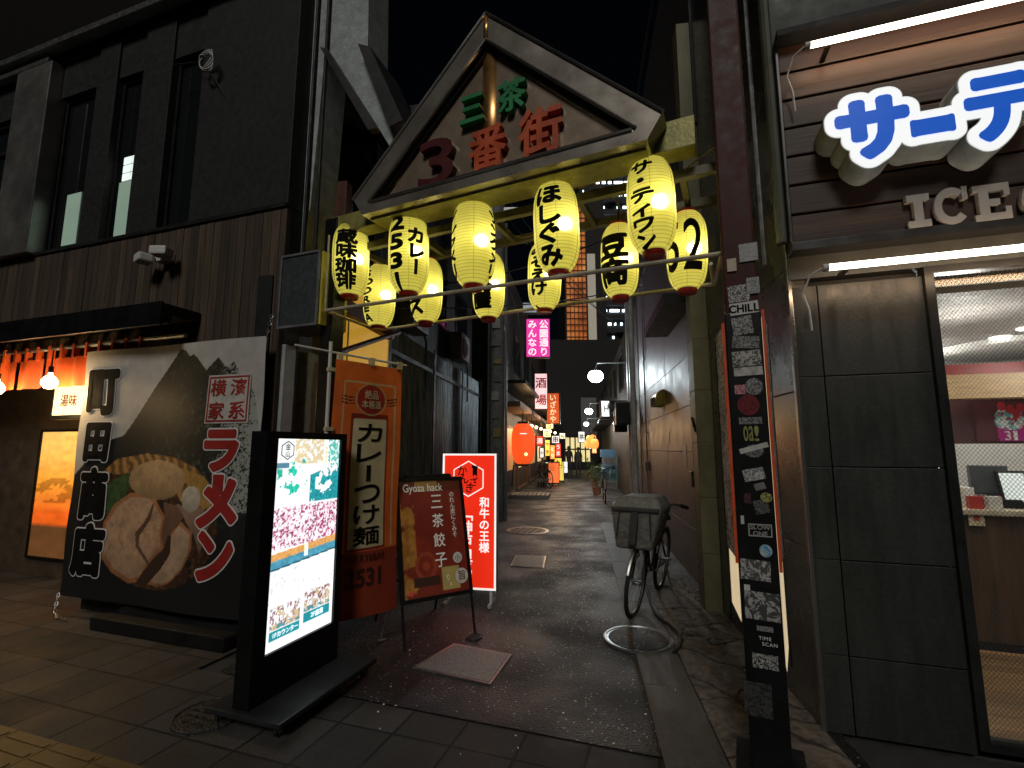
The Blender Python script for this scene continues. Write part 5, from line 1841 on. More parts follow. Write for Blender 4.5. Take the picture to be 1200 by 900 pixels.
def letter_mesh(cols, k_):
    mb = MB()
    for st_, az, size, sx_ in cols:
        if st_ in ("5", "2"):
            mb.fit(st_, *((-0.17, -0.055, -0.19, 0.18) if st_ == "5" else (-0.025, 0.125, -0.19, 0.20)), 0, 0.06)
        else:
            c_ = MB()
            c_.text(st_, 0, -0.030, size * (0.98 if len(st_) > 3 else 1.05), 0, True, 0.085, sx_ * 1.22, gap=0.95 if len(st_) > 2 else 1.0)
            off = R(az) * RL
            c_.map(lambda v, o=off: Vector((v.x + o, v.y, v.z)))
            mb._merge(c_.bm)
    mb.cut(0.018)

    def wrap(v):
        q = v.x / RL
        r_ = rad(max(-HL / 2, min(HL / 2, v.z))) + 0.004 - v.y
        return Vector((r_ * math.sin(q), -r_ * math.cos(q), v.z))
    mb.map(wrap)
    return mb


def clone(o):
    c = o.copy(); COL.objects.link(c)
    return c


for i, (px, top_, bot, gy, cols, lab) in enumerate(LSPEC):
    x, zc = FG.loc(px, (top_ + bot) / 2, gy)
    zt_, zb_ = FG.loc(px, top_, gy)[1], FG.loc(px, bot, gy)[1]
    r_ = proto if i == 0 else clone(proto)
    if i > 0:
        for ch in list(proto.children):
            if ch.name.startswith(("lettering", "lantern_light")):
                continue
            c_ = clone(ch); c_.parent = r_
    w_ = FG.w(x, gy, zc)
    r_.location = w_
    face = math.atan2(w_.x, w_.y)
    r_.rotation_euler = (R(random.uniform(-2, 2)), R(random.uniform(-2, 2)), -face)
    s_ = (zt_ - zb_) / (HL + 0.02)
    r_.scale = (s_ * 0.94, s_ * 0.94, s_)
    tag(r_, ("yellow paper " if "yellow" not in lab else "paper ") + lab, "lantern", "paper lanterns hanging from the alley gate")
    for cl_ in cols:
        letter_mesh([cl_], i).build("lettering", INK, r_, fixn=False)
    L = bpy.data.lights.new("lantern_light", 'POINT'); L.energy = 2.7; L.color = (1, 0.91, 0.60); L.shadow_soft_size = 0.03
    o = bpy.data.objects.new("lantern_light", L); COL.objects.link(o); o.parent = r_
    o.location = (0.05, -0.03, 0.0)

# lamp cables along the gate
for k, (pts_, lb) in enumerate((
        ([(625, 212, .1), (660, 222, .2), (700, 218, .3), (725, 240, .5), (727, 258, .5)], "thin brown cable looping from the gable beam to the two kanji lantern"),
        ([(555, 228, .3), (580, 262, .4), (610, 278, .5), (640, 270, .5)], "thin grey cable sagging behind the blank middle lantern"),
        ([(838, 172, .0), (800, 205, .3), (806, 240, .5)], "looped cable hanging from the beam beside the red post"))):
    P3 = [Vector((FG.loc(a, b_, c_)[0], c_, FG.loc(a, b_, c_)[1])) for a, b_, c_ in pts_]
    sm = []
    for i in range(len(P3) - 1):
        p0, p1, p2, p3 = P3[max(i - 1, 0)], P3[i], P3[i + 1], P3[min(i + 2, len(P3) - 1)]
        for j in range(6):
            u_ = j / 6
            sm.append(0.5 * ((2 * p1) + (p2 - p0) * u_ + (2 * p0 - 5 * p1 + 4 * p2 - p3) * u_ ** 2 + (3 * p1 - p0 - 3 * p2 + p3) * u_ ** 3))
    sm.append(P3[-1])
    tag(at(MB().tube(sm, 0.006, 6).build("lamp_cable", mat("brown_cable", (0.22, 0.16, 0.09), 0.5), smooth=True), FG), lb, "cable", "lamp cables under the gable")

# ================================================================== STREET SIGNS
# ---- lit menu stand
FB = Fr(-1.51, 3.07, 70.7)
MS = thing("menu_stand", "tall black floor stand with a glowing white printed menu screen", "sign stand", FB)
SW_, SZ0, SZ1 = 0.60, 0.36, 1.66
MB().frame(-0.10, SW_ + 0.06, 0.10, SZ1 + 0.045, 0.045, -0.03, 0.09).box(-0.055, SW_ + 0.015, 0.0, 0.085, 0.145, SZ1, 0.004).box(-0.055, -0.0, -0.028, -0.001, 0.145, SZ1).box(0.0, SW_ + 0.015, -0.028, -0.001, 0.146, SZ0 - 0.002).box(SW_ + 0.001, SW_ + 0.015, -0.028, -0.001, SZ0, SZ1).build("cabinet", BLACK, MS)


def menu(X, Z):
    u_ = X / SW_; v_ = 1 - (Z - SZ0) / (SZ1 - SZ0)
    c = np.zeros(X.shape + (3,)); c[:] = (0.95, 0.97, 0.98)
    n1 = fbm(u_ * 2, v_ * 4, 6, 2); n2 = fbm(u_ * 2, v_ * 5, 14, 6); n3 = fbm(u_ * 2, v_ * 4, 24, 12); n4 = fbm(u_, v_ * 3, 5, 21)
    be = (u_ > .27) & (u_ < .72) & (v_ < .13 - .25 * (u_ - .5) ** 2) & (n2 > .42)
    c[be] = (0.72, 0.60, 0.36)
    gr = (v_ > .10) & (v_ < .28) & (u_ < .48) & (n1 > .55)
    c[gr] = np.array([0.03, 0.50, 0.36])[None] * (0.5 + n3[gr])[:, None]
    tl = (v_ > .13 + 0.12 * (1 - u_)) & (v_ < .33) & (u_ > .52) & (n1 + 0.25 * (v_ - .2) > .42)
    c[tl] = np.array([0.02, 0.30, 0.34])[None] * (0.4 + 1.2 * n3[tl])[:, None]
    tl2 = (v_ < .14) & (u_ > .8) & (n3 > .45)
    c[tl2] = (0.10, 0.5, 0.42)
    bl = (v_ > .12) & (v_ < .145) & (u_ < .2)
    c[bl] = (0.1, 0.25, 0.35)
    ch = (v_ > .335) & (v_ < .535)
    dk = ch & (n3 < .44)
    c[ch & (n2 > .5)] = (0.93, 0.62, 0.74)
    c[dk] = (0.36, 0.06, 0.16)
    c[ch & (n3 > .62)] = (0.95, 0.95, 0.95)
    e_ = .54 - .03 * (u_ - .5)
    orr = (v_ > e_) & (v_ < e_ + .035)
    c[orr] = np.array([0.75, 0.38, 0.12])[None] * (0.6 + .7 * n3[orr])[:, None]
    b1 = (v_ > e_ + .035) & (v_ < e_ + .075)
    c[b1] = np.array([0.08, 0.32, 0.45])[None] * (0.6 + .8 * n2[b1])[:, None]
    b2 = (v_ > e_ + .072) & (v_ < e_ + .08)
    c[b2] = (0.02, 0.10, 0.15)
    for (a, b_, p_, q_) in ((.06, .48, .80, .905), (.53, .95, .785, .885)):
        k = (u_ > a) & (u_ < b_) & (v_ > p_) & (v_ < q_)
        f_ = n3 < .47
        c[k & f_] = (0.30, 0.12, 0.16)
        c[k & (n2 > .58)] = (0.62, 0.50, 0.30)
        c[k & (v_ > q_ - .02) & (n2 < .5)] = (0.1, 0.3, 0.34)
        k2 = (u_ > a) & (u_ < b_) & (v_ > q_ + .004) & (v_ < q_ + .05)
        c[k2] = (0.02, 0.28, 0.33)
    sp = (v_ > .64) & (v_ < .79) & (n3 > .74)
    c[sp] = (0.4, 0.5, 0.5)
    return c


sp_ = painted("screen", print_mat("lit_menu_print", 0.3, 1.25), MS, 0.0, SW_, SZ0, SZ1, -0.012, 110, 230, menu)
lg = MB()
hx = [(0.095 + 0.062 * math.cos(R(90 + 60 * i)), 1.585 + 0.062 * math.sin(R(90 + 60 * i))) for i in range(6)]
hi = [(0.095 + 0.056 * math.cos(R(90 + 60 * i)), 1.585 + 0.056 * math.sin(R(90 + 60 * i))) for i in range(6)]
lg.ring(hx, hi, -0.016, -0.014)
lg.text("金山", 0.095, 1.585, 0.045, -0.016, True, 0.02)
lg.build("logo", INK, sp_)
ct_ = MB().text("1Fカウンター", 0.165, SZ0 + (1 - .931) * 1.3, 0.036, -0.016, bold=0.03).text("2F座席", 0.445, SZ0 + (1 - .911) * 1.3, 0.04, -0.016, bold=0.03)
ct_.box(0.365, 0.39, -0.0155, -0.0145, SZ0 + .735 * 1.3, SZ0 + .80 * 1.3).box(0.295, 0.325, -0.0155, -0.0145, SZ0 + .40 * 1.3, SZ0 + .46 * 1.3)
ct_.build("caption", glow("lit_white_ink", (0.95, 0.97, 0.98), 1.2), sp_)
MB().text("本格焼肉", 0.455, 1.55, 0.034, -0.016, True, 0.02).build("caption", mat("gold_ink", (0.7, 0.45, 0.1), 0.5, emit=(0.8, 0.55, 0.15), estr=0.8), sp_)
MB().box(-0.14, SW_ + 0.16, -0.30, 0.26, 0.065, 0.098, 0.01).build("base", mat("base_metal", (0.045, 0.05, 0.052), 0.32, 0.5), MS)
for x, y in ((-0.08, -0.24), (-0.08, 0.20), (SW_ + 0.09, -0.24), (SW_ + 0.09, 0.20)):
    k = MB().lathe([(0.008, -0.012), (0.030, -0.012), (0.030, 0.012), (0.008, 0.012)], 18, (x, y, 0.030), 'Y').build("castor", RUBBER, MS, smooth=True)
    MB().lathe([(0.0, -0.0145), (0.016, -0.0145), (0.016, 0.0145), (0.0, 0.0145)], 14, (x, y, 0.030), 'Y').box(x - 0.02, x + 0.02, y - 0.006, y + 0.006, 0.045, 0.066).build("castor_hub", STEEL, k)

# ---- orange curry flag
FN = Fr(-1.41, 3.75, 46.0)
NB = thing("nobori_flag", "tall orange vertical flag with black curry noodle lettering on a white pole", "flag", FN)
NB.scale = (1.05, 1.0, 1.174)
NB.location.z = -0.307
NW, NZ0, NZ1 = 0.60, 0.50, 2.22
dsp = lambda X, Z: 0.018 * np.sin(X * 9 + Z * 1.6) + 0.010 * np.sin(Z * 5 + X * 4)
dsv = lambda v: Vector((v.x, v.y + 0.018 * math.sin(v.x * 9 + v.z * 1.6) + 0.010 * math.sin(v.z * 5 + v.x * 4), v.z))
CZ0, CZ1 = 0.95, 1.83


def flag(X, Z):
    u_ = X / NW
    n_ = fbm(X, Z, 8, 3)
    c = np.zeros(X.shape + (3,)); c[:] = (0.88, 0.17, 0.022)
    low = Z < 0.93
    c[low] = (0.34, 0.045, 0.014)
    cen = (u_ > .27) & (u_ < .77) & (Z > CZ0) & (Z < CZ1 - 0.5 * np.maximum(0, np.abs(u_ - .52) - .2) ** 2 * 8)
    edge = (u_ > .24) & (u_ < .80) & (Z > CZ0 - .015) & (Z < CZ1 + .03) & ~cen
    c[edge] = (0.30, 0.02, 0.01)
    c[cen] = (0.80, 0.68, 0.40)
    for a in (.13, .90):
        ln_ = (np.abs(u_ - a) < .009) & (Z > .93) & (Z < 2.08)
        c[ln_] = (0.68, 0.52, 0.25)
    ln_ = (np.abs(Z - 2.08) < .005) & (u_ > .13) & (u_ < .90)
    c[ln_] = (0.68, 0.52, 0.25)
    el = inell(u_, Z, .52, 1.965, .24, .115); el2 = inell(u_, Z, .52, 1.965, .22, .105)
    c[el] = (0.62, 0.45, 0.2); c[el2] = (0.42, 0.025, 0.012)
    for j in range(3):
        zl = 1.955 + .022 * (j - 1)
        k = (np.abs(Z - zl - 0.006 * np.sin(u_ * 22)) < .0045) & (((u_ > .10) & (u_ < .27)) | ((u_ > .77) & (u_ < .93)))
        c[k] = (0.02, 0.015, 0.012)
    c *= (0.85 + 0.3 * n_)[..., None]
    return c


fl_ = painted("cloth", print_mat("flag_print", 0.75), NB, 0, NW, NZ0, NZ1, 0, 120, 300, flag, dsp)
tx = MB()
for i, ch in enumerate("カレーつけ麺"):
    h_ = (CZ1 - CZ0 - 0.04) / 6
    z = CZ1 - 0.03 - (i + .5) * h_
    if ch == 'ー':
        tx.fit(ch, 0.29, 0.33, z - 0.055, z + 0.055, -0.004, 0.04, turn=True)
    else:
        tx.fit(ch, 0.20, 0.42, z - h_ * .45, z + h_ * .45, -0.004, 0.04)
tx.cut(0.03).map(dsv).build("lettering", INK, fl_)
tx = MB().text("絶品", 0.312, 2.0, 0.068, -0.004, bold=.02).text("本格派", 0.312, 1.93, 0.062, -0.004, bold=.02)
tx.cut(0.03).map(dsv).build("lettering", mat("cream_ink", (0.7, 0.6, 0.38), 0.6), fl_)
tx = MB().text("CURRY&BAR", 0.31, 0.885, 0.07, -0.004, bold=.02, sx=0.8).text("2531", 0.31, 0.76, 0.16, -0.004, bold=.05)
tx.cut(0.03).map(dsv).build("lettering", mat("dark_ink2", (0.06, 0.012, 0.01), 0.6), fl_)
MB().tube([(-0.035, 0.01, 0.265), (-0.035, 0.01, 2.34)], 0.013, 10).build("pole", WHITEP, NB, smooth=True)
MB().tube([(-0.30, 0.01, 2.28), (-0.03, 0.01, 2.27), (0.64, 0.01, 2.25)], 0.008, 8).build("crossbar", WHITEP, NB)
lo = MB()
for x in (0.04, 0.31, 0.57):
    lo.box(x - 0.02, x + 0.02, -0.012, 0.022, 2.21, 2.268)
for z in (0.7, 1.25, 1.75, 2.15):
    lo.box(-0.052, 0.01, -0.010, 0.025, z - 0.012, z + 0.012)
lo.build("loop", mat("cream_loop", (0.6, 0.5, 0.3), 0.7), NB)
MB().lathe([(0.0, 0), (0.19, 0), (0.19, 0.035), (0.15, 0.055), (0.03, 0.07), (0.025, 0.12)], 24, (-0.035, 0.01, 0.2625)).build("base", RUBBER, NB)

# ---- gyoza A-board
FA = Fr(-0.905, 4.10, 33.2)
AB = thing("a_board", "black framed dark red A board with gyoza lettering in white", "signboard", FA)
AW, AZ0, AZ1 = 0.66, 0.36, 1.30
tilt = lambda v: Vector((v.x, v.y + (v.z - 0.36) * 0.255, v.z))


def gyoza(X, Z):
    u_ = (X - 0.03) / (AW - 0.06); v_ = 1 - (Z - AZ0) / (AZ1 - AZ0)
    n1 = fbm(X, Z, 9, 4); n2 = fbm(X, Z, 24, 7)
    c = np.zeros(X.shape + (3,)); c[:] = (0.19, 0.022, 0.012)
    c *= (0.7 + 0.6 * n1)[..., None]
    le = (u_ < .22) & (v_ > .2) & (n1 > .42)
    c[le] = np.array([0.40, 0.17, 0.03])[None] * (0.3 + 1.1 * n2[le])[:, None]
    rings_ = (np.sin(np.hypot(u_ - .35, (v_ - .75) * 1.4) * 55) > .3) & (np.hypot(u_ - .35, (v_ - .75) * 1.4) < .22)
    c[rings_] = (0.30, 0.05, 0.02)
    tp = (v_ < .10) & (u_ > .25) & (u_ < .62)
    c[tp] = (0.34, 0.2, 0.05)
    c[(v_ < .10) & ~tp] = (0.10, 0.02, 0.01)
    gd = (u_ > .58) & (u_ < .86) & (v_ > .78) & (v_ < .97)
    c[gd] = (0.42, 0.32, 0.10)
    bk = (u_ > .15) & (u_ < .55) & (v_ > .84) & (v_ < .92)
    c[bk] = (0.04, 0.015, 0.01)
    c[inell(u_, v_, .10, .96, .04, .02)] = (0.7, 0.06, 0.05)
    return c


pnl = painted("panel", print_mat("board_print", 0.3, 0.12), AB, 0.03, AW - 0.03, AZ0, AZ1, 0.0, 90, 130, gyoza, lambda X, Z: (Z - 0.36) * 0.255)
tx = MB().text("Gyoza hack", 0.26, 1.245, 0.095, -0.004, bold=0.012, sx=0.85)
for i, ch in enumerate("三茶餃子"):
    tx.fit(ch, 0.325, 0.435, 1.06 - i * 0.163, 1.175 - i * 0.163, -0.004, 0.02)
WS_ = mat("white_ink_soft", (0.8, 0.78, 0.72), 0.5, var=0.05, emit=(0.8, 0.78, 0.7), estr=0.10)
MB().fit("り", 0.42, 0.45, 0.455, 0.505, -0.004, 0.02).fit("。", 0.445, 0.465, 0.415, 0.44, -0.004, 0.02).map(tilt).build("lettering", WS_, pnl)
MB().text("のれん皮にくみそ", 0.535, 1.0, 0.052, -0.004, True, 0.012, gap=0.95).map(tilt).build("lettering", WS_, pnl)
tx.map(tilt).build("lettering", mat("white_ink_soft", (0.8, 0.78, 0.72), 0.5, var=0.05, emit=(0.8, 0.78, 0.7), estr=0.10), pnl)
dc = MB()
for cx, cz_, rr in ((0.54, 0.63, 0.045), (0.565, 0.48, 0.062)):
    dc.fan([(cx + rr * math.cos(q), cz_ + rr * math.sin(q)) for q in np.linspace(0, 6.283, 25)[:-1]], -0.005)
dc.map(tilt).build("round_badge", WHITEINK, pnl)
dc = MB().text("小", 0.54, 0.63, 0.06, -0.008, bold=0.02).text("旨", 0.565, 0.485, 0.085, -0.008, bold=0.02)
dc.map(tilt).build("badge_mark", mat("brown_ink", (0.25, 0.12, 0.05), 0.5), pnl)
MB().frame(0, AW, AZ0 - 0.03, AZ1 + 0.03, 0.03, -0.012, 0.03).map(tilt).build("frame", BLACK, AB)
for x in (0.012, AW - 0.012):
    MB().tube([(x, 0.012, -0.0), (x, 0.012, AZ0 - 0.031)], 0.012, 8).map(tilt).build("leg", BLACK, AB)
for x in (0.03, AW - 0.03):
    MB().tube([(x, 0.72, 0.0), (x, 0.30, 1.27)], 0.012, 8).build("leg", BLACK, AB)
MB().tube([(0.03, 0.60, 0.36), (AW - 0.03, 0.60, 0.36)], 0.010, 8).box(0.1, AW - 0.1, 0.25, 0.31, 1.30, 1.36, 0.02).build("brace", BLACK, AB)
ch0 = FA.inv(ground(447, 752))
chain([(ch0.x + 0.0, ch0.y + 0.02, 0.45), (ch0.x, ch0.y, 0.02)], 0.017, 0.0045).build("chain", STEEL, AB)
MB().tube([(ch0.x - 0.035, ch0.y, 0.012), (ch0.x + 0.035, ch0.y, 0.012)], 0.012, 8).build("chain_weight", STEEL, AB)
MB().tube([(ch0.x, ch0.y + 0.02, 0.45), (0.012, 0.1, 0.75)], 0.004, 6).build("chain_hook", STEEL, AB)

# ---- red beef sign
FRD = Fr(-0.70, 5.20, -10)
x0, x1, z0, z1 = FRD.box(519, 533, 580, 704)
z1 = max(z1, 1.5); z0 = max(0.17, z0)
RS = thing("beef_sign", "bright red lit stand sign with white vertical lettering behind the gyoza board", "signboard", FRD, 0, 0, 0)
MB().box(x0 - 0.012, x1 + 0.012, 0.005, 0.12, z0 - 0.012, z1 + 0.012, 0.008).build("cabinet", WHITEP, RS)
REDL = mat("lit_red_face", (0.65, 0.02, 0.01), 0.35, scale=2, var=0.12, emit=(0.85, 0.028, 0.008), estr=0.85)
fc = MB().box(x0 + 0.008, x1 - 0.008, 0.0, 0.004, z0 + 0.008, z1 - 0.008).build("face", REDL, RS)
WL = glow("lit_white_ink2", (0.95, 0.9, 0.85), 0.9)
MB().frame(x0 - 0.012, x1 + 0.012, z0 - 0.012, z1 + 0.012, 0.018, -0.006, 0.004).build("edge_light", WL, RS)
cx, cz_ = FRD.loc(549, 561)
hx = [(cx + 0.19 * math.cos(R(90 + 60 * i)), cz_ + 0.19 * math.sin(R(90 + 60 * i))) for i in range(6)]
hi = [(cx + 0.178 * math.cos(R(90 + 60 * i)), cz_ + 0.178 * math.sin(R(90 + 60 * i))) for i in range(6)]
tx = MB().ring(hx, hi, -0.004, -0.002)
xr, _ = FRD.loc(567, 620)
xl, _ = FRD.loc(545, 640)
zt_, zb_ = FRD.loc(566, 582)[1], FRD.loc(566, 648)[1]
for i, ch in enumerate("和牛の王様"):
    h_ = (zt_ - zb_) / 5
    tx.text(ch, xr + 0.005, zt_ - (i + .5) * h_, h_ * 0.98, -0.004, bold=0.03)
zt2_, zb2_ = FRD.loc(546, 594)[1], FRD.loc(546, 692)[1]
for i, ch in enumerate("「神戸但馬牛"):
    h_ = (zt2_ - zb2_) / 6
    tx.text(ch, xl + 0.01, zt2_ - (i + .5) * h_, h_ * 1.05, -0.004, vertical=True, bold=0.035)
tx.build("lettering", WL, fc)
tx = MB()
for ch, dx, dz, s_ in (("か", -0.07, 0.085, 0.115), ("ん", -0.05, -0.0, 0.115), ("ざ", 0.055, -0.03, 0.10), ("き", 0.01, -0.095, 0.105)):
    tx.text(ch, cx + dx, cz_ + dz, s_, -0.004, bold=0.02)
# small standing bull silhouette in the crest
tx.fan([(cx + 0.045 + a, cz_ + 0.02 + b_) for a, b_ in ((0, 0.02), (0, 0.09), (-0.012, 0.10), (-0.008, 0.125), (0.012, 0.118), (0.038, 0.118), (0.058, 0.125), (0.062, 0.10), (0.05, 0.09), (0.05, 0.02), (0.04, 0), (0.035, 0.02), (0.015, 0.02), (0.01, 0))], -0.004)
tx.build("emblem", INK, fc)
fo = MB()
for x in (x0 + 0.03, x1 - 0.06):
    fo.box(x, x + 0.03, -0.06, 0.22, 0.0, 0.03).box(x, x + 0.03, 0.03, 0.08, 0.031, z0 - 0.012)
fo.build("foot", WHITEP, RS)

# ================================================================== BICYCLE
hb = ground(742, 722)
BKF = Fr(hb.x, hb.y, 0)


def make_bike(name, label, fr, x, y, rot, group=None, cover=True, lean=0.0):
    t = thing(name, label, "bicycle", fr, x, y, 0, rot, group)
    r_ = 0.325
    WBASE = 1.08
    ln_ = (lambda v: Vector((v.x + v.z * lean, v.y, v.z)))
    # local: y = backwards from the front wheel, x = rider's left when seen from the front
    frame_m = mat("bike_frame_black", (0.02, 0.02, 0.022), 0.3, 0.3)
    for k, yy in enumerate((0.0, WBASE)):
        wl = MB().tube([(0, yy + r_ * math.cos(q), r_ + 0.005 + r_ * math.sin(q)) for q in np.linspace(0, 2 * math.pi, 41)[:-1]], 0.020, 8, closed=True)
        o = wl.map(ln_).build("wheel", RUBBER, t, smooth=True)
        MB().tube([(0, yy + 0.30 * math.cos(q), r_ + 0.005 + 0.30 * math.sin(q)) for q in np.linspace(0, 2 * math.pi, 37)[:-1]], 0.010, 6, closed=True).map(ln_).build("rim", STEEL, o, smooth=True)
        sp = MB()
        for j in range(18):
            q = 2 * math.pi * j / 18
            sp.tube([(0.025 * (-1) ** j, yy, r_ + 0.005), (0, yy + 0.30 * math.cos(q), r_ + 0.005 + 0.30 * math.sin(q))], 0.0015, 4)
        sp.tube([(-0.05, yy, r_ + 0.005), (0.05, yy, r_ + 0.005)], 0.018, 8)
        sp.map(ln_).build("spokes", STEEL, o)
        MB().tube([(0, yy + (r_ + 0.035) * math.cos(q), r_ + 0.005 + (r_ + 0.035) * math.sin(q)) for q in np.linspace(R(10 if k else 20), R(160), 16)], 0.016, 6).map(ln_).build("mudguard", STEEL, t, smooth=True)
    fm = MB()
    hd = (0, 0.30, 0.88)
    fm.tube([(0.05, 0, r_), (0.05, 0.17, 0.70), (0, 0.20, 0.74)], 0.013, 8).tube([(-0.05, 0, r_), (-0.05, 0.17, 0.70), (0, 0.20, 0.74)], 0.013, 8)
    fm.tube([(0, 0.19, 0.70), (0, 0.27, 0.98)], 0.020, 8)
    fm.tube([(0, 0.22, 0.74), (0, 0.42, 0.42), (0, 0.62, 0.30)], 0.020, 8)
    fm.tube([(0, 0.60, 0.29), (0, 0.76, 0.80)], 0.017, 8)
    fm.tube([(0.05, WBASE, r_), (0.03, 0.62, 0.29)], 0.010, 6).tube([(-0.05, WBASE, r_), (-0.03, 0.62, 0.29)], 0.010, 6)
    fm.tube([(0.05, WBASE, r_), (0.02, 0.73, 0.68)], 0.010, 6).tube([(-0.05, WBASE, r_), (-0.02, 0.73, 0.68)], 0.010, 6)
    fm.map(ln_).build("frame", frame_m, t, smooth=True)
    MB().tube([(-0.31, 0.46, 1.00), (-0.24, 0.36, 1.035), (-0.10, 0.27, 1.02), (0, 0.25, 0.99), (0.10, 0.27, 1.02), (0.24, 0.36, 1.035), (0.31, 0.46, 1.00)], 0.012, 8).map(ln_).build("handlebar", BRUSH, t, smooth=True)
    for s_ in (-1, 1):
        MB().tube([(s_ * 0.27, 0.40, 1.022), (s_ * 0.33, 0.49, 0.99)], 0.019, 8).map(ln_).build("grip", RUBBER, t, smooth=True)
        MB().tube([(s_ * 0.24, 0.34, 1.02), (s_ * 0.30, 0.36, 0.985)], 0.006, 6).map(ln_).build("brake_lever", STEEL, t)
    MB().lathe([(0.0, 0.0), (0.11, 0.01), (0.10, 0.06), (0.06, 0.08), (0, 0.082)], 18, (0, 0.80, 0.80)).map(lambda v: ln_(Vector((v.x * (1.0 if v.y > 0.78 else 0.6), (v.y - 0.8) * 1.25 + 0.8, v.z)))).build("saddle", RUBBER, t, smooth=True)
    cr_ = MB().lathe([(0.0, -0.004), (0.09, -0.004), (0.09, 0.004), (0, 0.004)], 20, (-0.06, 0.60, 0.29), 'X').tube([(-0.07, 0.60, 0.29), (-0.08, 0.50, 0.17)], 0.010, 6).tube([(0.05, 0.60, 0.29), (0.07, 0.70, 0.41)], 0.010, 6).box(-0.17, -0.08, 0.46, 0.54, 0.16, 0.185).box(0.07, 0.16, 0.66, 0.74, 0.40, 0.425)
    cr_.map(ln_).build("crank", STEEL, t)
    if cover:
        # covered basket over the front wheel
        bk = MB()
        A = [(-0.17, -0.22, 0.66), (0.17, -0.22, 0.66), (0.17, 0.12, 0.66), (-0.17, 0.12, 0.66)]
        Bt = [(-0.235, -0.30, 1.05), (0.235, -0.30, 1.05), (0.235, 0.18, 1.05), (-0.235, 0.18, 1.05)]
        Ct = [(-0.17, -0.24, 1.15), (0.17, -0.24, 1.15), (0.17, 0.12, 1.15), (-0.17, 0.12, 1.15)]
        b2 = bmesh.new()
        rr_ = [[b2.verts.new(p_) for p_ in q_] for q_ in (A, Bt, Ct)]
        for a_, c_ in zip(rr_, rr_[1:]):
            for j in range(4):
                b2.faces.new([a_[j], a_[(j + 1) % 4], c_[(j + 1) % 4], c_[j]])
        b2.faces.new(rr_[0][::-1]); b2.faces.new(rr_[2])
        bmesh.ops.bevel(b2, geom=list(b2.edges), offset=0.035, segments=3, affect='EDGES', profile=0.6)
        bk._merge(b2)
        o = bk.map(ln_).build("basket_cover", mat("grey_canvas", (0.17, 0.165, 0.15), 0.7, scale=14, var=0.3, bump=1.0, bscale=14), t, smooth=True)
        s2 = MB().box(-0.22, 0.22, -0.315, -0.28, 1.02, 1.055, 0.008).box(-0.035, 0.035, -0.308, -0.245, 0.72, 1.02, 0.008).tube([(-0.16, -0.255, 0.78), (-0.14, -0.305, 1.02)], 0.008, 6).tube([(0.16, -0.255, 0.78), (0.14, -0.305, 1.02)], 0.008, 6)
        s2.map(ln_).build("strap", mat("canvas_strap", (0.04, 0.04, 0.042), 0.6), o)
        q_ = MB()
        for j in range(3):
            q_.box(-0.243, -0.229, -0.20 + j * 0.11, -0.12 + j * 0.11, 1.0, 1.08)
        q_.map(ln_).build("reflector", mat("white_reflector", (0.7, 0.66, 0.6), 0.3), o)
        MB().lathe([(0, -0.03), (0.035, -0.03), (0.04, 0.02), (0.02, 0.04)], 14, (0.0, -0.12, 0.60), 'Y').map(ln_).build("headlamp", STEEL, t, smooth=True)
    else:
        bs = MB()
        for j in range(7):
            z_ = 0.70 + j * 0.045
            e_ = 0.13 + j * 0.008
            bs.tube([(-e_, -0.26, z_), (e_, -0.26, z_), (e_, 0.14, z_), (-e_, 0.14, z_)], 0.004, 4, closed=True)
        bs.build("basket", BLACK, t)
    MB().tube([(0.06, 1.0, 0.30), (0.16, 0.98, 0.01)], 0.010, 6).map(ln_).build("kickstand", STEEL, t)
    return t


make_bike("bicycle", "parked bicycle with grey covered front basket facing the street", Fr(hb.x + 0.02, hb.y, 0), -0.02, 0, -30, lean=0.13)
# black tube standing in for a dark curve from the bicycle to the pavement
hp_ = [ground(a, b_, 0.02) for a, b_ in ((752, 672), (757, 688), (762, 705), (770, 722), (784, 732), (796, 744), (797, 756), (788, 766))]
sm = []
for i in range(len(hp_) - 1):
    p0, p1, p2, p3 = hp_[max(i - 1, 0)], hp_[i], hp_[i + 1], hp_[min(i + 2, len(hp_) - 1)]
    for j in range(5):
        u_ = j / 5
        sm.append(0.5 * ((2 * p1) + (p2 - p0) * u_ + (2 * p0 - 5 * p1 + 4 * p2 - p3) * u_ ** 2 + (3 * p1 - p0 - 3 * p2 + p3) * u_ ** 3))
tag(MB().tube(sm, 0.014, 10).build("hose", RUBBER, smooth=True), "thin black tube standing in for a dark curve over the large round cover", "hose")

# ================================================================== DEEPER IN THE ALLEY
# utility pole
UP = thing("utility_pole", "grey utility pole covered with small notices left of the alley", "pole", Fr(-0.34, 11.0, 0))
MB().lathe([(0.17, 0), (0.165, 3), (0.15, 9.5)], 18).build("shaft", mat("pole_concrete", (0.20, 0.20, 0.19), 0.7, scale=12, var=0.3, bump=0.3, dirt=0.5), UP, smooth=True)
for i in range(12):
    z = 1.0 + i * 0.42
    o = MB().box(-0.11 + 0.04 * random.uniform(-1, 1), 0.03 + 0.05 * random.random(), -0.19, -0.172, z, z + random.uniform(0.1, 0.3)).build("notice", mat("notice_%d" % (i % 4), [(0.35, 0.35, 0.33), (0.12, 0.13, 0.14), (0.3, 0.24, 0.08), (0.18, 0.18, 0.18)][i % 4], 0.5, scale=40, var=0.5), UP)
MB().tube([(0.2, -0.02, 0), (0.2, -0.02, 7)], 0.03, 8).tube([(-0.2, -0.02, 0), (-0.2, -0.02, 6)], 0.025, 8).build("conduit", mat("conduit_grey", (0.16, 0.17, 0.17), 0.5), UP)
MB().box(-0.9, 0.9, -0.06, 0.06, 8.2, 8.3).box(-0.9, 0.9, -0.06, 0.06, 7.3, 7.4).build("crossarm", STEEL, UP)

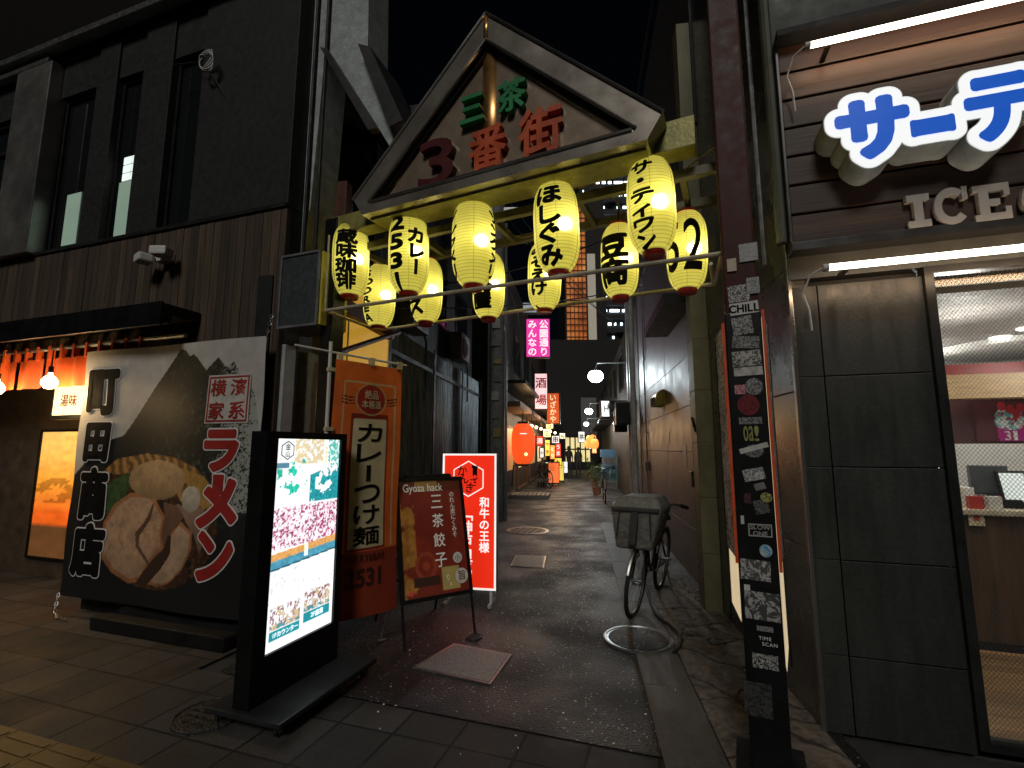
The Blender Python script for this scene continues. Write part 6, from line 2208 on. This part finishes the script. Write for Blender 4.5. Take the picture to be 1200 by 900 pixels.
# left shop row
SR = thing("bar_row_building", "row of small dark bars with awnings along the left deeper in the alley", "building", FLS)
MB().box(0, 19, 0.02, 5, 0, 7.5).build("wall", mat("bar_wall", (0.045, 0.035, 0.028), 0.7, dirt=0.5), SR)
for i in range(5):
    a = 0.4 + i * 3.7
    MB().prism([(a, 2.75), (a + 3.2, 2.75), (a + 3.2, 2.9), (a, 2.9)], -0.6, 0.015).build("awning", mat("awning_brown", (0.12, 0.06, 0.03), 0.7), SR)
    f = MB().frame(a + 0.2, a + 2.9, 0.15, 2.3, 0.08, -0.03, 0.015).build("shopfront", mat("warm_timber", (0.2, 0.09, 0.04), 0.6), SR)
    MB().box(a + 0.28, a + 2.82, -0.006, 0.012, 0.9, 2.22).build("lit_pane", glow("bar_glow_%d" % (i % 2), [(1.0, 0.55, 0.2), (1.0, 0.7, 0.4)][i % 2], [0.16, 0.6][i % 2]), f)
    MB().box(a + 0.28, a + 2.82, -0.006, 0.012, 0.23, 0.895).build("lower_panel", DARK, f)
for i in range(6):
    f = MB().frame(0.6 + i * 3, 2.0 + i * 3, 4.2, 5.6, 0.05, -0.02, 0.015).build("window", FRM, SR)
    MB().box(0.65 + i * 3, 1.95 + i * 3, 0.0, 0.008, 4.25, 5.55).build("pane", GLASS, f)
MB().box(0, 19, -0.8, 0.015, 3.35, 3.45).build("eaves", BLACK, SR)

# big red lantern
x, z = FZ(15.0).loc(613, 520)
RLN = thing("red_lantern", "big glowing red orange paper lantern on the left of the alley", "lantern", FZ(15.0), x, 0, z)
hl, rl_ = 0.62, 0.36
pf = [(rl_ * (0.45 + 0.55 * max(0, 1 - abs(s_) ** 3) ** 0.6) + (0.006 if i % 2 else 0), s_ * hl) for i, s_ in enumerate(np.linspace(-1, 1, 41))]
MB().lathe(pf, 32).build("shade", mat("red_paper", (0.7, 0.05, 0.01), 0.7, scale=3, var=0.2, emit=(1.0, 0.10, 0.015), estr=0.85), RLN, smooth=True)
MB().lathe([(0.17, hl), (0.18, hl + 0.06), (0.15, hl + 0.07)], 24).build("top_ring", BLACK, RLN)
MB().lathe([(0.15, -hl - 0.07), (0.18, -hl - 0.06), (0.17, -hl)], 24).build("bottom_ring", BLACK, RLN)
MB().ball((0.08, -rl_ * 0.97, -0.32), 0.05).build("bulb_glow", glow("bulb_spot", (1.0, 0.6, 0.2), 3.0), RLN)
MB().tube([(0, 0, hl + 0.06), (0, 0, hl + 0.5)], 0.015, 6).tube([(-0.35, 0.05, -1.3), (-0.3, 0.02, -hl - 0.05), (0, 0, -hl - 0.06)], 0.02, 6).build("hanger", BLACK, RLN)
MB().text("一", 0, 0.3, 0.22, -rl_ - 0.012, bold=0.03).build("lettering", WL, RLN)

# signs facing the street, hung over the alley
def hang_sign(px0, py0, px1, py1, y, face, label, text=None, ink=None, tsize=None, frame_c=None, bold=.03, deg=0.0):
    fr = FZ(y, deg)
    a, b_, c_, d = fr.box(px0, py0, px1, py1)
    t = thing("hanging_sign", label, "sign", fr, (a + b_) / 2, 0, c_, group="lit signs hung along the alley")
    w2, h = (b_ - a) / 2, d - c_
    MB().box(-w2 - 0.03, w2 + 0.03, 0.004, 0.22, -0.03, h + 0.03, 0.01).build("cabinet", frame_c or BLACK, t)
    f = MB().box(-w2, w2, 0, 0.003, 0, h).build("face", face, t)
    if text:
        mb = MB()
        for col, tx_ in enumerate(text):
            n = len(tx_)
            xx = (w2 - (col + .5) * 2 * w2 / len(text))
            s_ = min(h / n * 0.95, 2 * w2 / len(text) * 0.95)
            mb.text(tx_, xx, h / 2, s_, -0.006, True, bold, gap=h / n / s_ * 0.97)
        mb.build("lettering", ink or INK, f)
    return t


PINK = mat("pink_lit", (0.7, 0.03, 0.3), 0.4, var=0.1, emit=(0.92, 0.05, 0.42), estr=0.75)
hang_sign(617, 374, 644, 418, 15.5, PINK, "bright pink vertical sign with white kana high on the left", ["公園通り", "みんなの"], WL)
hang_sign(613, 355, 634, 366, 15.8, mat("grey_lit", (0.4, 0.45, 0.48), 0.4, emit=(0.3, 0.35, 0.38), estr=0.5), "small pale grey sign box just above the bright pink sign")
hang_sign(627, 438, 641, 479, 17.0, glow("pink_white", (1.0, 0.60, 0.62), 1.0), "pale pink and white lit sign below the bright pink one", ["酒場"], mat("red_ink3", (0.5, 0.03, 0.04), 0.5))
hang_sign(641, 461, 655, 496, 19.0, mat("orange_red_lit", (0.6, 0.06, 0.01), 0.4, scale=8, var=0.4, emit=(0.9, 0.13, 0.02), estr=0.6), "orange red tilted banner sign right of the pale pink sign", ["いざかや"], glow("cream_ink_l", (1, 0.8, 0.5), 0.8), deg=-14)
hang_sign(705, 470, 714, 488, 14.0, glow("white_sign", (0.85, 0.85, 0.82), 0.55), "white square sign with a black stroke on the right wall", ["ト"], INK)
smalls = [((629, 511, 636, 522), 18, (0.75, 0.05, 0.02)), ((637, 503, 645, 512), 20, (1.0, 0.72, 0.35)), ((639, 516, 644, 534), 20, (0.95, 0.55, 0.08)), ((647, 511, 655, 519), 22, (0.85, 0.85, 0.8)),
          ((645, 522, 650, 538), 21, (1.0, 0.35, 0.06)), ((651, 520, 657, 535), 23, (0.85, 0.05, 0.02)), ((633, 525, 637, 536), 17.5, (0.9, 0.85, 0.75)), ((650, 537, 658, 548), 22, (1.0, 0.62, 0.08)),
          ((656, 508, 662, 514), 25, (1.0, 0.8, 0.5)), ((640, 497, 648, 502), 21, (1.0, 0.75, 0.4)), ((661, 541, 665, 554), 26, (0.85, 0.85, 0.8)), ((678, 506, 685, 518), 30, (0.9, 0.95, 0.9)),
          ((694, 524, 699, 531), 26, (1.0, 0.4, 0.08)), ((690, 520, 694, 526), 27, (1.0, 0.85, 0.7))]
names = ["dark red", "small cream", "tall amber", "white", "bright orange", "scarlet", "narrow white", "broad yellow", "pale cream", "flat cream", "low white", "greenish white", "glowing orange", "tiny pinkish"]
wh = ["nearest on the left", "under the eaves", "beside the scarlet one", "over the scarlet one", "below the eaves lamps", "at the bars' middle", "near the red lantern", "standing at ground level", "furthest along the left", "topmost in the left cluster", "standing by the two people", "above the people at the alley's end", "on the right wall", "beside the orange one on the right"]
for i, (bx, y, c_) in enumerate(smalls):
    hang_sign(*bx, y, glow("small_sign_%d" % i, c_, 0.95), "%s lit bar sign %s" % (names[i], wh[i]), [["酒"], ["生"], ["やき"], ["串"], ["とり"], ["うま"], ["め"], ["九"], ["丼"], ["ば"], ["い"], ["茶"], ["火"], ["氷"]][i], mat("ink_dk", (0.08, 0.02, 0.01), 0.6) if i not in (0, 4, 5, 12) else WL)
# festoon of bulbs under the bars' eaves
for i in range(8):
    x, z = FZ(15.5 + i * 1.1).loc(612 + i * 5.5, 496 + i * 1.6)
    t = thing("festoon_bulb", "small warm bare bulb in the string under the bars' eaves", "bulb", FZ(15.5 + i * 1.1), x, 0, z, group="bare bulbs under the left eaves")
    MB().ball((0, 0, 0), 0.06).build("glass", glow("festoon_glass", (1.0, 0.78, 0.45), 6.0), t, smooth=True)
    MB().tube([(0, 0, 0.05), (0, 0, 0.3)], 0.012, 5).build("cord", BLACK, t)
L = bpy.data.lights.new("bars_light", 'AREA')
bpy.data.lights.remove(L)
for i, (x_, y_, e_) in enumerate(((0.75, 15.6, 45), (1.6, 19.5, 80), (2.6, 25, 120))):
    L = bpy.data.lights.new("festoon_light", 'POINT'); L.energy = e_; L.color = (1, 0.62, 0.28); L.shadow_soft_size = 0.08
    o = bpy.data.objects.new("festoon_light", L); COL.objects.link(o); o.location = (x_, y_, 2.5)

for i in range(5):
    fr_q = FZ(19.0 + i * 1.6)
    x, z = fr_q.loc(697 - i * 2.2, 520 - (i % 2) * 5)
    t = thing("small_lantern", "small glowing orange lantern hanging low along the alley's right side", "lantern", fr_q, x, 0, z, group="small orange lanterns on the right")
    MB().lathe([(0.07, -0.2), (0.13, -0.14), (0.16, 0.0), (0.13, 0.14), (0.07, 0.2)], 16).build("shade", glow("small_lantern_paper", (1.0, 0.26, 0.05), 1.6), t, smooth=True)
    MB().lathe([(0.08, 0.2), (0.08, 0.24), (0.0, 0.25)], 12).tube([(0, 0, 0.24), (0, 0, 0.5)], 0.012, 5).build("cap", BLACK, t)
# alley lamps
for i, (px, py, y, r_, e_, lb) in enumerate(((698, 441, 13.0, 0.19, 120, "nearest dazzling white lamp on the right side"), (690, 482, 19.0, 0.14, 90, "middle white lamp behind the nearest one"), (687, 497, 24.0, 0.11, 80, "farthest small white lamp"))):
    fr = FZ(y)
    x, z = fr.loc(px, py)
    t = thing("alley_lamp", lb + " of the alley", "lamp", fr, x, 0, z, group="white lamps over the alley")
    MB().ball((0, 0, 0), r_, 16, (1.1, 1, 0.9)).build("globe", glow("lamp_globe", (0.86, 0.97, 1.0), 40.0), t, smooth=True)
    wx = FW.w(-(y - 2.96) / 0.9896, 0).x - x
    MB().tube([(0, 0.02, r_), (0.05, 0.02, r_ + 0.18), (wx, 0.05, r_ + 0.2)], 0.02, 6).build("arm", STEEL, t)
    MB().lathe([(r_ * 0.6, r_ * 0.72), (r_ * 0.5, r_ * 1.0), (0.03, r_ * 1.2)], 18).build("cap", DARK, t)
    L = bpy.data.lights.new("lamp_light", 'POINT'); L.energy = e_; L.color = (0.80, 0.95, 1.0); L.shadow_soft_size = 0.12
    o = bpy.data.objects.new("lamp_light", L); COL.objects.link(o); o.parent = t; o.location = (-0.02, -0.22, -0.10)

# pallets and clutter
for px, py, lb in ((622, 583, "slatted wooden pallet lying beside the alley's left edge"),):
    g_ = ground(px, py)
    t = thing("pallet", lb, "pallet", Fr(g_.x, g_.y, -8))
    s_ = MB()
    for i in range(9):
        s_.box(-0.62 + i * 0.14, -0.52 + i * 0.14, -0.5, 0.5, 0.10, 0.125, 0.004)
    s_.build("slat", mat("grey_wood", (0.26, 0.22, 0.18), 0.7, scale=20, stretch=(8, 1, 1)), t)
    MB().box(-0.62, 0.62, -0.5, -0.42, 0, 0.099).box(-0.62, 0.62, 0.42, 0.5, 0, 0.099).box(-0.62, 0.62, -0.04, 0.04, 0, 0.099).build("bearer", mat("grey_wood2", (0.14, 0.12, 0.1), 0.8), t)
for i, (px, py, c_, lb) in enumerate(((640, 567, (0.55, 0.38, 0.05), "yellow beer crate on the ground under the bars' awning"), (648, 562, (0.45, 0.05, 0.03), "red beer crate on the ground further along the bars"), (634, 572, (0.12, 0.12, 0.13), "dark beer crate nearest the big red lantern"))):
    g_ = ground(px, py)
    t = thing("beer_crate", lb, "crate", Fr(g_.x, g_.y, random.uniform(-20, 20)), group="beer crates by the bars")
    MB().frame(-0.22, 0.22, 0, 0.34, 0.04, -0.17, -0.14).box(-0.22, 0.22, 0.14, 0.17, 0, 0.34).box(-0.22, -0.19, -0.139, 0.139, 0, 0.34).box(0.19, 0.22, -0.139, 0.139, 0, 0.34).build("body", mat("beer_crate_%d" % i, c_, 0.5), t)
    for k in range(6):
        MB().lathe([(0.03, 0.02), (0.03, 0.2), (0.012, 0.27), (0.012, 0.31), (0, 0.31)], 10, (-0.11 + 0.11 * (k % 3), -0.06 + 0.12 * (k // 3), 0)).build("bottle", mat("brown_bottle", (0.05, 0.02, 0.008), 0.1), t, smooth=True)
for i, (px, py, c_, lb) in enumerate(((655, 566, (0.9, 0.62, 0.12), "glowing yellow menu board on the ground deep in the alley"), (649, 569, (0.9, 0.16, 0.04), "glowing red menu board beside the yellow one"))):
    g_ = ground(px, py)
    t = thing("floor_sign", lb, "signboard", Fr(g_.x, g_.y, -5), group="lit boards by the bars")
    MB().box(-0.25, 0.25, 0.0, 0.18, 0.08, 1.0, 0.01).build("cabinet", BLACK, t)
    MB().box(-0.22, 0.22, -0.006, -0.001, 0.12, 0.96).build("face", glow("floor_sign_%d" % i, c_, 0.9), t)
    for x in (-0.2, 0.2):
        MB().box(x - 0.02, x + 0.02, -0.03, 0.21, 0, 0.079).build("foot", BLACK, t)
# crates on the right
CRATE = [mat("blue_crate", (0.10, 0.22, 0.32), 0.5), mat("grey_crate", (0.22, 0.24, 0.25), 0.5), mat("teal_crate", (0.08, 0.2, 0.24), 0.5)]
cg = ground(712, 572)
cfx = Fr(cg.x + 0.08, cg.y, -8)
for i in range(5):
    t = thing("plastic_crate", ["lowest dark crate of the stack by the right wall", "second crate from the bottom of the stack by the right wall", "middle grey crate of the stack by the right wall", "blue crate second from the top of the right wall stack", "topmost pale blue crate on the right wall stack"][i], "crate", cfx, random.uniform(-.03, .03), 0, i * 0.31, random.uniform(-4, 4), "crates stacked by the right wall")
    m_ = CRATE[(i + 1) % 3] if i < 4 else CRATE[0]
    MB().frame(-0.30, 0.30, 0, 0.30, 0.05, -0.22, -0.19).box(-0.30, 0.30, 0.19, 0.22, 0, 0.30).box(-0.30, -0.27, -0.189, 0.189, 0, 0.30).box(0.27, 0.30, -0.189, 0.189, 0, 0.30).box(-0.27, 0.27, -0.189, 0.189, 0, 0.02).build("body", m_, t)
    sl = MB()
    for j in range(4):
        sl.box(-0.245, 0.245, -0.212, -0.20, 0.065 + j * 0.05, 0.09 + j * 0.05)
    sl.build("grille", m_, t)
# potted plants on the right
LEAF = mat("leaf_green", (0.05, 0.09, 0.03), 0.5, scale=9, var=0.4)
for i, (px, py, h) in enumerate(((697, 568, 1.0), (692, 560, 1.2), (700, 580, 0.8))):
    g_ = ground(px, py)
    t = thing("potted_plant", ["leafy potted plant between two others along the right wall", "tallest potted plant furthest along the right wall", "short potted plant nearest the crates on the right"][i], "plant", Fr(g_.x, g_.y, 0), group="potted plants along the right wall")
    MB().lathe([(0.0, 0), (0.13, 0), (0.17, 0.26), (0.15, 0.26), (0.14, 0.2), (0, 0.2)], 16).build("pot", mat("terracotta", (0.22, 0.09, 0.05), 0.7), t, smooth=True)
    fo = MB(); stm = MB()
    for j in range(9):
        a = random.uniform(0, 6.28); e = random.uniform(0.1, 0.3)
        tip = Vector((math.cos(a) * e, math.sin(a) * e, 0.2 + h * random.uniform(0.5, 1) * 0.8))
        stm.tube([(0, 0, 0.2), (tip.x * .4, tip.y * .4, 0.2 + (tip.z - .2) * .6), tip], 0.006, 4)
        for k in range(14):
            p_ = Vector((tip.x * .4, tip.y * .4, 0.2 + (tip.z - .2) * .5)).lerp(tip, k / 13) + Vector((random.gauss(0, .05), random.gauss(0, .05), random.gauss(0, .04)))
            d_ = Vector((random.gauss(0, 1), random.gauss(0, 1), random.gauss(0.2, .6))).normalized() * 0.055
            s_ = d_.orthogonal().normalized() * 0.022
            fo.quad(p_ - d_, p_ + s_, p_ + d_, p_ - s_)
    fo.build("foliage", LEAF, t, fixn=False); stm.build("stem", LEAF, t)
# parked bicycles deep in the alley
g_ = ground(644, 572)
make_bike("bicycle", "dark bicycle parked on the left by the bars deep in the alley", Fr(g_.x, g_.y, 0), 0, 0, 20, None, False)
g_ = ground(705, 590)
make_bike("bicycle", "dark bicycle leaning on the right wall behind the covered one", Fr(g_.x + 0.1, g_.y, 0), 0, 0, -8, None, False)

# ---- people far down the alley


def person(px, py, hgt, label, cloth, trouser, stride, face_az):
    g_ = ground(px, py)
    t = thing("person", label, "person", Fr(g_.x, g_.y, face_az))
    k = hgt / 1.72
    V = {"pel": (0, 0, .94), "wai": (0, .01, 1.08), "che": (0, .02, 1.30), "nek": (0, .0, 1.47), "hd1": (0, -.01, 1.56), "hd2": (0, -.01, 1.66),
         "ls": (.17, .02, 1.40), "le": (.23, .03, 1.13), "lw": (.22, -.05, .88), "lh": (.21, -.08, .79), "rs": (-.17, .02, 1.40), "re": (-.24, .04, 1.13), "rw": (-.23, .0, .88), "rh": (-.22, -.02, .79),
         "lhp": (.09, 0, .90), "lk": (.10, -.04 - stride * .5, .50), "la": (.10, .02 - stride, .08), "lt": (.11, -.14 - stride, .03),
         "rhp": (-.09, 0, .90), "rk": (-.10, -.02 + stride * .4, .50), "ra": (-.10, .06 + stride, .08), "rt": (-.11, -.10 + stride, .03)}
    Rr = {"pel": .135, "wai": .125, "che": .15, "nek": .06, "hd1": .085, "hd2": .095, "ls": .07, "le": .05, "lw": .036, "lh": .04, "rs": .07, "re": .05, "rw": .036, "rh": .04, "lhp": .095, "lk": .062, "la": .045, "lt": .038, "rhp": .095, "rk": .062, "ra": .045, "rt": .038}
    E = ["pel wai", "wai che", "che nek", "nek hd1", "hd1 hd2", "che ls", "ls le", "le lw", "lw lh", "che rs", "rs re", "re rw", "rw rh", "pel lhp", "lhp lk", "lk la", "la lt", "pel rhp", "rhp rk", "rk ra", "ra rt"]
    ks = list(V)
    me = bpy.data.meshes.new("body")
    me.from_pydata([tuple(c * k for c in V[a]) for a in ks], [tuple(ks.index(q) for q in e.split()) for e in E], [])
    o = bpy.data.objects.new("body", me); COL.objects.link(o); o.parent = t
    md = o.modifiers.new("skin", 'SKIN')
    for i, a in enumerate(ks):
        me.skin_vertices[0].data[i].radius = (Rr[a] * k, Rr[a] * k * .82)
    me.skin_vertices[0].data[0].use_root = True
    o.modifiers.new("sub", 'SUBSURF').levels = 1
    o.modifiers["sub"].render_levels = 2
    me.materials.append(cloth)
    MB().ball((0, 0.012, 1.66), .108, 14, (.95, 1.05, 1.0)).map(lambda v: v * k).build("hair", mat("black_hair", (0.012, 0.01, 0.01), 0.6), t, smooth=True)
    MB().lathe([(.135, .98), (.175, 1.2), (.185, 1.36), (.10, 1.45)], 14).map(lambda v: Vector((v.x * 1.08, v.y * .8 + .015, v.z)) * k).build("jacket", trouser, t, smooth=True)
    for s_ in (-1, 1):
        f_ = MB().ball((s_ * .105, -.06 + (-stride if s_ > 0 else stride), .045), .06, 10, (.75, 1.9, .75))
        f_.map(lambda v: v * k).build("shoe", BLACK, t, smooth=True)
    return t


person(667, 557, 1.68, "person in a black coat walking away, left of the pair", mat("navy_cloth", (0.02, 0.02, 0.028), 0.8), mat("coat_black", (0.015, 0.015, 0.016), 0.8), 0.12, 5)
person(678, 557, 1.62, "person in dark grey clothes walking away, right of the pair", mat("grey_cloth", (0.035, 0.033, 0.033), 0.8), mat("coat_grey", (0.03, 0.03, 0.032), 0.8), -0.1, -12)

# end of the alley
EB = thing("end_building", "dark building with a lit yellow window closing the alley's end", "building", FZ(36))
x0, x1, z0, z1 = FZ(36).box(630, 398, 760, 560)
MB().box(x0, x1 + 4, 0, 6, 0, z1).build("wall", mat("end_wall", (0.012, 0.012, 0.013), 0.7, dirt=0.4), EB)
a, b_, c_, d = FZ(36).box(662, 512, 692, 541)
f = MB().box(a, b_, -0.02, -0.002, c_, d).build("window", glow("end_window", (1.0, 0.80, 0.38), 0.75), EB)
mu = MB()
for i in range(6):
    xx = a + (b_ - a) * i / 5
    mu.box(xx - 0.05, xx + 0.05, -0.06, -0.021, c_, d)
for z in (c_ + (d - c_) * .5, d):
    mu.box(a, b_, -0.075, -0.061, z - 0.05, z + 0.05)
mu.build("mullion", BLACK, f)
a, b_, c_, d = FZ(36).box(681, 466, 699, 510)
MB().box(a, b_, -0.03, -0.003, c_, d).build("grey_shutter", mat("grey_shutter", (0.18, 0.19, 0.19), 0.6), EB)

# orange lit stair tower and high rise
fr = FZ(46)
a, b_, c_, d = fr.box(664, 330, 688, 402)
_m = mat("orange_screen", (0.3, 0.08, 0.02), 0.5)
_t = _m.node_tree; _b = _t.nodes["Principled BSDF"]
_tc = N(_t, "ShaderNodeTexCoord"); _nz = N(_t, "ShaderNodeTexNoise"); _nz.inputs["Scale"].default_value = 0.45; _nz.inputs["Detail"].default_value = 4
_t.links.new(_tc.outputs["Object"], _nz.inputs["Vector"])
_t.links.new(ramp(_t, _nz.outputs["Fac"], [(0.3, (0.10, 0.02, 0.006)), (0.5, (0.55, 0.15, 0.03)), (0.75, (0.95, 0.42, 0.12))]), _b.inputs["Emission Color"])
_b.inputs["Emission Strength"].default_value = 0.6
OT = thing("stair_tower", "building with a glowing orange gridded stairwell behind the lanterns", "building", fr, (a + b_) / 2, 0, 0)
w2 = (b_ - a) / 2
MB().box(-w2 - 0.1, w2 + 2.0, 0.3, 7, 0, d + 9).build("wall", mat("tower_wall", (0.014, 0.013, 0.013), 0.7), OT)
f = MB().box(-w2, w2, 0.2, 0.29, c_, d + 8.0).build("lit_screen", mat("orange_screen", (0.3, 0.08, 0.02), 0.5), OT)
mu = MB()
for i in range(6):
    mu.box(-w2 + i * w2 * 2 / 5 - 0.04, -w2 + i * w2 * 2 / 5 + 0.04, 0.12, 0.198, c_, d + 8)
z = c_
while z < d + 8:
    mu.box(-w2, w2, 0.05, 0.118, z - 0.06, z + 0.06); z += 0.62
mu.build("mullion", mat("brown_grid", (0.1, 0.03, 0.01), 0.6), f)
MB().box(w2 + 0.15, w2 + 0.95, 0.2, 0.29, c_, d + 3).build("pale_screen", glow("pale_screen", (0.5, 0.45, 0.36), 0.35), OT)
fr = FZ(64)
a, b_, c_, d = fr.box(698, 195, 740, 345)
HR = thing("high_rise", "tall dark apartment block with rows of small white lights behind the gate", "building", fr, (a + b_) / 2, 0, 0)
w2 = (b_ - a) / 2
MB().box(-w2 - 2.2, w2 + 1, 0.6, 12, 0, d + 4).build("wall", mat("highrise_wall", (0.012, 0.012, 0.013), 0.7), HR)
bl = MB(); wl = MB()
z = 4.0; row = 0
while z < d + 3:
    bl.box(-w2, w2 * 0.75, -0.2, 0.59, z, z + 0.6)
    for i in range(6):
        if random.random() < 0.8:
            xx = -w2 + 0.3 + i * (w2 * 1.7) / 5 + 0.3 * (row % 3)
            wl.box(xx, xx + random.choice([0.25, 0.45, 0.8]), 0.3, 0.36, z + 1.1, z + 1.45)
    wl.box(-w2 - 1.6, -w2 - 1.5, 0.5, 0.56, z + 1.6 , z + 2.1)
    z += 1.9; row += 1
bl.build("balcony", mat("balcony_grey", (0.02, 0.021, 0.022), 0.6), HR)
wl.build("corridor_light", glow("corridor_white", (0.80, 0.95, 1.0), 5.0), HR)
# dark mid building right behind gate
DM = thing("back_building", "unlit dark block rising behind the gate's right side", "building", FW, -9.5, 0.5, 0)
MB().box(-14, 0, 4.7, 9, 0, 15).build("wall", mat("mid_dark", (0.018, 0.018, 0.02), 0.7), DM)
for i in range(4):
    f = MB().frame(-2.4 - i * 3, -1 - i * 3, 9.5, 11, 0.06, 4.64, 4.69).build("window", FRM, DM)
    MB().box(-2.34 - i * 3, -1.06 - i * 3, 4.66, 4.68, 9.56, 10.94).build("pane", GLASS, f)

# two air conditioners on the dark house
for i, (x, z, lb) in enumerate(((1.2, 3.55, "grey air conditioner above the corrugated wall nearest the gate"), (4.3, 3.6, "grey air conditioner above the corrugated wall near the utility pole"))):
    ac = thing("air_conditioner", lb, "air conditioner", FL, 2.4 + x, -0.1, z, group="air conditioners on the dark house")
    MB().box(-0.4, 0.4, 0.0, 0.3, 0, 0.6, 0.015).build("case", mat("ac_grey", (0.16, 0.16, 0.15), 0.5, dirt=0.5), ac)
    MB().lathe([(0.20, 0.0), (0.23, 0.012), (0.25, 0.0)], 24, (-0.08, -0.004, 0.3), 'Y').build("fan_ring", BLACK, ac)
    MB().lathe([(0.0, 0.002), (0.2, 0.002)], 24, (-0.08, -0.002, 0.3), 'Y').build("fan_grille", DARK, ac)
    MB().tube([(0.38, 0.1, 0.1), (0.5, 0.08, -0.1), (0.52, 0.08, -0.9)], 0.02, 6).build("hose", RUBBER, ac)
# overhead wires
WIRES = [
    ([FL.w(0.3, -0.05, 6.6), FL.w(1.5, -0.2, 5.2), (0.3, 9, 5.6)], "cable slanting from the grey side wall past the gable's left slope"),
    ([FL.w(0.1, -0.05, 7.4), FL.w(1.3, -0.1, 5.3), FL.w(3.5, -0.3, 5.0)], "cable drooping down the face of the grey side wall"),
    ([(-0.6, 11, 8.3), (1.5, 14, 7.0), (4.5, 22, 7.6)], "cable from the utility pole's top crossing the alley"),
    ([(-0.3, 11, 7.4), (1.6, 13, 5.9), (3.6, 13.2, 4.6)], "cable from the utility pole down to the right wall"),
    ([FL.w(1.2, -0.1, 5.3), FL.w(1.9, -0.25, 4.9), FL.w(2.6, -0.1, 4.75)], "short cable pair joining the side wall and the alley house"),
    ([FL.w(0.7, -0.1, 3.4), (-0.4, 6.5, 3.6), FW.w(-2.6, -0.05, 4.6)], "cable sagging across the alley just behind the gate"),
    ([FL.w(1.4, -0.1, 3.3), (0.2, 8.0, 3.9), FW.w(-6.6, -0.05, 4.9)], "cable crossing the alley above the corrugated wall"),
    ([FL.w(2.4, -0.1, 4.3), (-0.9, 8.0, 3.8), (-0.35, 11.0, 6.2)], "cable from the dark house's wall up to the utility pole"),
    ([(-0.35, 11.0, 6.0), (0.6, 12.5, 4.6), (0.0, 16.0, 4.4)], "cable from the utility pole sagging to the bar row's eaves"),
    ([FG.w(-0.1, 0.1, 6.0), (1.9, 8, 5.6), (3.0, 16, 6.2)], "cable leading from the red post into the alley"),
]
for k, (pts_, lb) in enumerate(WIRES):
    P3 = [Vector(p_) for p_ in pts_]
    sm = []
    for i in range(25):
        u_ = i / 24
        sm.append(P3[0] * (1 - u_) ** 2 + P3[1] * 2 * u_ * (1 - u_) + P3[2] * u_ ** 2)
    tag(MB().tube(sm, 0.012, 5).build("overhead_cable", RUBBER, smooth=True), "black overhead " + lb, "cable", "overhead cables")
